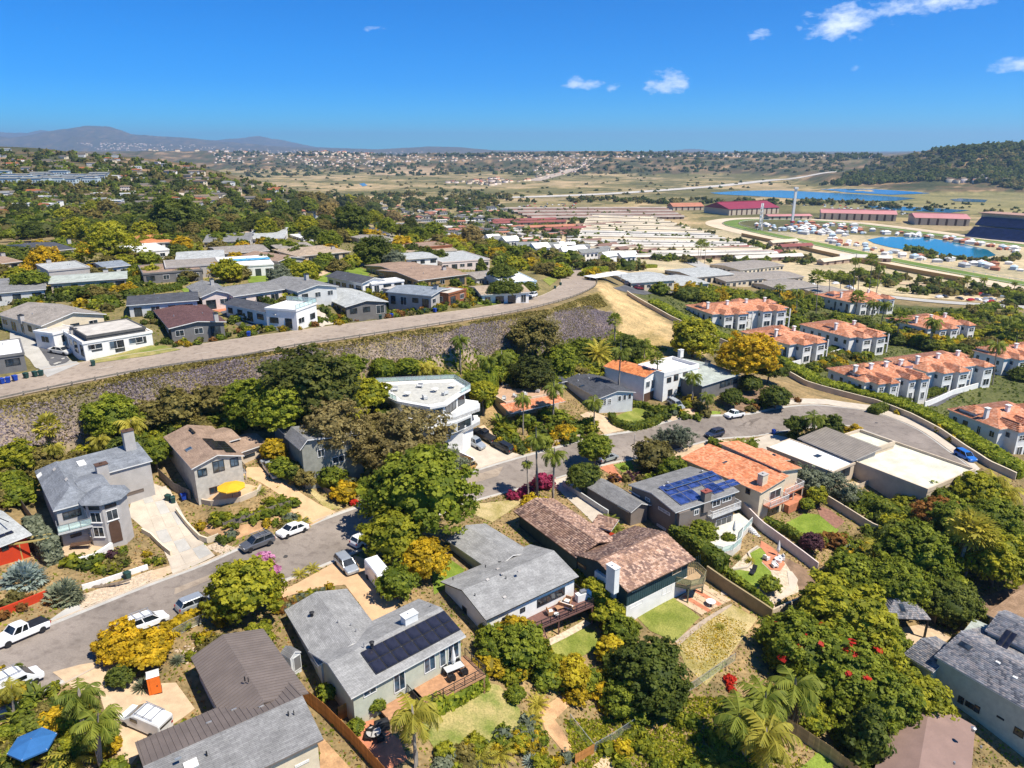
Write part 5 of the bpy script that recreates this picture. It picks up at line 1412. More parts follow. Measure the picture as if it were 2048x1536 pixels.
mb=MB();mb.prism([(q.x,q.y)for q in tp],-3.2,.1);mb.build('terrace',plain('terrace_white',(.62,.58,.50),.9,.08),S.root);EXCL.append([(q.x+S.loc.x,q.y+S.loc.y)for q in tp])
for k in(3,4,5,6,7,8):railing(Vector((tp[k].x,tp[k].y,.1)),Vector((tp[k+1].x,tp[k+1].y,.1)),M_TRIM,S.root,1.1,clearglass('rail_glass',a=.3))
q0,q1=ray_at_z(1490,1046,-6.9)-S.loc,ray_at_z(1520,1074,-8.6)-S.loc
for k in range(8):
 c=q0.lerp(q1,(k+.5)/8);mb=MB();mb.box(c.x-.3,c.x+.3,c.y-.9,c.y+.9,-3.2,c.z+.1);mb.build('stair_step',M_LGREY,S.root)
S=House('orange_tile_house','cream house with salmon clay tile roof in two slopes and white balconies')
tk=dict(pal=PAL_CLAY,w=.34,c=.42);um=plain('clay_underlay',(.45,.17,.08))
w1=S.wing((1522,986),(1577,962),(1428,893),5.7,'shed','l',1.0,wall=M_CREAM,roofm=um,zg=-7.9,found=3,tile=tk,fascia=M_CREAM)
w2=S.wing((1562,950),(1604,936),(1470,884),6.4,'shed','r',.8,wall=M_CREAM,roofm=um,zg=-7.9,tile=tk,fascia=M_CREAM)
w4=S.wing((1530,938),(1581,920),(1540,890),3.6,'gable','y',.9,wall=M_BEIGE,roofm=um,zg=-6.5,tile=tk,fascia=M_CREAM)
S.flat_on('skylight',w4.roofp['l'],(1545,912),.7,1.4,M_GLASS);S.flat_on('skylight',w1.roofp['f'],(1450,925),1.2,.5,M_GLASS)
S.box_on('chimney',w1.roofp['f'],(1524,968),1.5,1.1,-1.5,1.9,M_CREAM,M_GREYW)
wf=w1.wallp['f']
S.win(wf,(1540,984),(1560,992),cols=2,frame=M_TRIM);S.win(wf,(1536,1018),(1556,1030),frame=M_TRIMB,glass=M_GLASS)
S.win(w1.wallp['l'],(1492,975),(1500,990),frame=M_TRIMB);S.win(w1.wallp['l'],(1460,962),(1468,972),frame=M_TRIMB)
S.win(w2.wallp['f'],(1566,1014),(1578,1022),frame=M_TRIMB)
S.deck((1540,1016),(1578,1000),(1566,990),2.7,M_TERRA,rail=M_TRIM,sides='flr',posts=False,bal=.13)
S.deck((1570,990),(1608,973),(1580,952),2.9,M_TERRA,rail=M_TRIM,sides='fr',posts=True,bal=.13,post_mat=M_CREAM)
S.deck((1578,1012),(1614,996),(1600,980),1.0,M_TERRA,posts=False,t=1.6)
S=House('flat_roof_house','beige modern house with white flat roofs and grey metal folded roof')
w1=S.wing((1665,945),(1711,926),(1584,876),4.4,'flat',wall=M_BEIGE,roofm=M_FLATW,zg=-8.0,par=.12,ov=.1,found=3)
w2=S.wing((1855,983),(1950,942),(1745,876),4.3,'flat',wall=M_BEIGE,roofm=M_FLATY,zg=-8.3,par=.5,ov=.1,found=3)
w3=S.wing((1740,905),(1790,888),(1728,860),4.6,'flat',wall=M_BEIGE,roofm=M_FLATY,zg=-7.6,par=.6,ov=.1)
w4=S.wing((1706,922),(1762,905),(1610,872),5.0,'shed','l',.9,wall=M_GREYW,roofm=M_RIBG,zg=-8.0,ov=.7,fascia=M_GREYW)
seams(S,w4,'f',M_RIBG,.6)
S.flat_on('skylight',w1.roofp['f'],(1635,912),1.6,1.1,M_GLASS)
S.win(w1.wallp['f'],(1668,946),(1698,950),'sliding_door',M_TRIMD,cols=3);S.win(w2.wallp['f'],(1888,978),(1926,976),'sliding_door',M_TRIMD,cols=3)
S.win(w4.wallp['f'],(1712,930),(1752,926),cols=5,frame=M_TRIMD)
S.win(w1.wallp['l'],(1572,916),(1588,930),frame=M_TRIMD);S.win(w1.wallp['l'],(1608,930),(1616,942),frame=M_TRIMD)
S.deck((1690,988),(1790,944),(1740,922),.9,plain('terrace_tan',(.56,.42,.27),.9,.08),posts=False,t=2.8,rail=M_BEIGE,sides='f',railh=.7,glassrail=M_BEIGE,name='terrace')
mb=MB();q,ux,uy,L,Wd=rect((1742,960),(1791,940),(1745,916),S.zg+1.6);mb.frame_box(q-S.loc,ux,uy,(0,0,1),0,L,-.15,.15,-3,.3);mb.frame_box(q-S.loc,ux,uy,(0,0,1),L-.15,L+.15,.15,Wd,-3,.3);mb.build('terrace_wall',M_BEIGE,S.root)
sheet('patio',[(1772,1262),(1850,1248),(1902,1276),(1850,1312),(1788,1304)],M_TAN,.06);sheet('spa_cover',[(1770,1300),(1800,1289),(1812,1306),(1784,1316)],plain('spa_green',(.03,.10,.09),.6),.5,thick=.6)
S=House('slate_tile_house','long house with mottled grey tile roof and pale shaded side wall, right edge')
tk=dict(pal=PAL_SLATE,w=.34,c=.3,barrel=False,lift=.05);um2=plain('slate_underlay',(.14,.14,.15))
w1=S.wing((1868,1312),(2140,1470),(2200,1380),5.0,'gable','x',1.5,ov=.35,wall=plain('sage_stucco',(.50,.50,.41),.85,.08),roofm=um2,zg=-13.4,tile=tk,found=3)
w2=S.wing((1806,1308),(1866,1345),(1918,1300),3.4,'gable','x',1.1,ov=.3,wall=MATS['sage_stucco'],roofm=um2,zg=-13.4,tile=tk,found=3)
w3=S.wing((1970,1260),(2120,1330),(2170,1290),6.2,'gable','x',1.2,ov=.3,wall=MATS['sage_stucco'],roofm=um2,zg=-13.4,tile=tk)
S.flat_on('skylight',w1.roofp['f'],(1930,1292),1.5,1.0,M_GLASS)
for q in((1996,1326),(2030,1356)):S.flat_on('roof_vent',w1.roofp['f'],q,.5,.3,M_TRIM,.18,M_TRIM)
S.solar(w3.roofp['f'],(1990,1290),(2036,1270),2,1,DG)
wf=w1.wallp['f']
for a,b in(((1918,1390),(1926,1410)),((1932,1400),(1946,1420)),((1950,1408),(1958,1428)),((1994,1430),(2008,1442)),((2030,1452),(2046,1478))):S.win(wf,a,b,frame=M_TRIMD)
S=House('brown_roof_house','low house with smooth brown roof in the bottom right corner')
w2=S.wing((1738,1584),(1932,1670),(2080,1500),3.2,'gable','y',1.2,wall=M_GREYW,roofm=plain('roof_brown_smooth',(.25,.165,.135),.85,.08,.5),zg=-14.8,found=3,rf=.45,fascia=M_GREYW)
S.pipe(w2.roofp['l'],(1946,1462),.2,.4,M_ALU);S.pipe(w2.roofp['l'],(1908,1528),.12,.3,M_ALU);S.pipe(w2.roofp['r'],(1962,1496),.12,.3,M_ALU)
S=House('patio_cover','white corrugated patio cover beside the brown roof','patio cover')
w1=S.wing((1786,1458),(1838,1482),(1888,1424),2.6,'shed','f',.3,body=False,roofm=plain('corrugated_white',(.60,.58,.48),.6,.15,1),zg=-14,ov=.1)
seams(S,w1,'f',MATS['corrugated_white'],.3,.04)
for(x,y)in((1788,1462),(1836,1484),(1884,1428)):
 q=ray_at_z(x,y,-11.5)-S.loc;mb=MB();mb.box(q.x-.06,q.x+.06,q.y-.06,q.y+.06,-.4,2.45);mb.build('post',M_TRIM,S.root)
S=House('garden_pavilion','slate hip-roofed garden pavilion with two skylights above tiled patio','pavilion')
w1=S.wing((1768,1236),(1862,1240),(1848,1188),2.9,'hip','x',1.5,body=False,roofm=um2,zg=-12.8,tile=tk,fascia=M_BLK)
S.flat_on('skylight',w1.roofp['f'],(1804,1216),.8,1.4,M_GLASS);S.flat_on('skylight',w1.roofp['r'],(1824,1204),.8,1.3,M_GLASS)
for(x,y)in((1776,1236),(1856,1240),(1842,1196),(1790,1196)):
 q=ray_at_z(x,y,-9.9)-S.loc;mb=MB();mb.box(q.x-.12,q.x+.12,q.y-.12,q.y+.12,-.4,2.8);mb.build('post',M_BLK,S.root)
S=House('brown_tile_roof_house','broad tan brown tiled roof at the right edge under tall trees')
S.wing((1972,1228),(2100,1292),(2160,1200),3.0,'gable','x',.8,wall=M_BEIGE,roofm=shingle('roof_tan_tile',(.30,.19,.11),(.37,.24,.145),.5,.3),zg=-12.6)
S=House('green_canopy','pale green flat shed roof beside the slate house','shed')
S.wing((1922,1268),(1976,1292),(1996,1262),2.8,'shed','f',.3,wall=M_GREYW,roofm=S_SAGE,zg=-13.2)
# ------------------------------------------------------------------ near houses, uphill side of the street
S=House('turret_house','grey stucco house with octagonal turret entrance and slate grey hip roof')
w1=S.wing((106,1022),(196,998),(124,929),5.7,'hip','y',1.7,ov=.35,wall=M_GREYW,roofm=S_BLUE,zg=3.3,found=3)
w2=S.wing((146,964),(305,921),(281,888),5.7,'gable','x',1.1,rf=.8,ov=.3,wall=M_GREYW,roofm=S_BLUE,zg=3.6)
w3=S.wing((176,1002),(232,985),(190,942),5.7,'gable','x',1.0,ov=.3,wall=M_GREYW,roofm=S_BLUE,zg=3.6)
c0=ray_at_z(203,970,3.3+7.4);mb=MB();ct=(c0.x-S.loc.x,c0.y-S.loc.y)
oct8=lambda r,k0=22.5:[(ct[0]+r*math.cos(math.radians(k0+45*k)),ct[1]+r*math.sin(math.radians(k0+45*k)))for k in range(8)]
mb.prism(oct8(2.75),-3,5.9);tw=mb.build('turret_wall',M_GREYW,S.root)
e8=oct8(3.35);ap=(*ct,7.35);mb=MB();mb.add([(x,y,5.9)for x,y in e8]+[ap],[(k,(k+1)%8,8)for k in range(8)]+[tuple(range(8))[::-1]],0,[[(0,0),(2.5,0),(1.25,3.5)]]*8+[[(0,0)]*8]);mb.build('turret_roof',S_BLUE,S.root)
for k,(z0,z1)in[(k,zz)for k in(4,5,6)for zz in((4.95,5.5),(3.1,4.6),(.9,2.4))]:
 a_,b_=oct8(2.75)[k],oct8(2.75)[(k+1)%8];o_=Vector((*a_,0))+S.loc;pw=Pl(o_,Vector((b_[0]-a_[0],b_[1]-a_[1],0)),(0,0,1));Lw=math.dist(a_,b_)
 if k==6 and z0<3:continue
 S.win(pw,(.35,z1),(Lw-.35,z0),frame=M_TRIMD if z0>4.7 else M_TRIM,cols=2,uv=True,fw=.06,sill=z0<4.7)
a_,b_=oct8(2.75)[6],oct8(2.75)[7];pw=Pl(Vector((*a_,0))+S.loc,Vector((b_[0]-a_[0],b_[1]-a_[1],0)),(0,0,1));Lw=math.dist(a_,b_)
mb=MB();arch=[(.35,-.3),(Lw-.35,-.3)]+[(Lw/2+(Lw/2-.35)*math.cos(math.radians(t)),2.2+1.0*math.sin(math.radians(t)))for t in range(0,181,20)]
mb.add([pw.o-S.loc+pw.U*u+pw.V*v+pw.N*.06 for u,v in arch],[tuple(range(len(arch)))]);mb.build('arched_door',M_TRIMB,S.root)
S.win(w1.wallp['f'],(124,1026),(164,1030),'sliding_door',M_TRIMD,cols=3);S.win(w1.wallp['f'],(140,1070),(164,1070),'sliding_door',M_TRIMB,cols=2)
for a,b in(((52,982),(56,1000)),((75,1014),(79,1024)),((82,1022),(86,1032)),((65,1006),(68,1014))):S.win(w1.wallp['l'],a,b,frame=M_TRIM)
d,P,L,Wd=S.deck((116,1068),(186,1050),(172,1036),2.7,M_LGREY,rail=M_ALU,sides='fl',posts=False,glassrail=clearglass('rail_glass'))
S.win(w2.wallp['f'],(246,988),(288,982),'garage_door',plain('garage_brown',(.16,.125,.10)),MATS['garage_brown'])
S.deck((228,974),(294,954),(286,945),2.7,M_GREYW,t=1.0,posts=False,rail=M_GREYW,sides='f',glassrail=M_GREYW,railh=.6)
for q in((206,950),(258,882)):S.box_on('chimney',w2.roofp['f']if q[0]<240 else w2.roofp['b'],q,1.5,1.1,-1.5,1.7,M_GREYW,M_TRIMB)
S.flat_on('skylight',w2.roofp['f'],(163,927),1.0,1.5,M_FLATW,.12,M_TRIM);S.flat_on('skylight',w1.roofp['l'],(79,951),1.1,.7,M_FLATW,.12,M_TRIM)
for q in((109,939),(133,959)):S.flat_on('roof_vent',w1.roofp['l'],q,.6,.4,M_GREYW,.12,M_GREYW)
S=House('brown_gable_house','brown shingled gable house with balcony over patio and yellow umbrella')
w1=S.wing((383,938),(489,911),(401,857),5.7,'gable','y',1.2,ov=.4,wall=plain('cream_grey_stucco',(.50,.46,.39)),roofm=S_BROWN,zg=3.2,found=2)
w2=S.wing((478,906),(537,886),(510,861),3.9,'gable','x',.9,wall=M_BEIGE,roofm=S_BROWN,zg=3.6)
w3=S.wing((425,892),(482,876),(452,853),5.4,'gable','x',.6,wall=M_BEIGE,roofm=S_BROWN,zg=3.4)
S.solar(w1.roofp['r'],(473,906),(404,878),6,2,DG,skip=((0,1),(5,0)));S.solar(w1.roofp['r'],(392,867),(376,857),2,1,DG)
S.flat_on('skylight',w1.roofp['l'],(378,899),1.0,1.0,M_GLASSB,.15,M_ALU)
wf=w1.wallp['f']
for a,b,k in(((394,940),(415,950),2),((424,924),(450,940),2),((459,918),(478,930),2)):S.win(wf,a,b,'sliding_door' if k==2 else 'window',M_TRIMD,cols=2,glass=M_GLASSB)
S.win(wf,(418,976),(450,980),'sliding_door',M_TRIMB,cols=3)
d,P,L,Wd=S.deck((396,968),(493,943),(478,932),2.6,M_GREYW,rail=M_TRIMD,sides='flr',post_mat=M_BEIGE)
S.win(w2.wallp['f'],(486,912),(510,910),'window',M_TRIMD,cols=2);S.win(w2.wallp['f'],(513,905),(527,900),'window',M_TRIMD)
S=House('hidden_grey_house','grey two-storey house with white railed porch behind brown eucalyptus')
w1=S.wing((600,900),(730,868),(700,842),5.8,'gable','y',1.4,wall=plain('sage_grey_siding',(.26,.26,.22)),roofm=S_MID,zg=3.2,rf=.12)
w2=S.wing((572,872),(604,862),(590,842),5.2,'gable','x',.8,wall=MATS['sage_grey_siding'],roofm=S_MID,zg=3.4)
S.deck((630,938),(704,916),(695,905),.8,M_DECK,rail=M_TRIM,sides='fl',bal=.14)
for a,b in(((634,900),(650,912)),((676,872),(690,884)),((700,868),(716,880)),((664,915),(690,922))):S.win(w1.wallp['f'],a,b,cols=2)
S=House('white_curved_house','white three-level modern house with roof terrace and curved white balconies')
zg=.3
def slab(S,pts,z0,z1,mat,name):
 poly=[ray_at_z(x,y,zg+z1)for x,y in pts];mb=MB();mb.prism([(p.x-S.loc.x,p.y-S.loc.y)for p in poly],z0,z1);return mb.build(name,mat,S.root),[(p.x-S.loc.x,p.y-S.loc.y)for p in poly]
q=ray_at_z(870,840,zg);S.root.location=q;S.loc=q.copy();S.zg=zg;S.set=True
def storey(pts,z0,z1,mat,name,glaze=None):
 o,P=slab(S,pts,z0,z1,mat,name)
 if glaze:
  for k in range(glaze[2]):
   a,b=Vector((*P[k],0)),Vector((*P[k+1],0));L=(b-a).length;pw=Pl(a+S.loc,b-a,(0,0,1))
   if L>1.6:S.win(pw,(L*.1,glaze[1]),(L*.9,glaze[0]),'window',M_TRIMD,cols=max(1,int(L/1.8)),uv=True,fw=.08)
 return P
sp=storey([(793,802),(860,814),(893,808),(922,787),(941,777),(910,758),(752,765),(760,787)],8.0,8.45,M_WHITE,'roof_slab')
storey([(803,799),(858,809),(888,803),(914,785),(930,777),(906,764),(768,770)],8.46,8.5,plain('terrace_grey',(.46,.45,.40),.9,.12),'roof_terrace')
for i in(3,4,5,6,7):railing(Vector((*sp[i],8.45)),Vector((*sp[(i+1)%8],8.45)),M_ALU,S.root,.95,clearglass('rail_glass'))
storey([(800,806),(858,818),(888,812),(914,793),(930,784),(906,768),(765,775)],5.5,7.99,M_LGREY,'upper_wall',(5.8,7.6,4))
P_=storey([(780,848),(857,846),(912,834),(960,816),(956,802),(900,794),(780,806)],4.9,5.5,M_WHITE,'balcony_floor')
for i in range(3):
 a,b=Vector((*P_[i],5.5)),Vector((*P_[i+1],5.5));U=(b-a).normalized();mb=MB();mb.frame_box(a,U,Vector((-U.y,U.x,0)),(0,0,1),0,(b-a).length,0,.2,-.6,.95);mb.build('balcony_parapet',M_WHITE,S.root)
storey([(790,858),(866,856),(912,844),(944,830),(930,816),(790,836)],2.7,4.89,M_LGREY,'middle_wall',(3.0,4.5,3))
P_=storey([(856,874),(876,870),(930,858),(960,842),(955,830),(880,836),(850,850)],2.0,2.69,M_WHITE,'lower_balcony')
for i in range(3):
 a,b=Vector((*P_[i],2.7)),Vector((*P_[i+1],2.7));U=(b-a).normalized();mb=MB();mb.frame_box(a,U,Vector((-U.y,U.x,0)),(0,0,1),0,(b-a).length,0,.18,-.7,.7);mb.build('balcony_parapet',M_WHITE,S.root)
storey([(790,880),(862,878),(925,866),(946,852),(930,838),(790,858)],-2.5,1.99,M_WHITE,'garage_level')
S=House('roof_deck_house','low house with salmon tile skirt roof and furnished roof deck')
tk=dict(pal=PAL_CLAY,w=.34,c=.42)
w1=S.wing((1012,807),(1119,786),(1072,760),3.7,'flat',wall=M_BEIGE,roofm=plain('deck_tile_tan',(.47,.30,.19),.9,.12),zg=-.8,par=.3,ov=.1,found=3)
w2=S.wing((1021,827),(1131,802),(1124,789),2.8,'shed','f',.85,wall=M_BEIGE,roofm=um,zg=-.8,tile=tk,body=False)
w3=S.wing((988,798),(1021,827),(1034,812),2.8,'shed','f',.85,wall=M_BEIGE,roofm=um,zg=-.8,tile=tk,body=False)
for a,b in(((1040,846),(1056,850)),((1064,840),(1080,845)),((1090,834),(1104,838))):S.win(w1.wallp['f'],a,b,frame=M_TRIMB)
S=House('charcoal_gable_house','light grey house with charcoal shingle gable roof beside red brick terrace')
w1=S.wing((1198,797),(1272,784),(1192,738),3.4,'gable','y',1.0,wall=M_LGREY,roofm=S_DARK,zg=-1.5,found=2)
w2=S.wing((1095,770),(1135,762),(1118,748),3.0,'gable','x',.6,wall=M_LGREY,roofm=S_DARK,zg=-1)
S.flat_on('skylight',w1.roofp['l'],(1164,772),.8,1.2,M_GLASS)
for q in((1156,762),(1158,750),(1178,757)):S.pipe(w1.roofp['l'],q,.1,.3,M_TRIM)
for a,b in(((1201,799),(1212,810)),((1216,798),(1222,808))):S.win(w1.wallp['f'],a,b,'door',M_TRIM,cols=2,rows=3)
for a,b in(((1236,792),(1242,802)),((1246,790),(1252,800)),((1256,788),(1262,798))):S.win(w1.wallp['f'],a,b)
S=House('white_spanish_house','white two-storey Spanish house with bright orange tile roof and balcony')
tk=dict(pal=PAL_ORANGE,w=.36,c=.45)
w1=S.wing((1290,755),(1327,742),(1268,713),6.2,'gable','y',.8,ov=.35,wall=M_WHITE,roofm=um,zg=-2.2,tile=tk,found=2)
w2=S.wing((1328,752),(1398,734),(1370,712),6.3,'flat',wall=M_WHITE,roofm=M_FLATW,zg=-2.2,par=.8,ov=.1)
w3=S.wing((1326,756),(1399,737),(1392,728),5.5,'shed','f',.7,body=False,roofm=um,zg=-2.2,tile=tk)
for a,b in(((1292,764),(1299,774)),((1303,760),(1310,775)),((1314,757),(1323,768))):S.win(w1.wallp['f'],a,b,cols=2)
S.win(w1.wallp['f'],(1288,788),(1316,796),'garage_door',M_TRIMB,M_TRIMB)
for a,b in(((1334,756),(1342,764)),((1348,750),(1356,760)),((1366,745),(1374,756)),((1355,774),(1366,785)),((1376,768),(1384,780)),((1336,780),(1344,790))):S.win(w2.wallp['f'],a,b,frame=M_TRIMB)
S.win(w1.wallp['l'],(1246,744),(1254,748),frame=M_TRIM)
S.deck((1330,772),(1376,759),(1370,753),2.9,M_BEIGE,rail=M_BLK,sides='f',posts=False,bal=.15)
S.box_on('chimney',w2.roofp['f'],(1361,712),1.2,.9,-.3,1.6,M_WHITE,M_TRIM)
S=House('sage_roof_house','dark low house with pale sage metal roof beside the Spanish house')
w1=S.wing((1405,772),(1482,748),(1405,706),3.4,'gable','x',.6,wall=M_DGREY,roofm=S_SAGE,zg=-1.2,rf=.5)
S.box_on('chimney',w1.roofp['b'],(1415,730),1.2,.9,-.5,.9,M_GREYW,M_TRIMD)
for a,b in(((1440,765),(1460,770)),((1462,760),(1474,766))):S.win(w1.wallp['f'],a,b,cols=2,frame=M_TRIMD)
S=House('red_house','bright red stucco house with grey roof and solar panels, left edge')
w1=S.wing((-70,1120),(64,1068),(2,990),3.0,'gable','x',.9,ov=.5,wall=M_REDW,roofm=S_PALE,zg=4.0,found=2)
S.solar(w1.roofp['f'],(-18,1084),(24,1062),3,1,DG);S.solar(w1.roofp['b'],(18,1046),(-20,1030),2,1,DG)
S.win(w1.wallp['f'],(2,1094),(18,1098),frame=M_TRIMD)
# ------------------------------------------------------------------ the ranch houses of the upper plateau and beyond
M_PINKW=plain('pinkish_siding',(.66,.55,.49),.8,.06);M_OCHRE=plain('ochre_siding',(.36,.24,.11),.8,.1)
S_ORANGE=shingle('roof_orange',(.56,.20,.08),(.62,.26,.12),.4,.35);M_SLATEB=shingle('shingle_blue_grey',(.22,.25,.28),(.27,.30,.33))
def autowin(S,w,faces='flr',vh=(.95,2.25),gap=3.2,ww=2.1,frame=None,glass=None):
 for f in faces:
  pl=w.wallp[f];n=int(pl.lu/gap)
  if(pl.o+pl.U*pl.lu/2-Vector((0,0,CAM_Z))).dot(pl.N)>0:continue
  for i in range(n):
   c=pl.lu*(i+.5)/n+rnd.uniform(-.3,.3);k=ww*rnd.uniform(.7,1.15);lo=vh[0]if rnd.random()<.55 else .05
   S.win(pl,(c-k/2,vh[1]),(c+k/2,lo),'window' if lo>.5 else 'sliding_door',frame or(M_TRIM if rnd.random()<.5 else M_TRIMD),glass,2,uv=True,fw=.06)
def ranch(name,label,wings,group='ranch houses on the upper terrace',chim=None,win=True,zg=None):
 S=House(name,label,'house',group);ws=[]
 for(A,B,C,eh,roof,ax,rise,wall,rm)in wings:
  w=S.wing(A,B,C,eh,roof,ax,rise,wall=wall,roofm=rm,par=.15,ov=.15 if roof=='flat' else .5,zg=zg,fascia=M_TRIM if roof!='flat' else None);ws.append(w)
  if win:autowin(S,w)
 if chim:S.box_on('chimney',list(ws[0].roofp.values())[0],chim,1.2,.8,-.6,1.0,M_GREYW,M_TRIMD)
 for k in range(2):
  pl=list(ws[0].roofp.values())[k%len(ws[0].roofp)];us=[q[0]for q in pl.uvs];vs=[q[1]for q in pl.uvs]
  q=pl.at(max(us)*rnd.uniform(.3,.7),max(vs)*rnd.uniform(.4,.8));S.pipe(pl,to_px(*q),.09,.4,M_ALU)
 return S,ws
g='gable';f='flat'
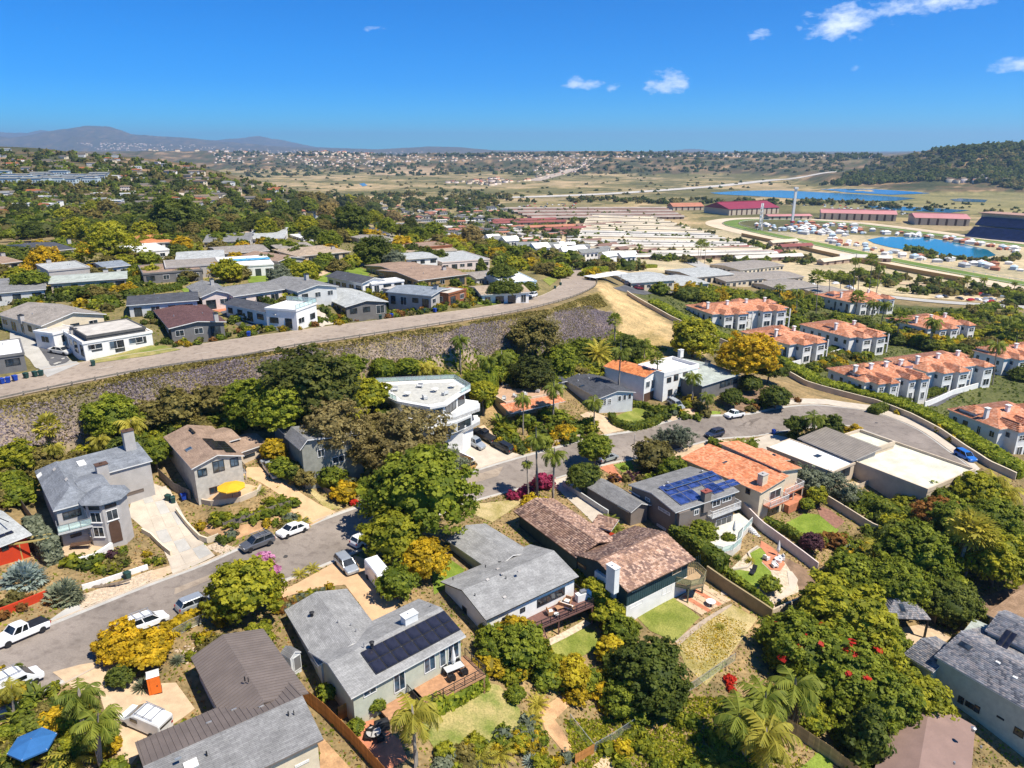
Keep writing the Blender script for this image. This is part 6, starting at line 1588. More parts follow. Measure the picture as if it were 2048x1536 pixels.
RN=[
('taupe_roof_house','cream house with broad taupe gable roof, left of the mansard house',[((82,652),(213,628),(168,600),3.1,g,'y',1.6,M_CREAM,S_TAUPE)],(43,640)),
('white_mansard_house','white ranch with flat dark banded mansard roof and curved front lawn',[((164,686),(305,663),(256,641),3.0,f,'x',0,M_WHITE,M_FLATG),((172,674),(292,655),(252,638),4.0,f,'x',0,S_MID,M_FLATG),((105,668),(160,655),(200,632),3.0,f,'x',0,M_WHITE,M_FLATG)],(148,668)),
('maroon_roof_house','low dark house with dark maroon roof beside asphalt driveway',[((337,657),(453,643),(392,611),3.0,g,'y',.8,M_DGREY,S_MAROON)],(432,636)),
('charcoal_long_house','long low house with charcoal roof behind the maroon roof',[((252,611),(398,600),(384,583),3.0,g,'x',.9,M_LGREY,S_DARK)],None),
('pink_gable_house','pale pink house with grey gables facing a red paved forecourt',[((400,595),(468,588),(436,567),3.2,g,'y',1.3,M_PINKW,S_MID),((466,593),(570,578),(532,562),3.1,g,'x',1.1,M_PINKW,S_MID)],(424,566)),
('white_charcoal_house','white house with charcoal gable and flat glass-railed roof terrace',[((550,629),(597,619),(534,591),3.0,g,'y',1.0,M_WHITE,S_DARK),((592,621),(634,606),(606,591),4.2,f,'x',0,M_WHITE,M_FLATW)],None),
('pale_roof_ranch','dark walled ranch with pale grey winged roof beside the moving car',[((690,614),(777,603),(718,576),3.0,g,'y',1.0,M_DGREY,S_PALE)],None),
('dark_roof_white_house','white house with dark gable roof and white garage wing',[((724,567),(774,559),(727,541),3.2,g,'y',1.1,M_WHITE,S_DARK),((743,568),(809,561),(795,555),2.8,f,'x',0,M_WHITE,M_FLATW)],None),
('blue_grey_roof_house','grey modern house with blue grey roof and cedar panelled end',[((863,592),(907,577),(862,556),3.3,g,'y',.8,M_GREYW,M_SLATEB),((897,588),(934,578),(920,569),3.2,f,'x',0,M_WOODP,M_FLATG),((808,584),(835,578),(818,566),2.8,f,'x',0,M_GREYW,M_FLATG)],(872,578)),
('brown_ochre_house','ochre walled house with brown low gable roofs',[((836,561),(937,548),(902,523),3.1,g,'x',1.0,M_OCHRE,S_BROWN),((800,546),(868,537),(850,516),3.1,g,'x',.9,M_OCHRE,S_BROWN)],(888,540)),
('taupe_blue_house','taupe roofed house with pale blue flat box wing near the road bend',[((952,557),(1012,551),(1004,538),3.1,g,'x',.8,M_LGREY,S_TAUPE),((1006,566),(1074,562),(1078,541),4.4,f,'x',0,M_BLUEW,M_FLATW)],None),
('tree_hidden_white_house','white columned house half hidden by dark spreading trees at the road bend',[((962,590),(1062,584),(1050,566),3.0,g,'x',.9,M_WHITE,S_TAN)],None),
('charcoal_gable_ranch','charcoal low gable ranch with white fascia below the green',[((594,584),(678,572),(652,549),3.1,g,'y',1.1,M_LGREY,S_MID)],(613,556)),
('sage_long_ranch','long beige ranch with pale sage roof behind clipped hedges',[((96,567),(255,556),(246,542),3.0,g,'x',.7,M_BEIGE,S_SAGE)],(212,546)),
('taupe_box_house','taupe two-level house behind the long sage roof',[((96,542),(180,534),(172,520),4.0,f,'x',0,M_GREYW,S_PALE)],(98,526)),
('brown_flat_modern','modern house with flat brown roofs, white columns and red umbrellas',[((285,548),(405,539),(392,523),3.0,f,'x',0,M_DGREY,S_BROWN),((330,535),(440,528),(420,516),3.6,f,'x',0,M_GREYW,S_TAUPE)],None),
('white_pool_roof_house','white flat roofed house with a blue lap pool on top',[((432,535),(548,528),(522,511),3.4,f,'x',0,M_WHITE,M_FLATW)],None),
('brown_gable_ranch','grey house with brown gable roof at the edge of the green',[((556,523),(610,516),(572,500),3.1,g,'y',1.0,M_GREYW,S_BROWN)],None),
('tan_hip_house','wide tan hip roofed house overlooking the green',[((594,513),(702,503),(668,488),3.0,'hip','x',1.3,M_BEIGE,S_TAN)],(666,498)),
('taupe_hip_house','taupe roofed house behind the tan hip roof',[((560,501),(634,495),(612,483),3.0,g,'x',1.0,M_DGREY,S_TAUPE)],None),
('arched_skylight_house','grey roofed house with a pale arched skylight band',[((436,508),(540,501),(520,488),3.2,g,'x',.9,M_GREYW,S_TAUPE)],None),
('white_flat_terrace_house','white flat roofed house ringed with shrubs, left of centre plateau',[((258,505),(339,499),(326,485),3.2,f,'x',0,M_WHITE,M_FLATW)],None),
('pale_gable_deck_house','pale grey roofed house with a white railed roof deck',[((350,520),(450,515),(430,500),3.2,g,'x',1.0,M_WHITE,S_PALE)],None),
('grey_gable_far_house','mid grey gabled house below the dark pine belt',[((405,484),(501,481),(480,466),3.1,g,'x',1.2,M_GREYW,S_MID)],(470,470)),
('white_roof_chalet','white roofed house with broad front gable, far end of the plateau',[((494,478),(568,476),(560,451),3.4,g,'x',1.2,M_WHITE,S_PALE)],None),
('orange_roof_house','orange tile roofed house among yellow trees',[((284,487),(350,483),(338,467),3.0,'hip','x',1.2,M_WHITE,S_ORANGE)],None),
('charcoal_left_house','charcoal roofed house under yellow green trees on the far left',[((84,504),(152,497),(140,478),3.2,g,'x',1.2,M_CREAM,S_DARK)],(138,484)),
('brown_left_house','brown roofed house with solar rack at the left edge',[((-20,530),(46,522),(36,504),3.0,g,'x',.9,M_BEIGE,S_BROWN)],(6,512)),
('umbrella_house','grey ranch with pale blue umbrella at the left edge',[((-30,588),(92,578),(70,552),3.0,g,'x',1.0,M_LGREY,S_MID)],None),
('white_eave_modern','modern house with thick white eave at left edge by the road',[((-70,722),(49,706),(18,680),3.0,f,'x',0,M_DGREY,M_FLATW)],None),
('dark_far_roof_house','dark roofed house beside a yellow blooming tree',[((608,470),(668,466),(655,447),3.0,g,'x',.9,M_WHITE,S_DARK),((606,478),(668,474),(664,464),2.8,f,'x',0,M_WHITE,M_FLATW)],None),
('tan_flat_modern','tan flat roofed modern house with stepped roofs above the palms',[((795,505),(914,500),(898,486),3.3,f,'x',0,M_BEIGE,S_TAN),((842,495),(905,490),(890,481),4.4,f,'x',0,M_WOODP,S_BROWN)],None),
('white_low_roof_house','white low roofed house between tan modern and brown houses',[((797,520),(878,514),(862,502),3.0,g,'x',.6,M_WHITE,S_PALE)],None),
('grey_flat_garage_house','grey flat roofed house with dark garage near white townhouses',[((884,525),(980,518),(950,500),3.3,f,'x',0,M_PINKW,S_PALE)],None),
('dark_terrace_house','dark gabled house next to white mobile homes',[((716,472),(782,468),(770,449),3.1,g,'x',1.1,M_GREYW,S_DARK)],None),
('tan_driveway_house','tan roofed house at the end of the plateau lane',[((743,485),(800,480),(786,464),3.0,g,'x',.9,M_BEIGE,S_TAUPE)],None),
('white_shed_roof_house','white roofed house at the far lane with parked cars',[((470,466),(560,462),(548,448),3.0,g,'x',.9,M_BEIGE,S_TAN)],None),
('grey_roof_below_green','blue grey roofed house left of the flat pool house',[((208,536),(262,530),(256,518),3.2,g,'x',.9,M_LGREY,M_SLATEB)],None),
]
RH={}
for nm,lb,wg,ch in RN:RH[nm]=ranch(nm,lb,wg,chim=ch)
S,ws=RH['white_mansard_house']
for a,b in(((174,690),(206,696)),((256,677),(287,684)),((217,683),(250,694))):S.win(ws[0].wallp['f'],a,b,glass=M_GLASSB,cols=2)
S,ws=RH['white_pool_roof_house'];pl=ws[0].roofp['f'];mb=MB();u,v=pl.hit(500,520);mb.frame_box(pl.o-S.loc,pl.U,pl.V,pl.N,u-6,u+6,v-2,v+2.5,.2,.25)
mb.build('lap_pool',glassmat('pool_water',(.10,.30,.36)),S.root)
S,ws=RH['white_charcoal_house'];P_=ws[1];cg=clearglass('rail_glass')
for a,b in(((.1,.1),(P_.L-.1,.1)),((P_.L-.1,.1),(P_.L-.1,P_.W-.1))):railing(P_.M@Vector((*a,4.35)),P_.M@Vector((*b,4.35)),M_ALU,S.root,1.0,cg)
sheet('lawn',[(600,575),(640,555),(690,545),(720,540),(740,552),(690,565),(640,572)],G_LUSH,.1)
sheet('lawn',[(615,540),(660,522),(700,528),(745,545),(700,560),(640,556)],G_LUSH,.1)
sheet('lawn',[(492,552),(540,545),(570,552),(548,566),(498,566)],G_LUSH,.1);sheet('lawn',[(360,578),(440,568),(445,574),(370,586)],G_LUSH,.1)
sheet('lawn',[(175,600),(235,594),(232,606),(190,612)],G_LUSH,.1);sheet('front_lawn',[(160,715),(260,692),(330,692),(362,700),(300,712),(190,727)],G_MIX,.1)
sheet('lawn',[(950,605),(1020,596),(1035,600),(1010,606),(975,612)],G_LUSH,.1);sheet('lawn',[(1085,560),(1105,552),(1115,560),(1100,572)],G_GREEN,.1)
sheet('driveway',[(20,655),(60,652),(115,690),(160,728),(95,755),(60,720),(20,690)],M_CONCG,.08);sheet('driveway',[(45,655),(60,653),(140,720),(110,733)],M_ASPH3,.11)
sheet('driveway',[(400,604),(470,596),(482,612),(440,625),(410,616)],M_TERRA,.1);sheet('driveway',[(440,624),(482,615),(500,640),(545,660),(520,668),(470,648)],M_ASPH3,.1)
sheet('driveway',[(800,578),(828,578),(830,600),(855,618),(815,625),(800,600)],M_CONC,.1);sheet('driveway',[(600,625),(640,618),(660,640),(690,640),(645,655)],M_CONC,.1)
sheet('path',[(590,550),(640,545),(680,530),(700,523),(745,528),(742,532),(690,534),(645,552),(600,556)],M_TAN,.13)
sheet('road',[(420,500),(560,480),(572,486),(440,508)],M_ASPH2,.1)
M_RAIL=plain('rail_weathered',(.22,.19,.155),.8,.2,3)
gr=empty('guard_rail',UN[8],'long weathered post and beam guard rail along the upper road','guard rail');o0=Vector(UN[8])
line=resample(offset(UN[2:95],-.5),76);mb=MB();mb.box(-.09,.09,-.09,.09,-.3,.8);pm=mb.mesh('post',M_RAIL)
for i,p in enumerate(line):
 q=put('post',pm,gr,(p.x-o0.x,p.y-o0.y,h(p.x,p.y)-o0.z))
 if i+1<len(line):
  b=line[i+1];za,zb=h(p.x,p.y),h(b.x,b.y);U=Vector((b.x-p.x,b.y-p.y,zb-za));L=U.length;U/=L;N=Vector((-U.y,U.x,0)).normalized()
  mb=MB();o=Vector((p.x,p.y,za))-o0
  mb.frame_box(o,U,N,Vector((0,0,1)),0,L,-.14,-.09,.42,.72);mb.build('rail_beam',M_ALU if False else M_RAIL,gr)
  # ------------------------------------------------------------------ Spanish terraces on the right
def terrace_block(label,A,B,C,bays=4,eh=6.2,zg=None,back=True):
 S=House('spanish_townhouses',label,'townhouses','white Spanish townhouse blocks with clay tile roofs')
 tk=dict(pal=[(.52,.215,.115),(.55,.25,.145),(.47,.185,.095),(.58,.30,.19)],w=.5,c=.5)
 w=S.wing(A,B,C,eh,'hip','x',1.9,ov=.5,wall=M_WHITE,roofm=um,zg=zg,tile=tk,found=3)
 L,Wd=w.L,w.W;bl=L/bays
 for i in range(bays):
  bw=bl*.46;x0=bl*i+bl*(.06 if i%2 else .42);dp=2.6+.8*(i%2)
  oo=w.o+Vector((0,0,0));a=w.o+w.ux*x0-w.uy*dp
  mb=MB(w.M);mb.box(x0,x0+bw,-dp+.3,1.2,-3,eh-.15);mb.build('bay_wall',M_WHITE,S.root)
  z=eh;rz=eh+1.3;q=[(x0-.4,-dp-.1,z),(x0+bw+.4,-dp-.1,z),(x0+bw+.4,3.2,z),(x0-.4,3.2,z)];r0=(x0+bw/2,-dp+bw/2,rz);r1=(x0+bw/2,3.2,rz)
  mb=MB(w.M);mb.add(q+[r0,r1],[(0,1,4),(1,2,5,4),(3,0,4,5),(3,2,1,0)]);ro=mb.build('bay_roof',um,S.root);R3=w.M.to_3x3()
  for(p0,p1,poly)in((q[0],q[1],(q[0],q[1],r0)),(q[1],q[2],(q[1],q[2],r1,r0)),(q[3],q[0],(q[3],q[0],r0,r1))):
   U=(Vector(p1)-Vector(p0)).normalized();N=U.cross(Vector(r0)-Vector(p0)).normalized();V=N.cross(U);pp=Pl(w.M@Vector(p0)+S.loc,R3@U,R3@V);tiles(pp,[((Vector(k)-Vector(p0)).dot(U),(Vector(k)-Vector(p0)).dot(V))for k in poly],.5,.5,tk['pal'],ro,barrel=True)
  of=w.M@Vector((x0,-dp+.3,0))+S.loc;pf=Pl(of,w.ux,(0,0,1));ol=w.M@Vector((x0,1.2,0))+S.loc;pfl=Pl(ol,-w.uy,(0,0,1));orr=w.M@Vector((x0+bw,-dp+.3,0))+S.loc;pr=Pl(orr,w.uy,(0,0,1))
  S.win(pf,(.5,eh-.9),(bw-.5,eh-2.4),cols=2,rows=2,uv=True,fw=.12);S.win(pf,(.6,2.5),(bw-.6,.4),'door',cols=2,uv=True,fw=.12);S.win(pfl,(.7,eh-.9),(1.9,eh-2.2),uv=True);S.win(pr,(.7,eh-.9),(2.0,eh-2.3),uv=True)
  x1=x0+bw+.15;x2=min(x1+bl*.4,L-.3)
  if x2-x1>1.6:
   mb=MB(w.M);mb.box(x1,x2,-1.7,.5,2.75,2.95);mb.build('balcony_floor',M_WHITE,S.root)
   for xx in(x1+.1,x2-.1):
    mb=MB(w.M);mb.box(xx-.2,xx+.2,-1.7,-1.35,-3,eh-.1);mb.build('column',M_WHITE,S.root)
   railing(w.M@Vector((x1+.3,-1.6,2.95)),w.M@Vector((x2-.3,-1.6,2.95)),M_TRIMD,S.root,.95,bal=.2)
   ow=w.M@Vector((x1,.5,0))+S.loc;pw=Pl(ow,w.ux,(0,0,1));S.win(pw,(.3,5.3),(x2-x1-.3,3),'sliding_door',M_TRIMD,cols=2,uv=True);S.win(pw,(.3,2.4),(x2-x1-.3,.2),'sliding_door',M_TRIMD,cols=2,uv=True)
  for dx in(.3,):
   q=w.M@Vector((bl*i+bl*dx,Wd*.38,0));mb=MB();o_=q;mb.frame_box(q,w.ux,w.uy,(0,0,1),-.45,.45,-.35,.35,eh+.4,eh+2.9);ch=mb.build('chimney',M_WHITE,S.root);mb=MB();mb.frame_box(q,w.ux,w.uy,(0,0,1),-.6,.6,-.5,.5,eh+2.9,eh+3.1);mb.build('chimney_cap',M_WHITE,ch)
 for k in range(bays):
  tw=rnd.uniform(3.8,5.2);x0=L*(k+.5)/bays-tw/2+rnd.uniform(-1,1);y0=Wd*rnd.uniform(.2,.62);z=eh+rnd.uniform(.9,1.5);mb=MB(w.M);mb.box(x0+.4,x0+tw-.4,y0+.4,y0+tw-.4,eh-.5,z-.02);mb.build('pavilion_wall',M_WHITE,S.root)
  q=[(x0,y0,z),(x0+tw,y0,z),(x0+tw,y0+tw,z),(x0,y0+tw,z),(x0+tw/2,y0+tw/2,z+1.1)];mb=MB(w.M);mb.add(q,[(0,1,4),(1,2,4),(2,3,4),(3,0,4),(3,2,1,0)]);ro=mb.build('pavilion_roof',um,S.root);R3=w.M.to_3x3()
  for a in(0,1,3):
   p0,p1=Vector(q[a]),Vector(q[(a+1)%4]);U=(p1-p0).normalized();N=U.cross(Vector(q[4])-p0).normalized();V=N.cross(U);tiles(Pl(w.M@p0+S.loc,R3@U,R3@V),[(0,0),(tw,0),(tw/2,(Vector(q[4])-p0).dot(V))],.5,.5,tk['pal'],ro,barrel=True)
 autowin(S,w,'lr',(3.6,5.0),3.2,1.2);autowin(S,w,'lr',(.8,2.2),3.4,1.2)
 return S
for lb,A,B,C,n in(('nearest the sandy slope and path',(1425,629),(1578,615),(1522,597),4),('just behind the yellow flowering tree',(1580,690),(1651,676),(1546,651),2),('in the middle row above the curved wall',(1700,676),(1773,665),(1658,640),2),
('beside the tall palms and curved lane',(1702,605),(1784,595),(1714,579),3),('farther right behind a leaning palm',(1857,658),(1943,647),(1858,626),3),('largest of all, above the long clipped hedge',(1730,765),(1852,748),(1764,722),4),
('right of the largest block',(1856,745),(1977,727),(1890,700),3),('at right edge behind the white wall',(2000,859),(2125,840),(2010,802),3),('at right edge, middle height',(2010,718),(2112,704),(2064,685),3)):
 terrace_block('Spanish townhouse block '+lb,A,B,C,n)
AP=[((1262,566),(1352,560),(1296,543)),((1352,572),(1420,566),(1366,548)),((1390,555),(1470,548),(1424,532)),((1452,563),(1530,556),(1490,540)),((1480,540),(1570,530),(1520,518)),
((1560,580),(1640,572),(1590,556)),((1535,560),(1610,553),(1560,540)),((1640,590),(1700,584),(1660,568))]
LBL=['grey roofed apartment block with carport beside the sandy path','grey roofed apartment block right of the carport','low grey apartment block behind white fence','grey apartment block above round dark bushes','grey apartment block farthest up the slope','grey apartment block nearest the palm row','grey apartment block in the middle of the stepped rows','small grey apartment block beside the curved lane']
for(A,B,C),lb in zip(AP,LBL):ranch('grey_apartments',lb,[(A,B,C,3.4,g,'x',1.0,M_CREAM,S_PALE if A[0]<1400 else S_TAUPE)],'low grey apartment blocks beyond the sandy spur')
S=House('carport','long flat white carport roof over parked cars by the sandy path','carport')
w=S.wing((1190,556),(1256,546),(1240,541),2.6,f,body=False,roofm=M_FLATW,par=0)
for x in(.5,w.L/2,w.L-.5):
 mb=MB(w.M);mb.box(x-.08,x+.08,w.W/2-.08,w.W/2+.08,-.5,2.45);mb.build('post',M_TRIM,S.root)
sheet('parking',[(1225,575),(1262,566),(1300,572),(1345,580),(1290,590)],M_ASPH3,.1)
sheet('lane',[(1570,622),(1580,606),(1605,600),(1618,603),(1596,612),(1594,626),(1625,640),(1690,655),(1690,664),(1610,650),(1578,638)],M_ASPH3,.1)
sheet('lane',[(1850,792),(1905,775),(1925,785),(1870,815),(1850,812)],M_ASPH3,.1)
BW=[(1254,590),(1290,612),(1340,640),(1400,668),(1450,690),(1490,705),(1545,735),(1610,772),(1680,792),(1750,810),(1820,838),(1880,870),(1930,905),(1975,935),(2030,960)]
wall_line('long cream boundary wall curving beside street and sandy spur',BW,1.5,.25,M_BEIGE,cap=M_CREAM)
HP=offset(PX(BW),3.3)
leafy_strip('hedge',HP[1:],4.6,2.5,'hedgel',10,.26,.35,'long bright green clipped hedge along the inside of boundary wall',seed=4)
wall_line('white retaining wall right of the terraces',[(1848,815),(1905,790),(1975,770)],1.6,.25,M_WHITE);wall_line('white retaining wall between terrace rows',[(1570,735),(1660,712),(1700,700)],1.5,.25,M_WHITE)
for px,lb in(([(1480,690),(1560,672),(1590,660)],'dark hedge below the first Spanish townhouse block'),([(1600,725),(1650,712),(1688,690),(1760,672)],'dark hedge below the middle Spanish townhouse blocks'),([(1745,828),(1790,808),(1870,788),(1905,772)],'dark hedge below the largest Spanish townhouse block'),([(1790,690),(1870,672),(1950,660)],'dark hedge below the far right townhouse block')):
 hedge(lb,px,2.4,1.7,'deep',dens=9,size=.26)
 # ------------------------------------------------------------------ trees and shrubs, each placed by its crown
TT="""
round green 840 985 205 .52 largest broad bright green tree beside the street
round lime 790 1070 120 .5 golden green tree between the big street tree and white van
round gold 850 1118 90 .5 golden tree above the white cargo van
bush green 795 1168 78 .45 small deep green tree drooping over the cargo van
round lime 487 1180 138 .42 rounded yellow green tree overhanging the silver wagon
round lime 516 1272 58 .4 small lime tree beside the grey shed
round gold 238 1286 88 .4 left golden flowering tree in front of the white van
umbrella gold 296 1297 104 .4 right golden flowering tree above the orange toilet
dense deep 240 1352 52 .4 dark clipped shrub beside the front walk
airy euc 668 850 135 .72 tall rusty eucalyptus in front of the grey house
airy euc 802 884 172 .45 wide brown eucalyptus left of the white curved house
airy olive 725 885 100 .55 olive brown tree between the two eucalyptus
airy sage 895 925 70 .42 pale wispy tree at the white house steps
pine pine 612 768 178 .42 huge dark pine on the slope above the grey house
pine pine 665 790 100 .5 dark pine behind the wide eucalyptus
round green 560 815 120 .5 green tree left of the huge dark pine
round green 505 800 100 .45 leafy tree at foot of the purple bank
round lime 735 792 80 .55 bright green tree beside the white roof terrace
dense green 765 738 54 .7 upright green tree behind the white terrace, left of two
dense green 812 735 52 .7 upright green tree behind the white terrace, right of two
round green 700 735 60 .6 green tree right of the huge dark pine
dense lime 965 785 56 .85 tall bamboo-like green tree right of the white house
dense green 952 760 50 .85 tall green screen tree behind the white house
pine olive 1065 668 98 .75 tall open pine below the purple bank
pine pine 1062 748 84 .6 dark pine under the tall open pine
round green 1010 725 60 .5 green tree left of the tall open pine
round green 985 745 60 .5 leafy tree behind the bamboo
round green 1120 720 70 .5 green tree behind the roof deck house
round deep 1255 695 60 .5 dark green tree behind the orange tile roof
round green 1165 700 52 .5 green tree left of the great date palm
round lime 1388 680 95 .38 wide yellow green bush tree on the sandy spur
round gold 1495 712 112 .55 bright yellow flowering tree above the sage roof
round deep 1540 735 66 .5 green tree right of the yellow flowering tree
dense deep 1500 768 46 .4 rounded dark shrub tree on the bare slope
dense deep 1464 795 44 .5 dark leaning tree above the white pickup
dense deep 1552 795 58 .4 dark spreading shrub tree by the street bend
dense green 1190 896 70 .62 round topiary tree above the silver car
dense deep 1166 953 68 .52 dense dark round tree beside the blue tarp
bush olive 1305 912 74 .4 grey olive shrub tree beside the flagpole
bush green 1345 942 62 .4 green shrub tree above the salmon roof
airy sage 1362 872 50 .5 candelabra euphorbia by the street
airy sage 1330 875 40 .42 short euphorbia clump by the street
airy sage 1615 958 62 .5 candelabra euphorbia beside the flat roofed house, left
airy sage 1655 965 56 .5 candelabra euphorbia beside the flat roofed house, middle
airy sage 1695 985 50 .5 candelabra euphorbia beside the flat roofed house, right
round lime 1632 990 42 .5 lime shrub tree below the euphorbias
dense green 1613 1008 30 .5 rounded shrub at the terrace of the salmon roofed house
round deep 1592 850 44 .6 dark tree left of the palm on the street island
round deep 1662 850 50 .55 dark tree right of the palm on the street island
round green 1404 1064 54 .6 small leafy tree on the white railed terrace
dense plum 1623 1084 44 .5 round plum leaved shrub below the lawn
bush green 1541 1170 40 .4 leafy shrub in the gravel garden
dense deep 1510 1196 22 .35 clipped ball shrub in the gravel garden
dense green 1457 1078 30 .3 round clipped shrub below the white stairs
round green 1830 1105 135 .5 dense green tree left of the twin fan palms
round green 1700 1150 100 .35 rounded green tree below the coconut palm
dense green 1790 1170 130 .35 broad green hedge tree by the paling fence
round lime 1690 1245 195 .3 huge lime green tree at lower right
round green 1600 1300 150 .32 green tree dotted with red blossom, upper
round green 1680 1340 170 .34 green tree with red blossom beside the huge lime tree
round green 1760 1400 150 .34 green tree above the cypress shrub
round lime 1840 1405 120 .3 lime tree against the pale side wall
cone deep 1735 1480 140 .42 spiky dark cypress-like tree above the board fence
dense deep 1900 1206 118 .3 broad dark shrub beside the pavilion
round green 1905 1050 110 .5 green tree behind the twin fan palms
round lime 1995 1120 120 .5 bright lime tree at the right edge
round green 1990 1040 100 .5 green tree at the right edge above the lime tree
airy rust 1870 1030 80 .6 reddish brown airy tree behind the flat roofed house
round lime 1955 985 90 .4 yellow green tree by the lower street bend
round deep 1985 1080 60 .7 dark tree in the right hand grove
round deep 1295 1345 150 .36 large dark tree at the centre of the lower yards
round deep 1330 1390 90 .36 dark tree touching the chain fence
round green 1250 1390 90 .36 green tree in front of the large dark tree
round yellow 1222 1300 62 .45 bright yellow blooming tree beside the large dark tree
round yellow 1140 1345 76 .4 bright yellow shrub tree below the deck lawn
round lime 1105 1330 60 .4 lime tree below the deck lawn
round green 1040 1295 105 .4 green gold tree at the corner of the deck
round gold 1030 1262 70 .5 golden tree beside the deck corner
round green 985 1290 70 .4 green tree right of the solar roof
round lime 1190 1185 62 .55 lime tree against the chimney wall, top
round lime 1215 1225 62 .5 lime tree against the chimney wall, middle
round green 1242 1262 66 .45 green tree against the chimney wall, lowest
bush plum 1227 1245 30 .5 purple leaved shrub among the lime trees
dense green 752 1408 36 .7 clipped green column shrub at the house corner
bush green 712 1455 34 .5 leafy shrub beside the board fence
bush green 655 1385 40 .5 shrub against the shaded side wall
dense green 1030 1388 40 .35 round shrub at the lawn edge
round lime 30 915 76 .45 lime green tree at left edge behind the turret house
round olive 78 920 66 .45 olive tree behind the turret house
round green 15 970 60 .45 green tree beside the turret house
round green 225 838 110 .42 light green tree at foot of the bank
bush olive 352 815 90 .22 olive brown scrub mass on the bank
bush olive 300 832 70 .22 olive scrub left of the larger mass
bush olive 428 802 76 .22 olive scrub right of the larger mass
round deep 255 905 80 .6 dark tree behind the turret house chimney
round green 310 905 60 .6 green tree between turret house and brown gable house
round green 470 790 60 .5 green tree behind the brown gable house
round gold 545 900 50 .5 golden shrub tree right of the brown gable house
round green 560 935 46 .5 leafy shrub tree beside the tan driveway
round deep 585 945 46 .5 bluish green shrub tree beside the tan driveway
bush olive 605 955 48 .45 olive shrub tree on the driveway edge
bush gold 690 985 50 .35 golden shrubs by the red bush
bush green 660 955 60 .35 green shrubs below the porch
airy lime 215 480 95 .5 big spreading yellow green tree on the left plateau
round lime 152 462 58 .45 yellow green tree among the left houses
round gold 90 520 60 .4 golden tree beside the charcoal left house
umbrella green 60 560 64 .5 umbrella shaped tree by the umbrella house
pine deep 345 428 92 .42 dark dome shaped pine behind the plateau
round lime 290 465 50 .4 lime tree by the orange roof house
round gold 365 488 36 .5 pointed golden tree on the plateau
pine deep 703 438 70 .55 tall dark pine at the plateau end
pine deep 745 498 70 .5 dark spreading pine beside the green
round sage 790 520 42 .5 grey green tree beside the green
round lime 455 542 56 .4 lime shrubs by the white columns
round sage 560 552 46 .5 pale green tree beside the green lawn
round lime 605 548 60 .4 yellow green trees at the edge of the green
umbrella deep 1005 545 56 .5 dark flat topped tree near the road bend
umbrella deep 1010 578 66 .42 dark spreading tree before the hidden white house, left
umbrella deep 1052 578 50 .42 dark spreading tree before the hidden white house, right
cone deep 962 540 40 .5 dark cypress beside the grey flat house
round yellow 680 457 30 .5 bright yellow blooming tree at the plateau lane
round green 660 480 44 .5 green tree near the yellow bloom
round deep 628 470 40 .5 dark round tree behind the plateau
round deep 1800 545 0 .5 -
"""
for ln in TT.strip().split('\n'):
 a=ln.split(' ',6)
 if a[4]=='0':continue
 hb,lf,lb=a[0],a[1],a[6]
 nm={'pine':'pine_tree','cone':'cypress_tree'}.get(hb,'eucalyptus_tree' if lf=='euc' else 'shrub' if hb=='bush' else 'tree')
 tree(nm,lb,hb,lf,float(a[2]),float(a[3]),float(a[4]),float(a[5]),.8 if hb!='cone' else 1.1,'tree' if hb!='bush' else 'shrub',blossom='red' if 'red blossom' in lb else None,bark=M_BARKD if hb=='pine' else None)
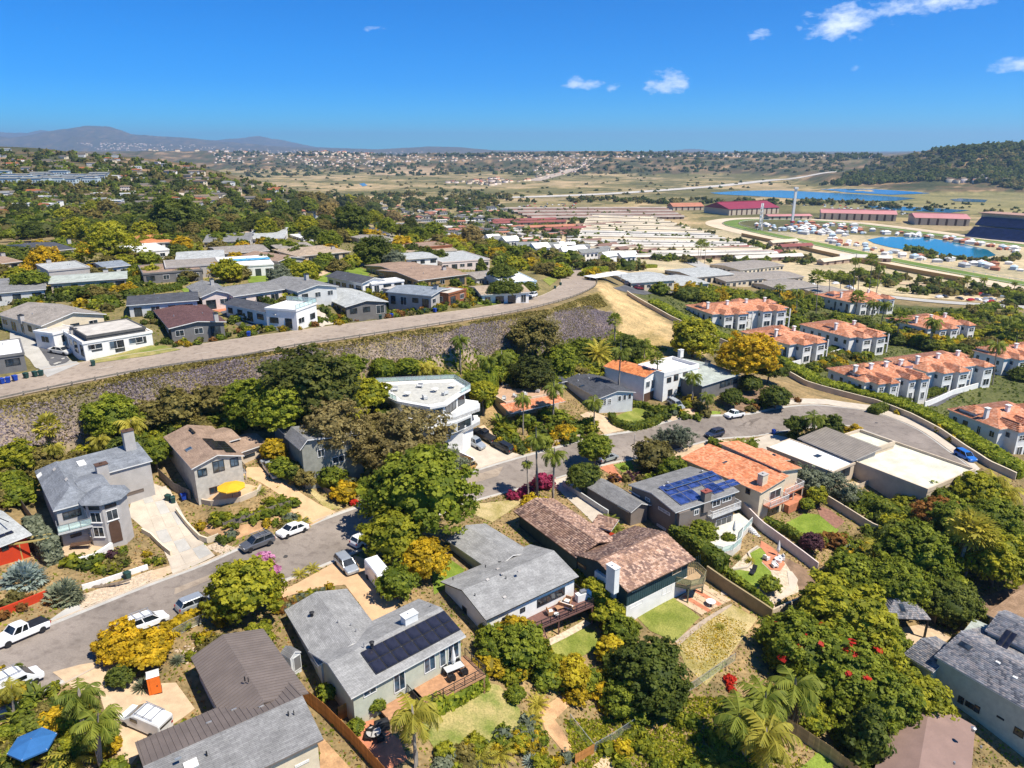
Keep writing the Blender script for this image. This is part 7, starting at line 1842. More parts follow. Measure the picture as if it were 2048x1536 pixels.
PT="""
queen palm 158 1388 168 1478 58 .22 left queen palm above the orange toilet drive
queen palm 192 1440 200 1540 64 .24 right queen palm above the white work van
queen palmy 20 1372 30 1440 34 .12 thin palm at the left edge
queen palmy 828 1432 832 1535 70 .2 feathery palm in front of the solar roof house
queen palm 1590 1372 1585 1450 72 .24 palm with dead fronds below the red blossom trees
queen palm 1480 1440 1490 1515 76 .2 wide palm in the lower yard
queen palmy 1535 1470 1530 1560 78 .2 palm beside the board fence, bottom
queen palm 1530 1400 1520 1470 70 .2 palm left of the dead frond palm
queen palmy 1762 1105 1766 1150 50 .25 yellow green coconut palm in the right grove
queen palm 1862 1140 1862 1170 34 .2 small palm beside the twin fan palms
fanp palmy 1942 1050 1908 1168 42 .32 left tall fan palm of the twin pair
fanp palmy 1962 1062 1922 1168 42 .32 right tall fan palm of the twin pair
queen palmy 1985 962 1988 1000 44 .2 palm cluster by the lower street bend, left
queen palmy 2015 985 2012 1020 44 .2 palm cluster by the lower street bend, right
date palmy 1196 712 1196 748 42 .4 great date palm behind the charcoal gable house
fanp palm 1230 640 1228 702 16 .22 lone fan palm on the sandy spur
queen palm 1242 705 1236 802 30 .2 tall palm against the white Spanish wall
fanp palm 1315 718 1313 792 18 .22 fan palm in front of the white Spanish house
queen palm 1386 755 1384 806 26 .18 palm at the Spanish house balcony
queen palm 1108 778 1106 850 32 .18 palm at the corner of the roof deck house
queen palm 1045 800 1046 870 26 .15 palm before the salmon tile skirt roof
queen palm 1188 806 1187 868 28 .16 palm beside the curving tan driveway
queen palm 920 682 921 748 28 .2 palm on the slope behind the white house
queen palm 975 722 977 790 28 .2 left palm behind the roof deck house
queen palm 1005 715 1004 780 28 .2 right palm behind the roof deck house
queen palm 1072 880 1075 998 32 .2 tallest of the street palms above red bougainvillea
queen palm 1108 912 1106 1004 34 .2 street palm right of the tallest one
queen palm 1054 928 1057 1002 16 .13 smallest street palm beside bougainvillea
fanp palmy 96 850 100 940 30 .3 shaggy fan palm behind the turret house
queen palmy 105 895 108 950 30 .2 palm below the shaggy fan palm
queen palmy 262 850 262 910 38 .2 yellow green palm behind the turret house
queen palmy 200 880 205 925 34 .2 drooping palm behind the turret house roof
queen palm 1116 695 1116 740 20 .15 small palm among the slope trees
queen palm 1628 838 1631 880 32 .2 palm on the street island
queen palm 1415 795 1416 825 22 .15 short palm by the Spanish steps
queen palm 1290 685 1288 720 18 .15 palm on the sandy slope edge
queen palmy 845 735 846 765 30 .18 palm behind the white roof terrace, left
queen palmy 865 742 866 770 30 .18 palm behind the white roof terrace, right
"""
for ln in PT.strip().split('\n'):
 a=ln.split(' ',8);palm(a[8],a[0],*[float(x)for x in a[2:6]],float(a[6]),a[1],r=float(a[7]),dead='shaggy' in a[8]or 'dead' in a[8]or a[0]=='fanp' and float(a[6])>30)
for i,(cx,cy,bx,by,r)in enumerate([(1636,555,1632,630,20),(1595,585,1592,640,18),(1660,548,1658,600,16),(1682,552,1680,590,13),(1700,552,1698,588,13),(1718,540,1716,590,16),(1745,520,1738,590,16),(1760,535,1752,592,16),(1712,520,1706,585,15),(1716,595,1708,640,18),(1748,608,1742,645,20),(1770,610,1762,650,20),
(1800,635,1792,690,22),(1818,625,1812,660,18),(1868,645,1860,700,24),(1865,645,1858,700,10),(1995,690,1985,770,26),(2020,640,2018,690,24),(2035,660,2032,700,22),(1404,482,1400,525,11),(1412,488,1409,528,11),(1398,490,1395,528,10),(1560,575,1558,612,16),(1878,556,1876,580,11),(1935,560,1933,585,10),(1968,558,1966,582,11),(2030,566,2028,588,9)]):
 palm('tall slender palm %s, %s from left'%('by the barns' if cx<1450 else 'near Spanish townhouses and coast road',ORD[sorted([1636,1595,1660,1682,1700,1718,1745,1760,1712,1716,1748,1770,1800,1818,1868,1865,1995,2020,2035,1560,1878,1935,1968,2030]).index(cx)if cx>1450 else sorted([1404,1412,1398]).index(cx)]),'queen' if i%3 else 'fanp',cx,cy,bx,by,r,'palm','tall slender palms on the right hand side',r=.2)
RT="""
fanbush blue 52 1165 44 silvery blue fan palm in front of the red house
fanbush sage 130 1198 40 grey green fan palm by the street corner
banana palm 75 1398 34 broad leaved banana clump beside the white van
banana palm 40 1440 40 broad leaved banana clump at the left edge
banana palm 105 1425 36 broad leaved banana clump under the thin palm
banana palmy 30 1520 44 broad leaved banana clump in the bottom left corner
cycad palmy 20 1480 60 cycad in the bottom left corner
cycad palmy 150 1520 66 yellow green cycad beside the blue umbrella
cycad palm 112 1484 60 deep green cycad above the blue umbrella
rosette sage 285 1378 26 dark spiky flax beside the orange toilet
rosette sage 355 1325 20 spiky flax in front of the metal roof
rosette deep 440 1285 20 dark spiky plant behind the chain fence
cycad palm 520 985 18 short palm beside the patio wall
cycad palmy 575 1052 22 left short palm on the street verge
cycad palmy 605 1048 22 right short palm on the street verge
cycad palmy 600 1150 20 short palm at the drive mouth, left
cycad palmy 625 1140 20 short palm at the drive mouth, right
banana palm 440 850 34 tall bird of paradise clump behind the brown gable house
banana palm 325 860 26 bird of paradise clump behind the turret house
cycad palm 1218 1045 26 low palm beside the red courtyard
cycad palm 1230 1060 22 low palm in the white pebble courtyard
cycad palm 1485 895 26 broad low palm in front of the salmon roof
cycad palmy 1075 1410 30 small palm in the lower garden
cycad palmy 1065 1440 30 small palm in the lower garden beside the path
cycad palmy 960 1525 46 yellow green palm at the bottom edge, left
cycad palmy 1000 1510 40 yellow green palm at the bottom edge, right
rosette sage 1045 1500 26 grey agave clump at the bottom edge
rosette blue 1060 1530 24 blue agave clump at the bottom edge
cycad palm 1500 1500 50 broad palm at the bottom right of centre
cycad palm 1440 1530 46 broad palm at the bottom edge
rosette palm 1475 1118 12 grassy clump in the gravel bed
rosette palmy 1500 1125 14 bright grassy clump in the gravel bed
cycad palmy 1440 1255 14 tiny palm on the dry yard
banana palm 1400 790 22 bird of paradise beside Spanish balcony
cycad palm 1350 790 20 cycads by the Spanish entrance
banana palm 1000 848 24 bird of paradise at the gate
"""
for ln in RT.strip().split('\n'):
 a=ln.split(' ',5);rosette('fan_palm' if a[0]=='fanbush' else 'leafy_plant',a[5],a[0],a[1],float(a[2]),float(a[3]),float(a[4]))
for lf,cx,cy,w_,lb in(('mag',1085,965,44,'magenta bougainvillea behind the street palms, largest'),('mag',1052,985,30,'magenta bougainvillea left of the street palms'),('mag',1025,992,24,'low magenta bougainvillea at the street edge'),('red',707,1006,18,'bright red flowering bush by the blue coupe'),('red',1460,1360,22,'red bougainvillea beside the chain fence, upper'),('red',1462,1378,16,'red bougainvillea beside the chain fence, lower'),
('pink',525,1122,42,'pink blossom spray over the street'),('pink',548,1142,26,'smaller pink blossom spray over the street'),('yellow',1060,1002,30,'yellow flowering mound under the street palms, left'),('yellow',1082,1008,34,'yellow flowering mound under the street palms, middle'),('yellow',1100,1012,24,'yellow flowering mound under the street palms, right'),
('yellow',1882,862,24,'yellow round bush on the outer verge, upper'),('yellow',1908,880,24,'yellow round bush on the outer verge, lower'),('yellow',1772,795,12,'small yellow bush along the outer verge'),('yellow',1794,826,12,'small yellow bush beside the boundary wall'),('yellow',1245,1500,40,'yellow bush beside the bottom gate'),('pink',1680,1175,36,'dusty pink bush in the right grove'),('gold',1710,868,40,'low golden shrubs on the street island')):
 bush('flowering_bush',lb,lf,cx,cy,w_,cat='bush')
CAND={}
def scatter(poly,n,wpx,leaves,label,group,habit='low',name='garden_shrub',sq=.75,seed=0):
 rg=random.Random(seed+n);xs=[p[0]for p in poly];ys=[p[1]for p in poly];k=0;t=0
 while k<n and t<n*40:
  t+=1;x,y=rg.uniform(min(xs),max(xs)),rg.uniform(min(ys),max(ys))
  if not inside(poly,np.array(x),np.array(y)):continue
  CAND.setdefault(name,[]).append((wpx*rg.uniform(.55,1.3),x,y,rg.choice(leaves),label,group,habit,sq));k+=1
COLW={'green':'green','lime':'lime green','deep':'dark green','olive':'olive','gold':'golden','rust':'rusty','sage':'grey green','plum':'purple','euc':'brown'}
def plant_scatter(limit=285):
 for name,L in CAND.items():
  L.sort(key=lambda c:-c[0]);big,rest=L[:limit],L[limit:];cnt={}
  for c in sorted(big,key=lambda c:c[1]):
   k=(c[4],c[3]);cnt[k]=cnt.get(k,0)+1
   bush(name,'%s, %s %s one from the left'%(c[4],ORD[cnt[k]-1],COLW[c[3]]),c[3],c[1],c[2],c[0],c[7],'shrub',c[5],c[6])
  by={}
  for c in rest:by.setdefault(c[3],[]).append(c)
  Vs,Fs,Ts,Ms,mats,b=[],[],[],[],[],0
  base=crown_arrays(77,nclump=16,per=9,leaf=.24,cr=.34,amp=.3,zmin=-.2,core=.7)
  for mi,(lf,cs)in enumerate(by.items()):
   mats.append(LEAF[lf])
   for c in cs:
    p=W(c[1],c[2],.3);r=px_size(p,c[0])*.5;a=rnd.uniform(0,6.28);ca,sa=math.cos(a),math.sin(a)
    V=base[0]@np.array([[ca,sa,0],[-sa,ca,0],[0,0,.8]])*r+np.array(p);Vs.append(V);Fs.append(base[1]+b);Ts.append(base[2]);Ms.append(np.full(len(base[1]),mi));b+=len(V)
  if Vs:tag(put('low_shrubbery',np_mesh('low_shrubbery',np.concatenate(Vs),np.concatenate(Fs),mats,np.concatenate(Ms),np.concatenate(Ts))),'small scattered shrubs filling the beds of the '+('near gardens' if name=='garden_shrub' else 'upper houses and terraces'),'shrubbery',None,'stuff')
gd=['green','lime','olive','deep','green','gold','sage']
for i,(poly,n,w_,lv,lb)in enumerate([
([(420,1030),(530,1010),(600,985),(580,1020),(450,1060)],26,26,['green','green','lime'],'leafy green shrub behind the slatted fence'),([(395,1050),(445,1085),(560,1060),(620,1040),(600,1030),(450,1068)],14,22,gd,'shrub on the verge below the slatted fence'),
([(120,1130),(200,1110),(250,1100),(260,1130),(170,1170)],16,30,['green','deep','plum','olive','lime'],'shrub in the bed below the turret house'),([(0,1160),(60,1190),(110,1200),(60,1230),(0,1240)],8,26,['gold','olive','rust'],'shrub along the red garden wall'),([(270,1100),(320,1115),(330,1130),(290,1140)],5,20,gd,'shrub beside the stone steps'),
([(540,1205),(600,1180),(680,1165),(690,1180),(620,1195),(560,1230)],24,20,['rust','gold','sage','lime','olive'],'succulent mound before the solar roof house'),([(340,1260),(420,1230),(470,1240),(440,1290),(370,1320)],12,26,['gold','olive','lime'],'dry shrub behind the chain fence'),
([(640,960),(700,940),(760,980),(720,1010),(680,1000)],18,34,gd,'shrub below the porch of the grey house'),([(880,930),(930,915),(960,935),(930,945)],10,18,['rust','olive','green'],'low shrub at the white house steps'),([(985,880),(1030,870),(1060,890),(1040,905),(1010,900)],12,24,gd,'shrub beside the gate path'),
([(1000,860),(1100,830),(1180,850),(1190,870),(1060,895)],34,34,['green','lime','deep','gold'],'tropical shrub below the roof deck house'),([(1290,830),(1330,815),(1360,800),(1390,800),(1440,830),(1400,840),(1330,835)],16,24,gd,'shrub before the Spanish house'),([(1440,800),(1560,790),(1600,800),(1500,820)],12,16,['rust','olive','green'],'small shrub on the bare slope'),
([(1200,945),(1290,925),(1330,945),(1300,965),(1230,965)],14,22,['plum','green','olive','rust'],'shrub beside the brick path'),([(1380,895),(1500,880),(1520,900),(1420,915)],8,26,gd,'shrub before the salmon roofed house'),([(1575,870),(1720,862),(1740,880),(1600,880)],12,26,['lime','green','gold'],'shrub on the street island'),
([(1440,1160),(1500,1195),(1545,1215),(1560,1215),(1500,1180),(1450,1140)],10,18,['lime','olive','green'],'shrub along the garden retaining wall'),([(1640,1080),(1700,1060),(1760,1090),(1740,1130),(1660,1120)],22,36,gd+['rust'],'shrub below the small lawn'),([(1680,1000),(1740,1000),(1800,1030),(1760,1060),(1700,1040)],12,32,['green','lime','deep'],'shrub behind the brick patio'),
([(1800,1000),(1950,1000),(2040,1080),(2040,1160),(1850,1160),(1780,1080)],34,64,['green','lime','deep','green'],'leafy shrub in the right hand grove'),([(1720,1030),(1830,1030),(1800,1120),(1740,1100)],14,50,['green','lime'],'leafy shrub below the flat roofed house'),([(1560,1260),(1760,1200),(1820,1330),(1860,1450),(1720,1540),(1600,1420)],40,66,['green','lime','green','deep'],'leafy shrub in the lower right thicket'),
([(1240,1360),(1330,1420),(1300,1450),(1150,1400),(1050,1350),(1130,1310)],26,46,['deep','green','lime','gold'],'shrub in the thicket below the decks'),([(960,1265),(1060,1270),(1090,1330),(1010,1360),(960,1320)],20,44,['green','lime','gold'],'shrub between the two decks'),([(880,1500),(1050,1440),(1120,1480),(1150,1540),(880,1545)],40,38,['green','lime','gold','olive','sage'],'garden shrub at the bottom edge'),
([(1160,1440),(1330,1410),(1480,1420),(1600,1540),(1180,1540)],26,30,['green','lime','lime'],'weedy shrub on the lower slope'),([(0,1340),(110,1380),(200,1440),(240,1540),(0,1540)],50,44,['green','lime','deep','olive','gold'],'jungle shrub in the bottom left garden'),([(1130,1160),(1180,1140),(1260,1270),(1230,1310)],16,44,['lime','green','gold'],'hedge shrub along the chimney wall'),
([(0,935),(140,915),(300,868),(480,820),(560,790),(740,765),(1000,750),(1200,715),(1230,745),(980,800),(740,790),(560,850),(300,885),(120,960),(0,985)],130,38,['green','olive','lime','green','deep'],'scrub bush at the foot of the purple bank'),([(0,925),(100,920),(300,880),(330,910),(120,960),(0,1010)],26,56,['green','lime','olive'],'bush behind the turret house'),
([(560,830),(620,800),(760,800),(900,880),(850,930),(720,960),(640,900)],36,54,['green','deep','lime','euc'],'understory bush around the eucalyptus'),([(1090,740),(1200,720),(1240,700),(1240,730),(1140,760)],18,44,['green','deep','lime'],'bush behind the charcoal gable house')]):
 scatter(poly,n,w_,lv,lb,'garden shrubs',seed=i*13,habit='low' if w_<28 else 'bush')
for i,(poly,n,w_,lb)in enumerate([([(0,600),(300,570),(420,560),(250,640),(0,650)],60,30,'garden bush between the left plateau houses'),([(0,500),(250,470),(600,450),(800,440),(980,500),(700,540),(400,560),(0,560)],230,34,'garden bush among the far plateau houses'),([(300,690),(470,655),(600,640),(700,628),(940,600),(1060,580),(1040,600),(700,645),(480,672),(330,698)],190,16,'low plant along the upper road'),
([(240,640),(330,600),(480,600),(700,570),(960,560),(940,600),(700,620),(340,660)],150,24,'garden bush beside the upper road houses'),([(880,480),(1060,500),(1080,530),(1230,545),(1180,560),(1000,530),(860,500)],90,34,'leafy bush below the white townhouses'),([(1300,580),(1400,575),(1480,590),(1640,600),(1560,640),(1420,600)],120,34,'round dark bush around the Spanish terraces'),([(1560,640),(1700,640),(1900,690),(2048,640),(2048,760),(1900,700),(1650,660)],260,32,'garden bush between terrace rows'),([(1780,660),(2048,590),(2048,640),(1950,700),(1850,690)],120,30,'bush near the coast road'),([(1480,690),(1600,720),(1700,700),(1800,710),(1720,720),(1650,745),(1540,720)],60,26,'bush behind the boundary hedge')]):
 scatter(poly,n,w_,['green','lime','deep','olive','green','deep','gold','rust']if w_<20 else['green','lime','deep','olive','green','deep','gold'],lb,'plateau and terrace bushes',habit='low',name='garden_bush',seed=i*7+3)
plant_scatter()
for lb,px,wd,hg,lf in(('tall clipped hedge between clay roof house and taupe house',[(1345,1078),(1385,1100),(1420,1130),(1445,1150)],2.6,3.0,'hedge'),('flowering hedge on top of the olive wall',[(1450,1152),(1480,1175),(1520,1205),(1540,1228)],1.0,1.6,'hedgel'),('clipped hedge beside the small bright lawn',[(1530,1048),(1570,1066),(1610,1092)],1.3,1.6,'hedge'),('high green hedge above the curved garden wall',[(1690,1002),(1740,1018),(1790,1040),(1830,1050)],3,2.6,'hedge'),('dark clipped hedge before the flat roofed house',[(1815,990),(1850,998),(1880,1000)],2.2,2.4,'hedge'),
('clipped hedge around the front lawn by the curving drive',[(1222,838),(1232,852),(1262,860),(1310,848),(1322,838)],1.4,1.6,'hedge'),('low hedge on the front lawn edge',[(1258,812),(1290,815),(1320,832)],1.2,1.3,'hedge'),('rounded hedge before the salmon roofed house',[(1418,888),(1450,900),(1500,910)],1.8,1.5,'hedge'),('leafy hedge below the orange deck',[(860,1428),(920,1398),(968,1370)],1.6,1.6,'hedgel'),('sage hedge between red house and turret house',[(68,1070),(85,1095),(112,1128)],2.0,3.2,'sage'),
('long clipped hedge below the sage roofed ranch, upper',[(95,588),(170,588),(245,575),(285,562)],3.0,2.0,'hedge'),('long clipped hedge below the sage roofed ranch, lower',[(190,608),(280,590),(360,578)],2.6,1.8,'hedge'),('yellow green hedge along the townhouse fence',[(1170,548),(1240,538),(1310,535)],3,2,'hedgel'),('tall green screen left of the roof deck house',[(962,812),(985,800),(985,770)],2.5,5.5,'hedgel'),('planted strip beside the silver wagon',[(330,1262),(380,1236),(430,1215)],1.4,.7,'gold'),('green hedge along the plateau green',[(240,560),(285,548),(330,545)],2.4,1.6,'deep')):
 hedge(lb,px,wd,hg,lf,dens=14 if wd<2.4 else 10,size=.2,seed=hash(lb)%99)
def cover(name,label,poly,n,leaf,size,hgt,seed,cat,free=False):
 rg=np.random.default_rng(seed);xs=[p[0]for p in poly];ys=[p[1]for p in poly]
 C=[]
 P=[W(x,y)for x,y in poly];wx=[p.x for p in P];wy=[p.y for p in P];pp=[(p.x,p.y)for p in P]
 while len(C)<n:
  x=rg.uniform(min(wx),max(wx),n*3);y=rg.uniform(min(wy),max(wy),n*3);m=inside(pp,x,y)
  d=np.array([mnoise.noise((a*.13,b*.13,seed))for a,b in zip(x[m],y[m])]);k=d+rg.uniform(-.4,.5,len(d))>-.12
  x,y=x[m][k],y[m][k]
  if free:
   ok=np.ones(len(x),bool)
   for e in EXCL:
    ex=[q[0]for q in e];ey=[q[1]for q in e]
    if max(ey)<260:ok&=~inside(e,x,y)
   x,y=x[ok],y[ok]
  C+=list(zip(x,y))
 C=np.array(C[:n]);Z=H(C[:,0],C[:,1]);s=size*rg.uniform(.5,1.4,n)
 Pt=np.stack([C[:,0],C[:,1],Z+s*hgt*.5],1);N=rg.normal(size=(n,3))+np.array([0,-.4,.7]);N/=np.linalg.norm(N,axis=1,keepdims=True);U,Vv=rand_frame(rg,N)
 V,F=quads(Pt,U*s[:,None]*.6,Vv*s[:,None]*.6);o=Pt[0].copy()
 ob=put(name,np_mesh(name,V-o,F,LEAF[leaf],tone=np.repeat(rg.random(n),4)),None,o);tag(ob,label,cat,None,'stuff')
BK=[(-250,866),(0,813),(146,785),(293,752),(439,726),(560,710),(700,691),(900,662),(1080,636),(1180,612),(1225,626),(1230,665),(1120,702),(1000,724),(700,742),(560,780),(440,792),(293,825),(146,880),(0,915),(-250,975)]
cover('statice_ground_cover','purple grey statice covering the bank below the upper road',BK,46000,'stat',.21,.7,3,'ground cover')
cover('statice_stems','green brown stems among the purple statice',BK,15000,'olive',.22,.5,5,'ground cover')
cover('bank_scrub','olive scrub along the top of the bank',[(-250,858),(0,804),(300,740),(600,697),(900,653),(1100,620),(1195,588),(1215,612),(1080,638),(900,664),(660,700),(420,733),(200,776),(0,818),(-250,872)],9000,'olive',.32,.5,8,'scrub')
cover('lower_bank_scrub','green scrub along the foot of the bank',[(-250,980),(0,915),(146,880),(300,830),(500,788),(700,742),(1000,720),(1230,660),(1340,700),(1250,740),(1000,770),(700,800),(500,850),(300,890),(120,950),(0,1000)],15000,'green',.42,.7,9,'scrub')
cover('weeds','patchy weeds over the lower slope by the chain fence',[(1130,1440),(1330,1400),(1500,1400),(1620,1540),(1150,1560)],7000,'lime',.22,.6,12,'weeds')
cover('dry_weeds','dry straw weeds on the open yard',[(1352,1285),(1440,1228),(1500,1250),(1440,1340),(1405,1370)],3500,'gold',.13,.5,13,'weeds')
NEARP=[(-40,1560),(-40,1150),(300,950),(700,900),(1100,800),(1500,800),(1700,880),(2080,980),(2080,1560)]
cover('dry_grass','dry straw grass on the bare ground between the near houses',NEARP,16000,'dead',.16,.5,31,'grass',True)
cover('green_weeds','green weeds and ground cover between the near houses',NEARP,14000,'green',.2,.6,32,'weeds',True)
cover('leaf_litter','brown leaf litter and low plants between the near houses',NEARP,9000,'rust',.13,.4,33,'litter',True)
cover('plateau_ground_cover','low green planting between the upper houses',[(-60,690),(0,540),(250,480),(600,455),(900,470),(1080,540),(1000,600),(600,650),(200,720)],14000,'green',.4,.5,34,'ground cover',True)
cover('terrace_ground_cover','low green planting around the Spanish townhouses',[(1290,590),(1500,580),(1900,620),(2090,650),(2090,900),(1950,890),(1700,780),(1450,680)],12000,'deep',.45,.5,35,'ground cover',True)
# ------------------------------------------------------------------ fairground, racetrack, lagoon
M_WATER=glassmat('lagoon_water',(.012,.10,.20),.12);M_POND=glassmat('pond_water',(.008,.13,.19),.1)
for pts in([(1420,386),(1480,382),(1560,381),(1640,385),(1720,389),(1790,394),(1832,397),(1790,402),(1700,402),(1600,398),(1500,392),(1440,389)],[(1640,379),(1720,378),(1800,382),(1860,387),(1780,390),(1690,385)],[(1900,399),(1920,397),(1975,400),(1970,405),(1910,403)],[(1720,411),(1840,415),(1940,421),(1900,426),(1760,419)],[(718,368),(728,366),(735,371),(726,373)]):
 drape('lagoon',PX(pts),M_WATER,.5,60)
drape('pond',PX([(1735,480),(1765,474),(1850,475),(1920,487),(1975,500),(1992,511),(1965,517),(1900,513),(1840,505),(1780,495),(1748,487)]),M_POND,.35,12)
TC=spline(PX([(2160,590),(2048,568),(1917,545),(1770,517),(1624,486),(1540,469),(1492,458),(1464,450),(1466,444),(1500,440),(1580,440),(1680,446),(1770,456),(1860,468),(1960,481),(2160,505)]),8)
ribbon('turf_track',offset(TC,9),offset(TC,-9),grassmat('turf',(.12,.19,.04),(.17,.23,.06),.05),.25)
M_SANDT=plain('track_sand',(.60,.48,.33),.95,.08,.05)
ribbon('dirt_track',offset(TC,32),offset(TC,11),M_SANDT,.2)
def rail(label,line,mat=None,hg=1.1):
 P=resample(line,90);o=P[0].copy();r=empty('track_rail',o,label,'railing','white track rails');mb=MB();mb.tube([(p.x-o.x,p.y-o.y,h(p.x,p.y)+hg-o.z)for p in P],.14,4);mb.build('rail_beam',mat or M_TRIM,r);m=MB();m.box(-.12,.12,-.12,.12,0,hg);pm=m.mesh('post',mat or M_TRIM)
 for p in P:put('post',pm,r,(p.x-o.x,p.y-o.y,h(p.x,p.y)-o.z))
rail('white rail on the infield side of the turf track',offset(TC,-10.5));rail('white rail between turf and dirt track',offset(TC,10))
wall_line('ochre barrier wall outside the racetrack',None,3.5,.6,plain('ochre_wall',(.42,.26,.09),.8),world=[Vector(p)for p in offset(TC[8:40],40)])
ROWS={}
def barn_mesh(L,Wd,eh,rise,roofm,wallm):
 mb=MB();mb.box(-L/2,L/2,-Wd/2+.8,Wd/2-.8,-1.5,eh-.12,1)
 mb.add([(-L/2-1,-Wd/2,eh),(L/2+1,-Wd/2,eh),(L/2+1,0,eh+rise),(-L/2-1,0,eh+rise),(L/2+1,Wd/2,eh),(-L/2-1,Wd/2,eh)],[(0,1,2,3),(3,2,4,5),(0,3,5),(1,4,2)],0);return mb
C_ROOF=plain('barn_roof_cream',(.60,.51,.37),.8,.08,.1);W_ROOF=plain('barn_roof_white',(.57,.53,.46),.8,.12,.1);T_ROOF=plain('barn_roof_grey',(.36,.30,.25),.8,.12,.1);B_ROOF=plain('barn_roof_brown',(.21,.125,.095),.85,.12,.1);R_ROOF=plain('barn_roof_red',(.24,.075,.065),.85,.12,.1);O_ROOF=plain('barn_roof_orange',(.42,.17,.10),.85,.1,.1);M_BARNW=plain('barn_wall',(.42,.31,.22),.85,.15,.2);M_PINKR=plain('pink_metal_roof',(.50,.22,.21),.7,.08,.05);M_MAR=plain('maroon_metal_roof',(.25,.03,.055),.6,.08,.05)
def barn(label,a,b,wd,roofm,eh=3.4,rise=1.6,wallm=None,group='stable rows of the fairground',name='stable_barn',cat='barn',monitor=False):
 A,B=W(*a),W(*b);c=A.lerp(B,.5);d=B-A;L=math.hypot(d.x,d.y)
 r=empty(name,(c.x,c.y,h(c.x,c.y)),label,cat,group,math.atan2(d.y,d.x));mb=MB();Wd=wd
 mb.add([(-L/2-1,-Wd/2,eh),(L/2+1,-Wd/2,eh),(L/2+1,0,eh+rise),(-L/2-1,0,eh+rise),(L/2+1,Wd/2,eh),(-L/2-1,Wd/2,eh)],[(0,1,2,3),(3,2,4,5),(0,3,5),(1,4,2),(0,5,4,1)]);ro=mb.build('roof',roofm,r)
 mb=MB();mb.box(-L/2,L/2,-Wd/2+.9,Wd/2-.9,-2,eh-.02);mb.build('wall',wallm or M_BARNW,r)
 if monitor:mb=MB();mb.box(-L/2+2,L/2-2,-.9,.9,eh+rise-.4,eh+rise+.7);mb.build('ridge_vent',roofm,ro)
 n=int(L/9);mb=MB();mb.box(-1.3,1.3,-.06,.06,.3,eh-.7);dm=mb.mesh('stall_door',M_TRIMB)
 for i in range(n):put('stall_door',dm,r,(-L/2+L*(i+.5)/n,-Wd/2+.86,0))
 return r
for i in range(19):
 t=i/18;y=437+73*t**1.15
 x0,x1=1178-30*t,1305+245*t**1.1
 barn('%s of the cream and white stable rows, counted from the far end'%ORD[i],(x0,y-1),(x1,y+3+4*t),7.5,C_ROOF if i<9 or i%4==0 else W_ROOF,monitor=i%2==0)
for i in range(7):barn('%s brown roofed stable row behind the cream rows'%ORD[i],(1010+9*i,421+3.2*i),(1330+6*i,420+3.0*i),9,B_ROOF if i%2 else T_ROOF)
for i,(a,b,m)in enumerate([((985,447),(1110,443),R_ROOF),((980,452),(1130,448),R_ROOF),((1060,460),(1150,457),O_ROOF),((1090,466),(1180,460),R_ROOF),((1150,457),(1240,452),B_ROOF),((1165,489),(1200,487),B_ROOF),((1195,499),(1230,496),B_ROOF),((1235,505),(1268,502),B_ROOF),((1275,512),(1310,509),B_ROOF),((1430,505),(1500,502),R_ROOF),((1450,515),(1560,512),R_ROOF),((1470,523),(1600,520),W_ROOF),((1560,500),(1620,497),R_ROOF),((1540,492),(1590,488),C_ROOF),((1640,530),(1700,524),C_ROOF),((1680,520),(1780,524),W_ROOF)]):
 barn('%s from left of the scattered red, brown or cream stable barns'%ORD[i],a,b,8.5,m,group='scattered stable barns',name='stable_shed',rise=2.2)
barn('long pink roofed exhibition hall beyond the racetrack',(1640,437),(1788,441),30,M_PINKR,9,4,M_BEIGE,None,'exhibition_hall','hall',True);barn('pink roofed hall left of the grandstand',(1822,446),(1928,449),52,M_PINKR,9,4,M_BEIGE,None,'exhibition_hall','hall',True);barn('low pink roofed hall behind the Ferris wheel',(1532,439),(1617,438),18,M_PINKR,5,2,M_BEIGE,None,'exhibition_hall','hall');barn('large maroon roofed arena near the Ferris wheel',(1432,428),(1530,424),60,M_MAR,9,8,M_BEIGE,None,'covered_arena','arena',True);barn('red tiled arcade hall left of the arena',(1340,420),(1400,419),26,O_ROOF,6,5,M_BEIGE,None,'arcade_hall','hall')
A,B=W(1930,474),W(2140,494);d=B-A;gs=empty('grandstand',A,'huge racetrack grandstand with dark blue seat tiers, right edge','grandstand',None,math.atan2(d.y,d.x));L=d.length;BS=plain('blue_seats',(.02,.035,.12),.7,.2,.3)
for k,(z0,y0,n)in enumerate(((2,0,9),(14,16,7))):
 for i in range(n):
  mb=MB();mb.box(0,L,y0+i*1.7,y0+i*1.7+1.7,z0-2,z0+i*1.1);mb.build('seat_tier',BS,gs)
mb=MB();mb.box(-2,L,30,50,-2,24);mb.build('rear_building',M_BEIGE,gs);mb=MB();mb.box(-4,L,26,56,24.1,25);mb.build('roof',plain('grandstand_roof',(.40,.24,.17)),gs)
fw=empty('ferris_wheel',W(1520,460),'white Ferris wheel at the left turn of the racetrack','ferris wheel',None,math.radians(68));R_,hz=13.5,17.5
mb=MB()
for y in(-.9,.9):mb.tube([(R_*math.cos(2*math.pi*k/32),y,hz+R_*math.sin(2*math.pi*k/32))for k in range(33)],.28,6)
mb.build('rim',M_TRIM,fw);mb=MB()
for k in range(16):
 a=2*math.pi*k/16;mb.tube([(0,0,hz),(R_*math.cos(a),0,hz+R_*math.sin(a))],.16,4)
mb.build('spokes',M_TRIM,fw)
for k in range(16):
 a=2*math.pi*k/16;mb=MB();mb.box(-.9,.9,-.9,.9,-2,0);g_=mb.build('gondola',M_TRIM if k%2 else M_BLUEW,fw);g_.location=(R_*math.cos(a),0,hz+R_*math.sin(a))
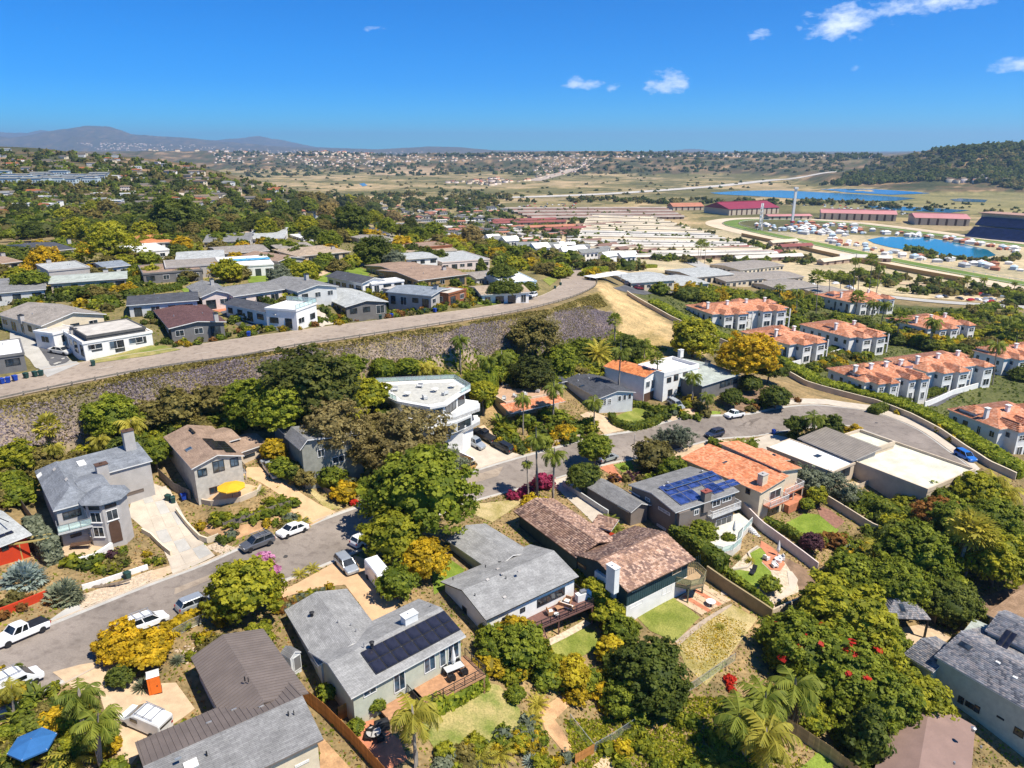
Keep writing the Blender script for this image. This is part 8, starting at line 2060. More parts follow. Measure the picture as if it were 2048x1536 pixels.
for sy in(-2.5,2.5):
 mb=MB();mb.tube([(-7,sy,0),(0,sy*.4,hz),(7,sy,0)],.4,6);mb.build('support_leg',M_TRIM,fw)
dt=empty('drop_tower',W(1583,455),'tall white drop tower ride behind the midway','tower');mb=MB();mb.box(-1.3,1.3,-1.3,1.3,0,46);mb.box(-2.2,2.2,-2.2,2.2,46,48);mb.build('mast',M_TRIM,dt);mb=MB();mb.lathe((0,0,6),[(3,0),(3,2)],12);mb.build('passenger_ring',MATS['car_paint_red'],dt)
tm=[]
for k,(m,lw)in enumerate(((M_WHITE,9),(M_WHITE,6),(M_BLUEW,7),(MATS['barn_roof_orange'],8),(M_LGREY,10))):
 mb=MB();mb.box(-lw/2,lw/2,-2.4,2.4,0,3,0);mb.add([(-lw/2-.4,-2.8,3),(lw/2+.4,-2.8,3),(lw/2+.4,2.8,3),(-lw/2-.4,2.8,3),(-lw*.2,0,4.6),(lw*.2,0,4.6)],[(0,1,5,4),(1,2,5),(2,3,4,5),(3,0,4)],0);tm.append(mb.mesh('fair_tent',[m]))
rg=random.Random(3)
for poly,n in(([(1500,452),(1600,446),(1720,452),(1740,470),(1650,475),(1540,462)],110),([(1730,462),(1850,470),(1960,486),(2040,500),(2040,508),(1900,482),(1780,470)],60),([(1640,476),(1720,488),(1860,520),(1900,530),(1780,512),(1650,488)],36),([(1880,520),(2040,530),(2040,545),(1900,535)],16)):
 k=0
 while k<n:
  x,y=rg.uniform(1490,2045),rg.uniform(444,548)
  if not inside(poly,np.array(x),np.array(y)):continue
  ti=rg.randrange(len(tm));q=put('fair_tent',tm[ti],None,W(x,y));q.rotation_euler=(0,0,rg.uniform(0,3.14));q.scale=(rg.uniform(.4,1.0),)*3;tag(q,None,'tent','infield tents and trailers');ROWS.setdefault(('tent or booth in the racetrack infield',('long white','small white','pale blue','orange','grey')[ti]),[]).append((x,q));k+=1
M_HWY=plain('highway_concrete',(.50,.46,.40),.9,.12,.05);M_HWY2=plain('far_road',(.42,.34,.26),.9,.1,.03)
for nm,pts,wd,m in(('highway',[(880,398),(1000,396),(1150,391),(1250,386),(1350,379),(1450,371),(1550,360),(1620,352),(1680,343)],22,M_HWY),('far_road',[(1065,362),(1110,350),(1140,341),(1165,333),(1185,326)],26,M_HWY2),('coast_road',[(1380,522),(1500,545),(1620,570),(1760,592),(1900,606),(2060,616)],7,M_CONCG),('coast_road',[(1640,545),(1760,562),(1900,575),(2060,588)],9,M_TAN),('lane',[(905,455),(920,440),(936,428)],8,M_CONCG),('hill_road',[(270,388),(340,388),(390,392),(430,402),(455,398)],9,M_CONC)):
 c=resample(spline([W(x,y)for x,y in pts],6),60);ribbon(nm,offset(c,wd),offset(c,-wd),m,.8 if wd>20 else .3)
vm=[]
for c in('white','silver','white','black','grey','red','silver'):
 mb=MB();mb.box(-2.3,2.3,-.9,.9,.35,.95);mb.add([(-1.5,-.85,.95),(1.8,-.85,.95),(1.8,.85,.95),(-1.5,.85,.95),(-.8,-.7,1.5),(1.2,-.7,1.5),(1.2,.7,1.5),(-.8,.7,1.5)],[(0,1,5,4),(1,2,6,5),(2,3,7,6),(3,0,4,7),(4,5,6,7)]);vm.append(mb.mesh('distant_car',PAINT[c]))
for poly,n in(([(1860,575),(2048,588),(2048,610),(1880,600)],40),([(1540,408),(1700,410),(1900,428),(1800,430),(1640,416)],60),([(980,420),(1080,405),(1180,408),(1040,425)],40),([(1500,560),(1700,570),(1720,580),(1560,572)],12)):
 k=0
 while k<n:
  x,y=rg.uniform(980,2048),rg.uniform(404,612)
  if inside(poly,np.array(x),np.array(y)):
   ci=rg.randrange(len(vm));q=put('distant_car',vm[ci],None,W(x,y));q.rotation_euler=(0,0,rg.choice((.3,1.87)));tag(q,None,'car','distant parked cars');ROWS.setdefault(('car parked by the coast road or fairground',('white','silver','white','black','grey','red','silver')[ci]),[]).append((x,q));k+=1
   # ------------------------------------------------------------------ white townhouses, mobile homes and hillside houses
def hut(L,Wd,eh,rise,wallm,roofm,windows=True):
 mb=MB();mb.box(-L/2,L/2,-Wd/2,Wd/2,-4,eh,0)
 if rise:mb.add([(-L/2-.5,-Wd/2-.5,eh-.1),(L/2+.5,-Wd/2-.5,eh-.1),(L/2+.5,0,eh+rise),(-L/2-.5,0,eh+rise),(L/2+.5,Wd/2+.5,eh-.1),(-L/2-.5,Wd/2+.5,eh-.1)],[(0,1,2,3),(3,2,4,5),(0,3,5),(1,4,2)],1)
 else:mb.box(-L/2-.3,L/2+.3,-Wd/2-.3,Wd/2+.3,eh+.01,eh+.3,1)
 if windows:
  for st in range(max(1,int(eh/2.8))):
   for i in range(int(L/2.6)):
    u=-L/2+L*(i+.5)/int(L/2.6)
    for s in(-1,1):mb.box(u-.7,u+.7,s*(Wd/2+.03)-.04,s*(Wd/2+.03)+.04,st*2.8+.8,st*2.8+2.1,2)
   for s in(-1,1):mb.box(s*(L/2+.03)-.04,s*(L/2+.03)+.04,-1,1,st*2.8+.7,st*2.8+2.1,2)
 return mb.mesh('house',[wallm,roofm,M_GLASS])
M_PBLUE=plain('pale_blue_stucco',(.50,.58,.60),.85,.06)
HT={'town':[hut(9,8,6,2.2,M_WHITE,M_FLATW),hut(11,8,6,1.6,M_WHITE,S_PALE),hut(8,7,5.5,2,M_WHITE,M_FLATW)],'mob':[hut(15,6,3,.8,M_WHITE,W_ROOF),hut(14,6,3,.8,M_BEIGE,S_PALE),hut(16,7,3.2,.9,M_LGREY,S_TAUPE),hut(14,7,3,.8,M_WHITE,S_MID),hut(16,7,3,1,M_BEIGE,O_ROOF)],
'hill':[hut(16,10,6,1.8,M_WHITE,S_TAN),hut(15,10,6,1.8,M_WHITE,S_ORANGE),hut(18,10,5,1.6,M_CREAM,S_TAUPE),hut(15,9,6.5,.3,M_WHITE,M_FLATW),hut(16,10,5,1.6,M_LGREY,S_PALE),hut(16,10,6,1.8,M_CREAM,S_BROWN)],'blue':[hut(16,9,7.5,0,M_PBLUE,M_FLATG),hut(20,9,7,1,M_PBLUE,S_PALE)]}
LOOK={'town':['white','white grey roofed','small white'],'mob':['white','beige','grey','dark roofed','orange roofed'],'hill':['white tan roofed','white orange roofed','cream','white flat roofed','grey','cream brown roofed'],'blue':['flat roofed','gabled']}
def rank_labels():
 for(lab,look),L in ROWS.items():
  for k,(x,q)in enumerate(sorted(L,key=lambda t:t[0])):q['label']='%s %s, %s from left'%(look,lab,ORD[k])
def place(kind,x,y,rz,label,cat,group,name,s=1.0,up=0):
 k=rg.randrange(len(HT[kind]));q=put(name,HT[kind][k],None,W(x,y));ROWS.setdefault((label,LOOK[kind][k]),[]).append((x,q));q.rotation_euler=(0,0,rz);q.scale=(s,s,s);return tag(q,label,cat,group)
for i,(x,y)in enumerate([(985,492),(1003,496),(1018,500),(1052,512),(1078,516),(1100,508),(1118,512),(1135,520),(1155,516),(1172,524),(1195,520),(1214,530),(1230,522),(1250,532),(1205,510),(1165,505),(1120,500),(1140,500),(1260,520),(1025,488)]):
 place('town',x,y,.5+rg.uniform(-.3,.3),'gabled townhouse beside the stable rows','townhouse','white townhouses below the road bend','white_townhouse')
for i in range(200):
 while True:
  x,y=rg.uniform(560,1200),rg.uniform(400,500)
  if inside([(560,425),(700,405),(900,400),(1000,405),(1040,425),(1000,440),(1080,462),(1180,480),(1180,500),(1040,485),(960,470),(920,478),(790,470),(760,455),(640,440)],np.array(x),np.array(y)):break
 place('mob',x,y,.35+rg.choice((0,1.57)),'low home on the flat beyond the plateau','house','low homes on the flat beyond the plateau','low_home')
for i in range(26):place('blue',4+8*i-(3 if i%2 else 0),362+4*(i%3)-(8 if i%5==0 else 0),.1,'pale blue apartment block across the left hillside','apartments','pale blue apartments on the left hillside','pale_blue_apartments',.9)
for i in range(165):
 while True:
  x,y=rg.uniform(-60,640),rg.uniform(296,440)
  if inside([(-60,300),(120,302),(260,318),(400,340),(480,370),(560,385),(640,405),(600,430),(450,420),(300,440),(-60,450),(-60,385),(220,385),(220,345),(-60,345)],np.array(x),np.array(y)):break
 place('hill',x,y,rg.uniform(-.5,.7),'house among trees on the left hillside','house','houses on the left hillside','hillside_house',rg.uniform(.45,.8))
def mass(name,label,cat,spots,base,mats,seed,tone=None):
 Vs,Fs,Ms,Ts,b=[],[],[],[],0;r2=random.Random(seed)
 for(p,s,mi)in spots:
  V0,F0=base[0],base[1];a=r2.uniform(0,6.28);ca,sa=math.cos(a),math.sin(a);V=V0@np.array([[ca,sa,0],[-sa,ca,0],[0,0,1]])*s+np.array(p)
  Vs.append(V);Fs.append(F0+b);Ms.append(np.full(len(F0),mi)if np.isscalar(mi)else mi);b+=len(V)
  if tone is not None:Ts.append(tone)
 return tag(put(name,np_mesh(name,np.concatenate(Vs),np.concatenate(Fs),mats,np.concatenate(Ms),np.concatenate(Ts)if Ts else None)),label,cat,None,'stuff')
def spots(poly,n,s0,s1,nm,seed,up=0):
 r2=random.Random(seed);xs=[p[0]for p in poly];ys=[p[1]for p in poly];out=[]
 while len(out)<n:
  x,y=r2.uniform(min(xs),max(xs)),r2.uniform(min(ys),max(ys))
  if inside(poly,np.array(x),np.array(y)):
   p=W(x,y)
   if p.y<12000:out.append((p+Vector((0,0,up)),r2.uniform(s0,s1),r2.randrange(nm)))
 return out
hv=np.array([(-8,-5,-4),(8,-5,-4),(8,5,-4),(-8,5,-4),(-8,-5,5),(8,-5,5),(8,5,5),(-8,5,5),(-8,0,8),(8,0,8)],float);hf=np.array([(0,1,5,4),(1,2,6,5),(2,3,7,6),(3,0,4,7),(4,5,9,8),(7,8,9,6)])
SPH=[(p,s,np.array([m,m,m,m,4+m,4+m]))for p,s,m in spots([(420,304),(900,310),(1300,306),(1760,312),(1740,318),(1500,314),(1250,318),(1000,322),(700,326),(430,326)],420,.5,1.0,4,5)+spots([(150,285),(420,290),(640,302),(900,305),(700,312),(420,305),(200,300)],260,.9,1.8,4,6)+spots([(1030,345),(1100,325),(1220,314),(1180,340),(1080,358)],110,.5,.9,4,7)+spots([(1800,360),(2000,355),(2048,362),(1900,372)],12,.8,1.3,4,8)+spots([(600,318),(760,322),(780,334),(620,334)],60,.6,1.0,4,9)+spots([(1000,358),(1060,362),(980,372),(880,366)],50,.6,1.1,4,10)]
mass('distant_houses','tiny pale houses scattered over the far mesa and valley rim','houses',SPH,(hv,hf),[M_PINKW,M_CREAM,M_BEIGE,M_BEIGE,S_TAN,O_ROOF,S_BROWN,S_TAUPE],1)
tv=crown_arrays(31,nclump=15,per=7,leaf=.34,cr=.36,amp=.3,zmin=-.4,core=.72);ft=[LEAF['deep'],LEAF['pine'],LEAF['olive'],LEAF['green']]
SPT=[]
for k,(poly,n,a,b,nm,up)in enumerate([([(0,300),(250,312),(420,336),(560,380),(640,400),(560,440),(300,450),(0,460)],950,2.2,5,4,2),([(0,440),(200,430),(420,425),(600,420),(760,420),(760,450),(420,470),(0,480)],380,2.6,5.5,4,3),([(600,395),(900,385),(1050,395),(1000,410),(950,425),(700,415)],240,3,7,3,4),([(560,405),(1000,402),(1010,432),(930,478),(790,470),(640,440)],200,2,4.5,4,2),
([(430,318),(700,326),(1000,328),(1250,318),(1700,318),(1680,345),(1300,345),(1150,352),(900,350),(500,356)],620,4,10,3,2),([(430,303),(900,308),(1300,304),(1760,310),(1760,318),(1200,314),(430,312)],460,5,10,2,4),([(1760,318),(1860,304),(1960,296),(2048,293),(2048,380),(1900,360),(1700,368),(1640,372)],520,4,9,3,3),([(1640,372),(1760,345),(1900,345),(2048,340),(2048,362),(1850,362),(1720,372)],260,5,10,2,4),([(1850,304),(1960,296),(2048,292),(2048,300),(1900,310)],120,6,12,2,5),
([(480,362),(1000,345),(1500,345),(1640,370),(1400,392),(1000,392),(600,385)],170,2,5,3,1),([(1000,405),(1200,396),(1420,400),(1560,404),(1700,404),(1900,424),(1700,412),(1300,408)],130,3,6,3,3),([(950,425),(1150,480),(1300,520),(1420,530),(1650,530),(1560,500),(1350,450),(1300,430),(1100,415)],420,1.8,4.2,4,2),([(980,430),(1060,440),(1170,470),(1180,510),(1300,545),(1130,540),(1000,500),(960,470)],200,2,4.5,4,2),([(1820,495),(1900,516),(2000,520),(2040,510),(2040,522),(1900,524),(1800,505)],60,1.5,3.5,4,1),([(1640,545),(1860,560),(2048,590),(2048,600),(1800,590),(1640,560)],80,1.5,4,4,2),([(1600,400),(2048,410),(2048,430),(1700,418)],60,1.5,4,3,1)]):SPT+=spots(poly,n,a,b,nm,21+k,up)
mass('distant_woods','dark trees massed over far hills, valley edges and fairground','woods',SPT,(tv[0]*np.array([1,1,.85]),tv[1]),ft,2,tv[2])
for i in range(120):
 while True:
  x,y=rg.uniform(0,960),rg.uniform(395,478)
  if inside([(0,420),(300,415),(560,395),(760,410),(800,440),(960,470),(900,485),(640,455),(420,460),(0,478)],np.array(x),np.array(y)):break
 lf=rg.choice(('deep','green','olive','deep','pine','lime','euc'));q=tree('tree',None,rg.choice(('round','pine','round','dense')),lf,x,y,rg.uniform(20,44),.5,.9,'tree','trees of the belt behind the plateau',single=True)
 ROWS.setdefault(('tree in the belt behind the plateau houses',{'pine':'blackish green'}.get(lf)or COLW[lf]),[]).append((x,q))
rank_labels()
# ------------------------------------------------------------------ vehicles
for a in[('white sedan with dark roof window parked at the far kerb','sedan','white',(614,1056),(555,1078)),('dark grey suv with roof bars parked behind the white sedan','suv','grey',(546,1083),(484,1106),1),('silver wagon half under the round lime tree','wagon','silver',(360,1226),(428,1199)),('white suv with roof rack behind golden trees','suv','white',(256,1267),(330,1239),1),
('old white pickup with open black bed at the left edge','pickup','white',(96,1252),(-14,1298)),('white work van with ladder rack under palms, bottom left','smallvan','white',(-28,1404),(82,1354),1),('white work van with rack on the sandy forecourt','smallvan','white',(328,1468),(256,1436),1),('silver crossover nosing down the curved tan driveway','suv','silver',(674,1116),(713,1158)),
('tall white cargo van on the tan driveway','cargo','white',(738,1142),(786,1202)),('white hatchback at the near kerb beside the big tree','suv','white',(710,1096),(752,1078)),('steel blue coupe at the far kerb behind the big tree','coupe','steel',(756,1002),(721,1018)),('silver sedan on the tan driveway of the brown gable house','sedan','silver',(531,928),(553,957)),
('gold suv with white roof parked by the white house','suv','gold',(950,934),(908,951),M_TRIM),('grey pickup on the white house driveway','pickup','silver',(926,876),(966,900)),('black pickup at the garage of the white house','pickup','black',(986,886),(950,864)),('black suv at the foot of the white house driveway','suv','black',(1022,908),(986,889)),
('silver sedan under the round topiary tree','sedan','silver',(1194,927),(1234,915)),('white pickup at the kerb below the bare slope','pickup','white',(1490,830),(1446,838)),('navy suv at the near kerb by the low palm','suv','navy',(1447,868),(1410,878)),('bright blue suv at the street bend','suv','blue',(1908,906),(1952,930)),('grey suv on the Spanish house driveway','suv','silver',(1338,806),(1364,822)),
('white car behind the sage roof house','sedan','white',(1412,700),(1440,708)),('silver suv driving on the upper road','suv','silver',(718,642),(677,653)),('car under a pale grey cloth cover','sedan','cover',(107,704),(138,709)),('red convertible on the dark driveway','coupe','red',(498,621),(472,626)),('white car on the red paved forecourt','sedan','white',(458,599),(462,613)),
('white suv at the kerb of the upper road bend','suv','white',(1078,591),(1051,599)),('white car farthest along the upper road','sedan','white',(1106,541),(1093,549)),('dark car beyond the upper road bend','suv','black',(1121,547),(1109,555)),('maroon car beside the carport','sedan','maroon',(1268,578),(1287,580)),('dark car under the carport','suv','grey',(1246,572),(1262,568)),('red car at the far left edge','suv','red',(31,541),(11,542)),('blue car at the far left edge','suv','blue',(73,539),(44,541))]:
 car(a[0],a[1],a[2],a[3],a[4],rack=a[5]if len(a)>5 and a[5]!=1 else bool(len(a)>5))
 # ------------------------------------------------------------------ bins, sheds, umbrellas, furniture
PGREEN,PBLUE=plain('bin_green',(.02,.06,.05),.6),plain('bin_blue',(.01,.05,.32),.6)
BIN={}
for k,m in(('green',PGREEN),('blue',PBLUE)):
 b=MB();b.add([(-.27,-.3,.12),(.27,-.3,.12),(.27,.3,.12),(-.27,.3,.12),(-.33,-.36,1.0),(.33,-.36,1.0),(.33,.36,1.0),(-.33,.36,1.0)],[(3,2,1,0),(0,1,5,4),(1,2,6,5),(2,3,7,6),(3,0,4,7)]);l_=MB();l_.add([(-.36,-.42,1.0),(.36,-.42,1.0),(.36,.4,1.0),(-.36,.4,1.0),(-.3,-.3,1.1),(.3,-.3,1.1),(.3,.36,1.12),(-.3,.36,1.12)],[(0,1,5,4),(1,2,6,5),(2,3,7,6),(3,0,4,7),(4,5,6,7)])
 w_=MB();w_.tube([(-.3,.34,.13),(.3,.34,.13)],.13,10);BIN[k]=(b.mesh('bin_body',m),l_.mesh('lid',m),w_.mesh('wheels',M_BLK))
for c,x,y,t in(('green',256,1158,'by the rock mulch kerb'),('green',337,1002,'left of two on the pale driveway'),('green',347,1006,'right of two on the pale driveway'),('blue',368,1000,'by the fence of the pale driveway'),('blue',5,768,'leftmost on the upper road'),('blue',17,766,'second on the upper road'),('blue',31,762,'third on the upper road'),('green',53,757,'first green one on the upper road'),('green',71,754,'second green one on the upper road'),('green',83,752,'third green one on the upper road'),
('green',187,732,'beside the covered car drive'),('blue',498,673,'at the dark driveway mouth'),('green',583,659,'left of a pair at the white charcoal house'),('green',594,657,'right of a pair at the white charcoal house'),('green',761,639,'at the pale roof ranch'),('blue',783,636,'at the pale roof ranch'),('green',849,626,'below the blue grey roof'),('blue',870,625,'below the blue grey roof'),('blue',1547,868,'on the near kerb by the flat roofed house'),('green',1110,578,'at the road bend lawn'),('green',1121,571,'nearest the road bend driveway')):
 r=empty('wheelie_bin',W(x,y),'%s wheelie bin %s'%(c,t),'bin','wheelie bins',rnd.uniform(0,3));bo=put('bin_body',BIN[c][0],r);put('lid',BIN[c][1],r);put('wheels',BIN[c][2],r)
def thing_at(name,label,cat,px,rz=0,group=None,up=0):return empty(name,W(*px)+Vector((0,0,up)),label,cat,group,rz)
M_OR=plain('orange_plastic',(.75,.16,.02),.5,.06);t=thing_at('portable_toilet','orange portable toilet with white roof on the forecourt','toilet',(311,1382),.5);b=MB();b.box(-.58,.58,-.58,.58,.05,2.15);b.build('cabin',M_OR,t);b=MB();b.add([(-.62,-.62,2.15),(.62,-.62,2.15),(.62,.62,2.15),(-.62,.62,2.15),(-.5,0,2.38),(.5,0,2.38)],[(0,1,5,4),(1,2,5),(2,3,4,5),(3,0,4)]);b.build('roof',M_WHITE,t);b=MB();b.box(-.36,.36,-.62,-.585,.15,1.95);d_=b.build('door',M_OR,t);b=MB();b.box(.22,.3,-.66,-.62,.95,1.1);b.build('handle',M_BLK,d_);b=MB();b.box(-.62,.62,-.62,.62,-.05,.05);b.build('base',M_BLK,t)
def umbrella(label,px,r,mat,closed=False,hgt=2.6,up=0,sides=8):
 t=thing_at('garden_umbrella',label,'umbrella',px,rnd.uniform(0,1),None,up);b=MB();b.tube([(0,0,0),(0,0,hgt+.2)],.04,6);b.build('pole',M_TRIM if closed else M_BARK,t);b=MB();b.lathe((0,0,0),[(.4,0),(.35,.1)],12);b.build('base',M_BLK,t);b=MB()
 if closed:b.lathe((0,0,0),[(.22,.9),(.3,1.3),(.22,1.9),(.14,2.4),(.03,hgt+.3)],10)
 else:
  P=[(r*math.cos(2*math.pi*k/sides),r*math.sin(2*math.pi*k/sides),hgt-.35)for k in range(sides)];b.add(P+[(0,0,hgt+.15)],[(k,(k+1)%sides,sides)for k in range(sides)]);b.add(P+[(x,y,z-.16)for x,y,z in P],[(k,(k+1)%sides,sides+(k+1)%sides,sides+k)for k in range(sides)])
  rb=MB()
  for k in range(sides):rb.tube([(0,0,hgt-.1),P[k]],.02,4)
  rb.build('ribs',M_TRIM,t)
 b.build('canopy',mat,t)
M_YEL=plain('yellow_canvas',(.72,.40,.02),.8,.06);M_BLUC=plain('blue_canvas',(.03,.13,.33),.8,.08);M_CANV=plain('white_canvas',(.72,.70,.66),.8,.08)
umbrella('bright yellow open umbrella over the brown gable patio',(466,1000),2.1,M_YEL);umbrella('blue open umbrella in the bottom left garden',(75,1526),1.9,M_BLUC,sides=6);umbrella('closed white umbrella on the white railed terrace',(1466,1080),.3,M_CANV,True,up=.9);umbrella('closed white umbrella on the terracotta terrace',(1555,1112),.3,M_CANV,True);umbrella('closed white umbrella on the orange deck',(908,1360),.3,M_CANV,True,up=1.6)
umbrella('closed red umbrella of the brown flat modern house, left',(346,562),.3,PAINT['red'],True);umbrella('closed red umbrella of the brown flat modern house, right',(369,558),.3,PAINT['red'],True);umbrella('pale blue open umbrella of the umbrella house',(14,580),2.6,M_PBLUE);umbrella('pale open umbrella beside the green',(645,520),2,M_CANV)
def seat(label,pos,rz,mat,wd=.8,cushion=None,group='garden chairs',name='garden_chair'):
 t=empty(name,pos,label,'chair' if wd<1.4 else 'sofa',group,rz)
 for(k,bx)in(('seat',(-wd/2,wd/2,-.4,.4,.28,.46)),('backrest',(-wd/2,wd/2,.3,.42,.46,.9)),('armrest',(-wd/2-.1,-wd/2,-.4,.4,.1,.62)),('armrest',(wd/2,wd/2+.1,-.4,.4,.1,.62))):
  b=MB();b.box(*bx);b.build(k,mat if k!='seat' or not cushion else cushion,t)
 for sx in(-1,1):
  for sy in(-.34,.34):b=MB();b.box(sx*(wd/2-.06)-.03,sx*(wd/2-.06)+.03,sy-.03,sy+.03,0,.28);b.build('leg',mat,t)
def table(label,pos,r,mat,hgt=.72,rnd_=True,L=1.2,Wd=.8,rz=0,name='garden_table'):
 t=empty(name,pos,label,'table',None,rz);b=MB()
 if rnd_:b.lathe((0,0,0),[(r,hgt-.05),(r,hgt)],18)
 else:b.box(-L/2,L/2,-Wd/2,Wd/2,hgt-.06,hgt)
 b.build('table_top',mat,t)
 for k in range(4):
  a=math.pi/4+k*math.pi/2;q=(r*.6*math.cos(a),r*.6*math.sin(a))if rnd_ else((L/2-.1)*(1 if k in(0,3)else-1),(Wd/2-.1)*(1 if k<2 else-1));b=MB();b.box(q[0]-.03,q[0]+.03,q[1]-.03,q[1]+.03,0,hgt-.05);b.build('leg',mat,t)
dk=lambda x,y,z:ray_at_z(x,y,z)
zd=-3.93;seat('white cushioned sofa on the brown deck',dk(1132,1216,zd),-.5+3.14,M_DECK,2.0,M_CANV,None,'deck_sofa');seat('white cushioned armchair on the brown deck, left',dk(1100,1228,zd),1.9,M_DECK,.8,M_CANV);seat('white cushioned armchair on the brown deck, far',dk(1135,1206,zd),-.5,M_DECK,.8,M_CANV);table('low wooden table on the brown deck',dk(1119,1218,zd),.6,M_DECK,.4,False,1.2,.8,.5);table('small round white side table on the brown deck',dk(1113,1233,zd),.35,M_TRIM,.45)
t=empty('outdoor_grill',dk(1166,1198,zd),'white outdoor kitchen with steel grill on the deck corner','grill',None,.5);b=MB();b.box(-1.1,1.1,-.4,.4,0,1.05);b.build('counter',M_WHITE,t);b=MB();b.box(-.4,.4,-.3,.3,1.05,1.4);b.build('grill_hood',M_ALU,t)
zt=-2.15;table('long pale dining table on the orange deck',dk(908,1344,zt),.6,M_LGREY,.74,False,2.2,1.0,.55)
for i,(x,y)in enumerate(((892,1346),(918,1334),(903,1360),(928,1348))):seat('dark dining chair at the long table on the orange deck, %s'%ORD[i],dk(x,y,zt),.55+(3.14 if i>1 else 0),M_BLK,.55)
table('round glass topped table on the lower patio',W(748,1474),.75,M_GREYW);t=empty('covered_grill',W(764,1458),'black covered grill on the lower patio','grill',None,.4);b=MB();b.add([(-.8,-.35,0),(.8,-.35,0),(.8,.35,0),(-.8,.35,0),(-.75,-.3,1.0),(.75,-.3,1.0),(.75,.3,1.0),(-.75,.3,1.0),(-.5,-.15,1.2),(.5,-.15,1.2),(.5,.15,1.2),(-.5,.15,1.2)],[(0,1,5,4),(1,2,6,5),(2,3,7,6),(3,0,4,7),(4,5,9,8),(5,6,10,9),(6,7,11,10),(7,4,8,11),(8,9,10,11)]);b.build('cover',M_BLK,t)
for i,(x,y)in enumerate(((738,1478),(760,1482),(742,1466))):seat('dark chair around the round patio table, %s'%ORD[i],W(x,y)+Vector((0,0,.08)),i*2.1,M_BLK,.55)
for i,(x,y,a)in enumerate(((1532,1120,2.2),(1549,1135,.2),(1562,1120,-1.5))):seat('white chair around the fire pit, %s'%('left','front','right')[i],W(x,y)+Vector((0,0,.1)),a,M_TRIM,.7)
t=thing_at('fire_pit','round white stone fire pit on the terracotta terrace','fire pit',(1556,1124),up=.1);b=MB();b.lathe((0,0,0),[(.55,0),(.6,.55),(.4,.56),(.35,.3)],16);b.build('bowl',M_WHITE,t)
t=thing_at('sun_lounger','black sun lounger on the curved lawn','lounger',(1506,1146),-.6,up=.1);b=MB();b.box(-.35,.35,-1.0,.35,.25,.33);b.build('seat',M_BLK,t);b=MB();b.add([(-.35,.35,.28),(.35,.35,.28),(.35,.95,.85),(-.35,.95,.85),(-.35,.35,.34),(.35,.35,.34),(.35,.93,.91),(-.35,.93,.91)],[(0,1,2,3),(4,5,6,7),(0,1,5,4),(2,3,7,6)]);b.build('backrest',M_BLK,t)
for sx in(-.3,.3):
 for sy in(-.9,.3):b=MB();b.box(sx-.03,sx+.03,sy-.03,sy+.03,0,.25);b.build('leg',M_BLK,t)
table('round white metal patio table below the balcony',W(1421,1212)+Vector((0,0,.1)),.7,M_TRIM);table('long brown patio table before the turret house',W(163,1098)+Vector((0,0,.1)),.6,M_TRIMB,.74,False,2.4,.9,.3);table('white round table on the turret house balcony',ray_at_z(140,1046,6.05),.5,M_TRIM)
for i,(x,y)in enumerate(((126,1046),(155,1042))):seat('white chair on the turret house balcony, %s'%('left','right')[i],ray_at_z(x,y,6.05),i*2.5,M_TRIM,.6)
for i,(x,y)in enumerate(((1232,815),(1240,816),(1248,818))):seat('white lawn chair on the brick terrace, %s from left'%ORD[i],W(x,y)+Vector((0,0,.1)),.4,M_TRIM,.6)
for i,(x,y)in enumerate(((790,782),(815,792),(850,798),(870,784),(890,790),(905,776),(840,775))):(table if i%2 else seat)('white terrace furniture piece on the curved house roof, %s from left'%ORD[sorted((790,815,850,870,890,905,840)).index(x)],ray_at_z(x,y,8.81),*((.7,M_TRIM)if i%2 else(i,M_LGREY,1.0)))
for i,(x,y)in enumerate(((1008,800),(1030,795),(1050,790),(1075,785))):seat('chair on the roof deck, %s from left'%ORD[i],ray_at_z(x,y,2.85),i,M_LGREY,.7)
for i,(x,y)in enumerate(((1574,962),(1588,968))):seat('white chair on the upper salmon balcony, %s'%('left','right')[i],ray_at_z(x,y,-4.95),i,M_TRIM,.6)
S=House('garden_shed','small grey gabled shed beside the solar roof house','shed');w=S.wing((580,1318),(602,1303),(586,1289),2.2,'gable','y',.5,ov=.1,wall=M_LGREY,roofm=S_MID,zg=-.7);S.win(w.wallp['f'],(.3,1.95),(1.3,.1),'door',M_LGREY,M_DGREY,uv=True)
t=thing_at('flagpole','slim white flagpole beside the olive shrub','flagpole',(1266,930));b=MB();b.tube([(0,0,0),(0,0,6.5)],[.06,.035],8);b.build('pole',M_ALU,t);b=MB();b.lathe((0,0,6.5),[(.02,0),(.08,.06),(.02,.14)],8);b.build('finial',M_TRIM,t)
b=MB();b.tube([(-2.2,-.3,.2),(-.4,0,.25),(1.2,.5,.35),(2.4,1.5,.3)],[.28,.22,.18,.1],8);b.tube([(-.4,0,.2),(-1.2,.9,.25)],[.18,.1],6);tag(b.build('driftwood_log',M_BARK),'forked driftwood log on the rock mulch','log').location=W(212,1176)
t=thing_at('pergola','yellow timber pergola in front of the red house','pergola',(45,1118),.35);M_PY=plain('yellow_timber',(.50,.38,.12),.7)
for x in(-3,0,3):b=MB();b.box(x-.1,x+.1,-.1,.1,0,2.5);b.build('post',M_PY,t)
for y in(-.6,.6):b=MB();b.box(-3.6,3.6,y-.07,y+.07,2.5,2.7);b.build('beam',M_PY,t)
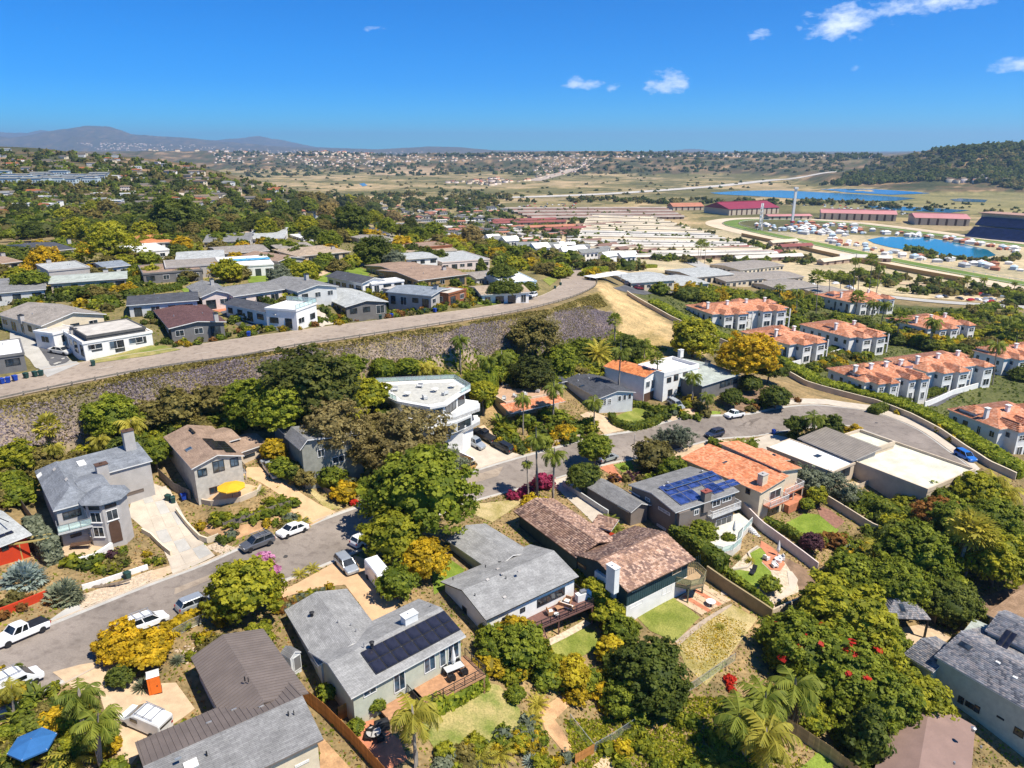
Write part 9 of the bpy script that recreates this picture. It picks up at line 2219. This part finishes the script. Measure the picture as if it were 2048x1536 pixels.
# ------------------------------------------------------------------ walls, fences
wall_line('white curved retaining wall along the pale driveway',[(354,1026),(372,1050),(392,1072),(407,1087),(425,1086),(438,1078)],.9,.25,M_CREAM);wall_line('cream wall beside the stone steps',[(285,1066),(300,1072),(312,1085),(330,1102),(343,1112)],.8,.25,M_CREAM);wall_line('low white retaining wall along the street bed',[(165,1180),(200,1170),(250,1153),(296,1138)],.7,.22,M_WHITE);wall_line('bright red garden wall at the street corner',[(-20,1240),(50,1214),(112,1188)],1.0,.25,M_REDW)
wall_line('white curved patio wall before the turret house',[(160,1128),(185,1124),(205,1112),(225,1098)],1.0,.4,M_WHITE);wall_line('cream curved patio wall of the brown gable house',[(395,1004),(430,1012),(475,1006),(515,990),(522,978)],.8,.3,M_BEIGE);wall_line('tall tan boundary wall beside the striped patio',[(1412,1158),(1450,1185),(1500,1218),(1542,1246)],2.3,.3,plain('olive_tan_stucco',(.30,.23,.12),.9))
wall_line('white boundary wall right of the taupe house garden',[(1486,1024),(1522,1062),(1580,1105),(1634,1146)],1.9,.22,M_PINKW);wall_line('low pale wall at the foot of the gravel garden',[(1540,1232),(1590,1210),(1640,1184)],1.0,.25,M_BEIGE);wall_line('curved cream wall above the brick patio',[(1640,1000),(1690,1030),(1740,1062),(1780,1078)],1.7,.25,M_BEIGE);wall_line('white driveway wall left of the taupe garage',[(1126,972),(1160,995),(1200,1022),(1216,1032)],1.1,.22,M_LGREY)
wall_line('white stepped wall at the white house entrance',[(905,905),(925,915),(948,926)],1.0,.3,M_WHITE);wall_line('cream garden wall under the roof deck palms',[(1060,902),(1110,890),(1160,878)],1.0,.22,M_BEIGE);wall_line('stone edging of the gravel bed',[(1446,1143),(1470,1140),(1498,1136),(1504,1122),(1494,1110),(1515,1095)],.35,.3,M_CONC)
M_CEDAR=plain('cedar_boards',(.46,.19,.05),.8,.18,2,rand=.2);M_GREYB=plain('weathered_boards',(.20,.165,.135),.8,.2,2,rand=.2);M_TANB=plain('tan_boards',(.48,.32,.15),.8,.18,2,rand=.2)
board_fence('new orange cedar fence along the bare earth strip',[(606,1400),(655,1440),(700,1485),(775,1570)],1.9,M_CEDAR,.2);board_fence('short cedar fence at the solar house corner',[(678,1442),(706,1428)],1.8,M_CEDAR,.2);board_fence('tan board fence below the cypress-like tree',[(1540,1440),(1600,1480),(1660,1520),(1740,1580)],1.9,M_TANB,.22);board_fence('grey paling fence left of the pavilion',[(1762,1160),(1790,1185),(1830,1205),(1870,1250)],1.8,M_GREYB,.3)
board_fence('dark horizontal slat fence above the street verge',[(448,1060),(510,1040),(582,1014)],1.25,M_GREYB,.16,horiz=True);board_fence('brown board fence between turret and brown gable houses',[(318,955),(350,985),(382,1000)],1.7,M_GREYB,.3);board_fence('brown board fence left of the turret house',[(24,985),(60,1040),(95,1085)],1.7,M_GREYB,.3);board_fence('orange gate boards at the bottom edge',[(1150,1528),(1188,1506)],1.3,M_CEDAR,.25);board_fence('brown slat fence below the porch shrubs',[(632,965),(655,990),(672,1000)],1.2,M_GREYB,.3)
def chain(label,pts):
 P=PX(pts);P=resample(P,max(2,int(sum((b-a).length for a,b in zip(P,P[1:]))/2.6)+1));o=P[0].copy();r=empty('chain_link_fence',o,label,'fence');b=MB();b.tube([(0,0,-.2),(0,0,1.25)],.035,6);pm=b.mesh('post',M_ALU)
 q=[Vector((p.x,p.y,h(p.x,p.y)))-o for p in P]
 for p in q:put('post',pm,r,p)
 b=MB();b.tube([p+Vector((0,0,1.22))for p in q],.03,6);b.tube([p+Vector((0,0,.1))for p in q],.015,4);b.build('top_rail',M_ALU,r)
 b=MB();vs=[]
 for p in q:vs+=[p+Vector((0,0,.1)),p+Vector((0,0,1.2))]
 b.add(vs,[(2*i,2*i+2,2*i+3,2*i+1)for i in range(len(q)-1)]);b.build('mesh_panel',clearglass('chain_mesh',(.5,.5,.48),.18),r)
chain('chain link fence crossing the lower slope',[(1187,1505),(1255,1463),(1330,1410),(1398,1372),(1470,1322)]);chain('chain link fence beside the lower path',[(1140,1445),(1165,1475),(1187,1505)]);chain('chain link fence above the silver wagon',[(325,1290),(380,1258),(440,1232)])
rg=random.Random(9);sm=[]
for k in range(3):
 V,F=core_sphere(k*3.3,1,1,7,5,.35);me=np_mesh('stone',V*np.array([1,.8,.55]),F,plain('cobble_stone',(.48,.37,.26),.9,.2,3));sm.append((V,F))
Vs,Fs,b0=[],[],0
for poly,n,s in(([(165,1190),(305,1140),(316,1158),(160,1218)],420,.16),([(408,1095),(435,1084),(470,1096),(445,1108)],130,.15),([(1445,1150),(1500,1190),(1545,1215),(1555,1205),(1500,1170),(1452,1142)],60,.28),([(350,1300),(400,1280),(420,1290),(370,1330)],70,.2)):
 k=0
 while k<n:
  x,y=rg.uniform(min(p[0]for p in poly),max(p[0]for p in poly)),rg.uniform(min(p[1]for p in poly),max(p[1]for p in poly))
  if inside(poly,np.array(x),np.array(y)):
   V,F=rg.choice(sm);a=rg.uniform(0,6.28);Vs.append((V*np.array([1,.8,.55]))@np.array([[math.cos(a),math.sin(a),0],[-math.sin(a),math.cos(a),0],[0,0,1]])*s*rg.uniform(.5,1.5)+np.array(W(x,y)));Fs.append(F+b0);b0+=len(V);k+=1
tag(put('cobbles',np_mesh('cobbles',np.concatenate(Vs),np.concatenate(Fs),MATS['cobble_stone'])),'loose tan cobbles of the rock mulch beds','stones',None,'stuff')
dr=bpy.data.objects.new('paved_drive',None);COL.objects.link(dr);dr['kind']='structure'
def slabs(A,B,C,D,nu,nv,mats,parent,name,off=.1,gap=.03):
 q=[W(*p)for p in(A,B,C,D)]
 for i in range(nu):
  for j in range(nv):
   f2=lambda u,v:q[0].lerp(q[1],u).lerp(q[3].lerp(q[2],u),v);c=[f2((i+e)/nu+(gap/nu if e==0 else-gap/nu),(j+k)/nv+(gap/nv if k==0 else-gap/nv))for e,k in((0,0),(1,0),(1,1),(0,1))]
   mb=MB();zz=[h(p.x,p.y)+off for p in c];mb.prism([(p.x,p.y)for p in c],[z-.12 for z in zz],zz);mb.build(name,mats[(i+j)%len(mats)]if name!='patio_slab' else mats[i%len(mats)],parent)
slabs((344,1140),(424,1108),(332,972),(280,985),3,6,[M_CONC,M_CONC,M_CONCG],dr,'drive_slab')
pt=bpy.data.objects.new('striped_patio',None);COL.objects.link(pt);pt['kind']='structure';slabs((1352,1204),(1438,1196),(1462,1200),(1396,1160),1,1,[M_TAN],pt,'under_slab',.03);slabs((1350,1200),(1404,1232),(1464,1202),(1400,1164),1,5,[M_TAN],pt,'pale_slab',.1)
slabs((1362,1194),(1416,1226),(1424,1222),(1370,1190),1,3,[M_TERRA],pt,'terracotta_strip',.12);slabs((1384,1182),(1438,1214),(1446,1210),(1392,1178),1,3,[M_TERRA],pt,'terracotta_strip',.12)
sheet('wooden_path',[(1180,1540),(1215,1505),(1240,1515),(1220,1545)],M_TAN,.1)
# ------------------------------------------------------------------ air
hz=MB();hz.box(-27500,27500,-400,27500,-75,640)
hm=bpy.data.materials.new('haze_air');hm.use_nodes=True;n=hm.node_tree.nodes;n.clear();out=n.new('ShaderNodeOutputMaterial');pv=n.new('ShaderNodeVolumePrincipled')
pv.inputs['Color'].default_value=(.47,.73,1.0,1);pv.inputs['Density'].default_value=7.0e-5;pv.inputs['Anisotropy'].default_value=.2
hm.node_tree.links.new(pv.outputs[0],out.inputs['Volume'])
tag(hz.build('haze',hm),kind='stuff',label='thin blue haze filling the air over the valley',cat='haze')
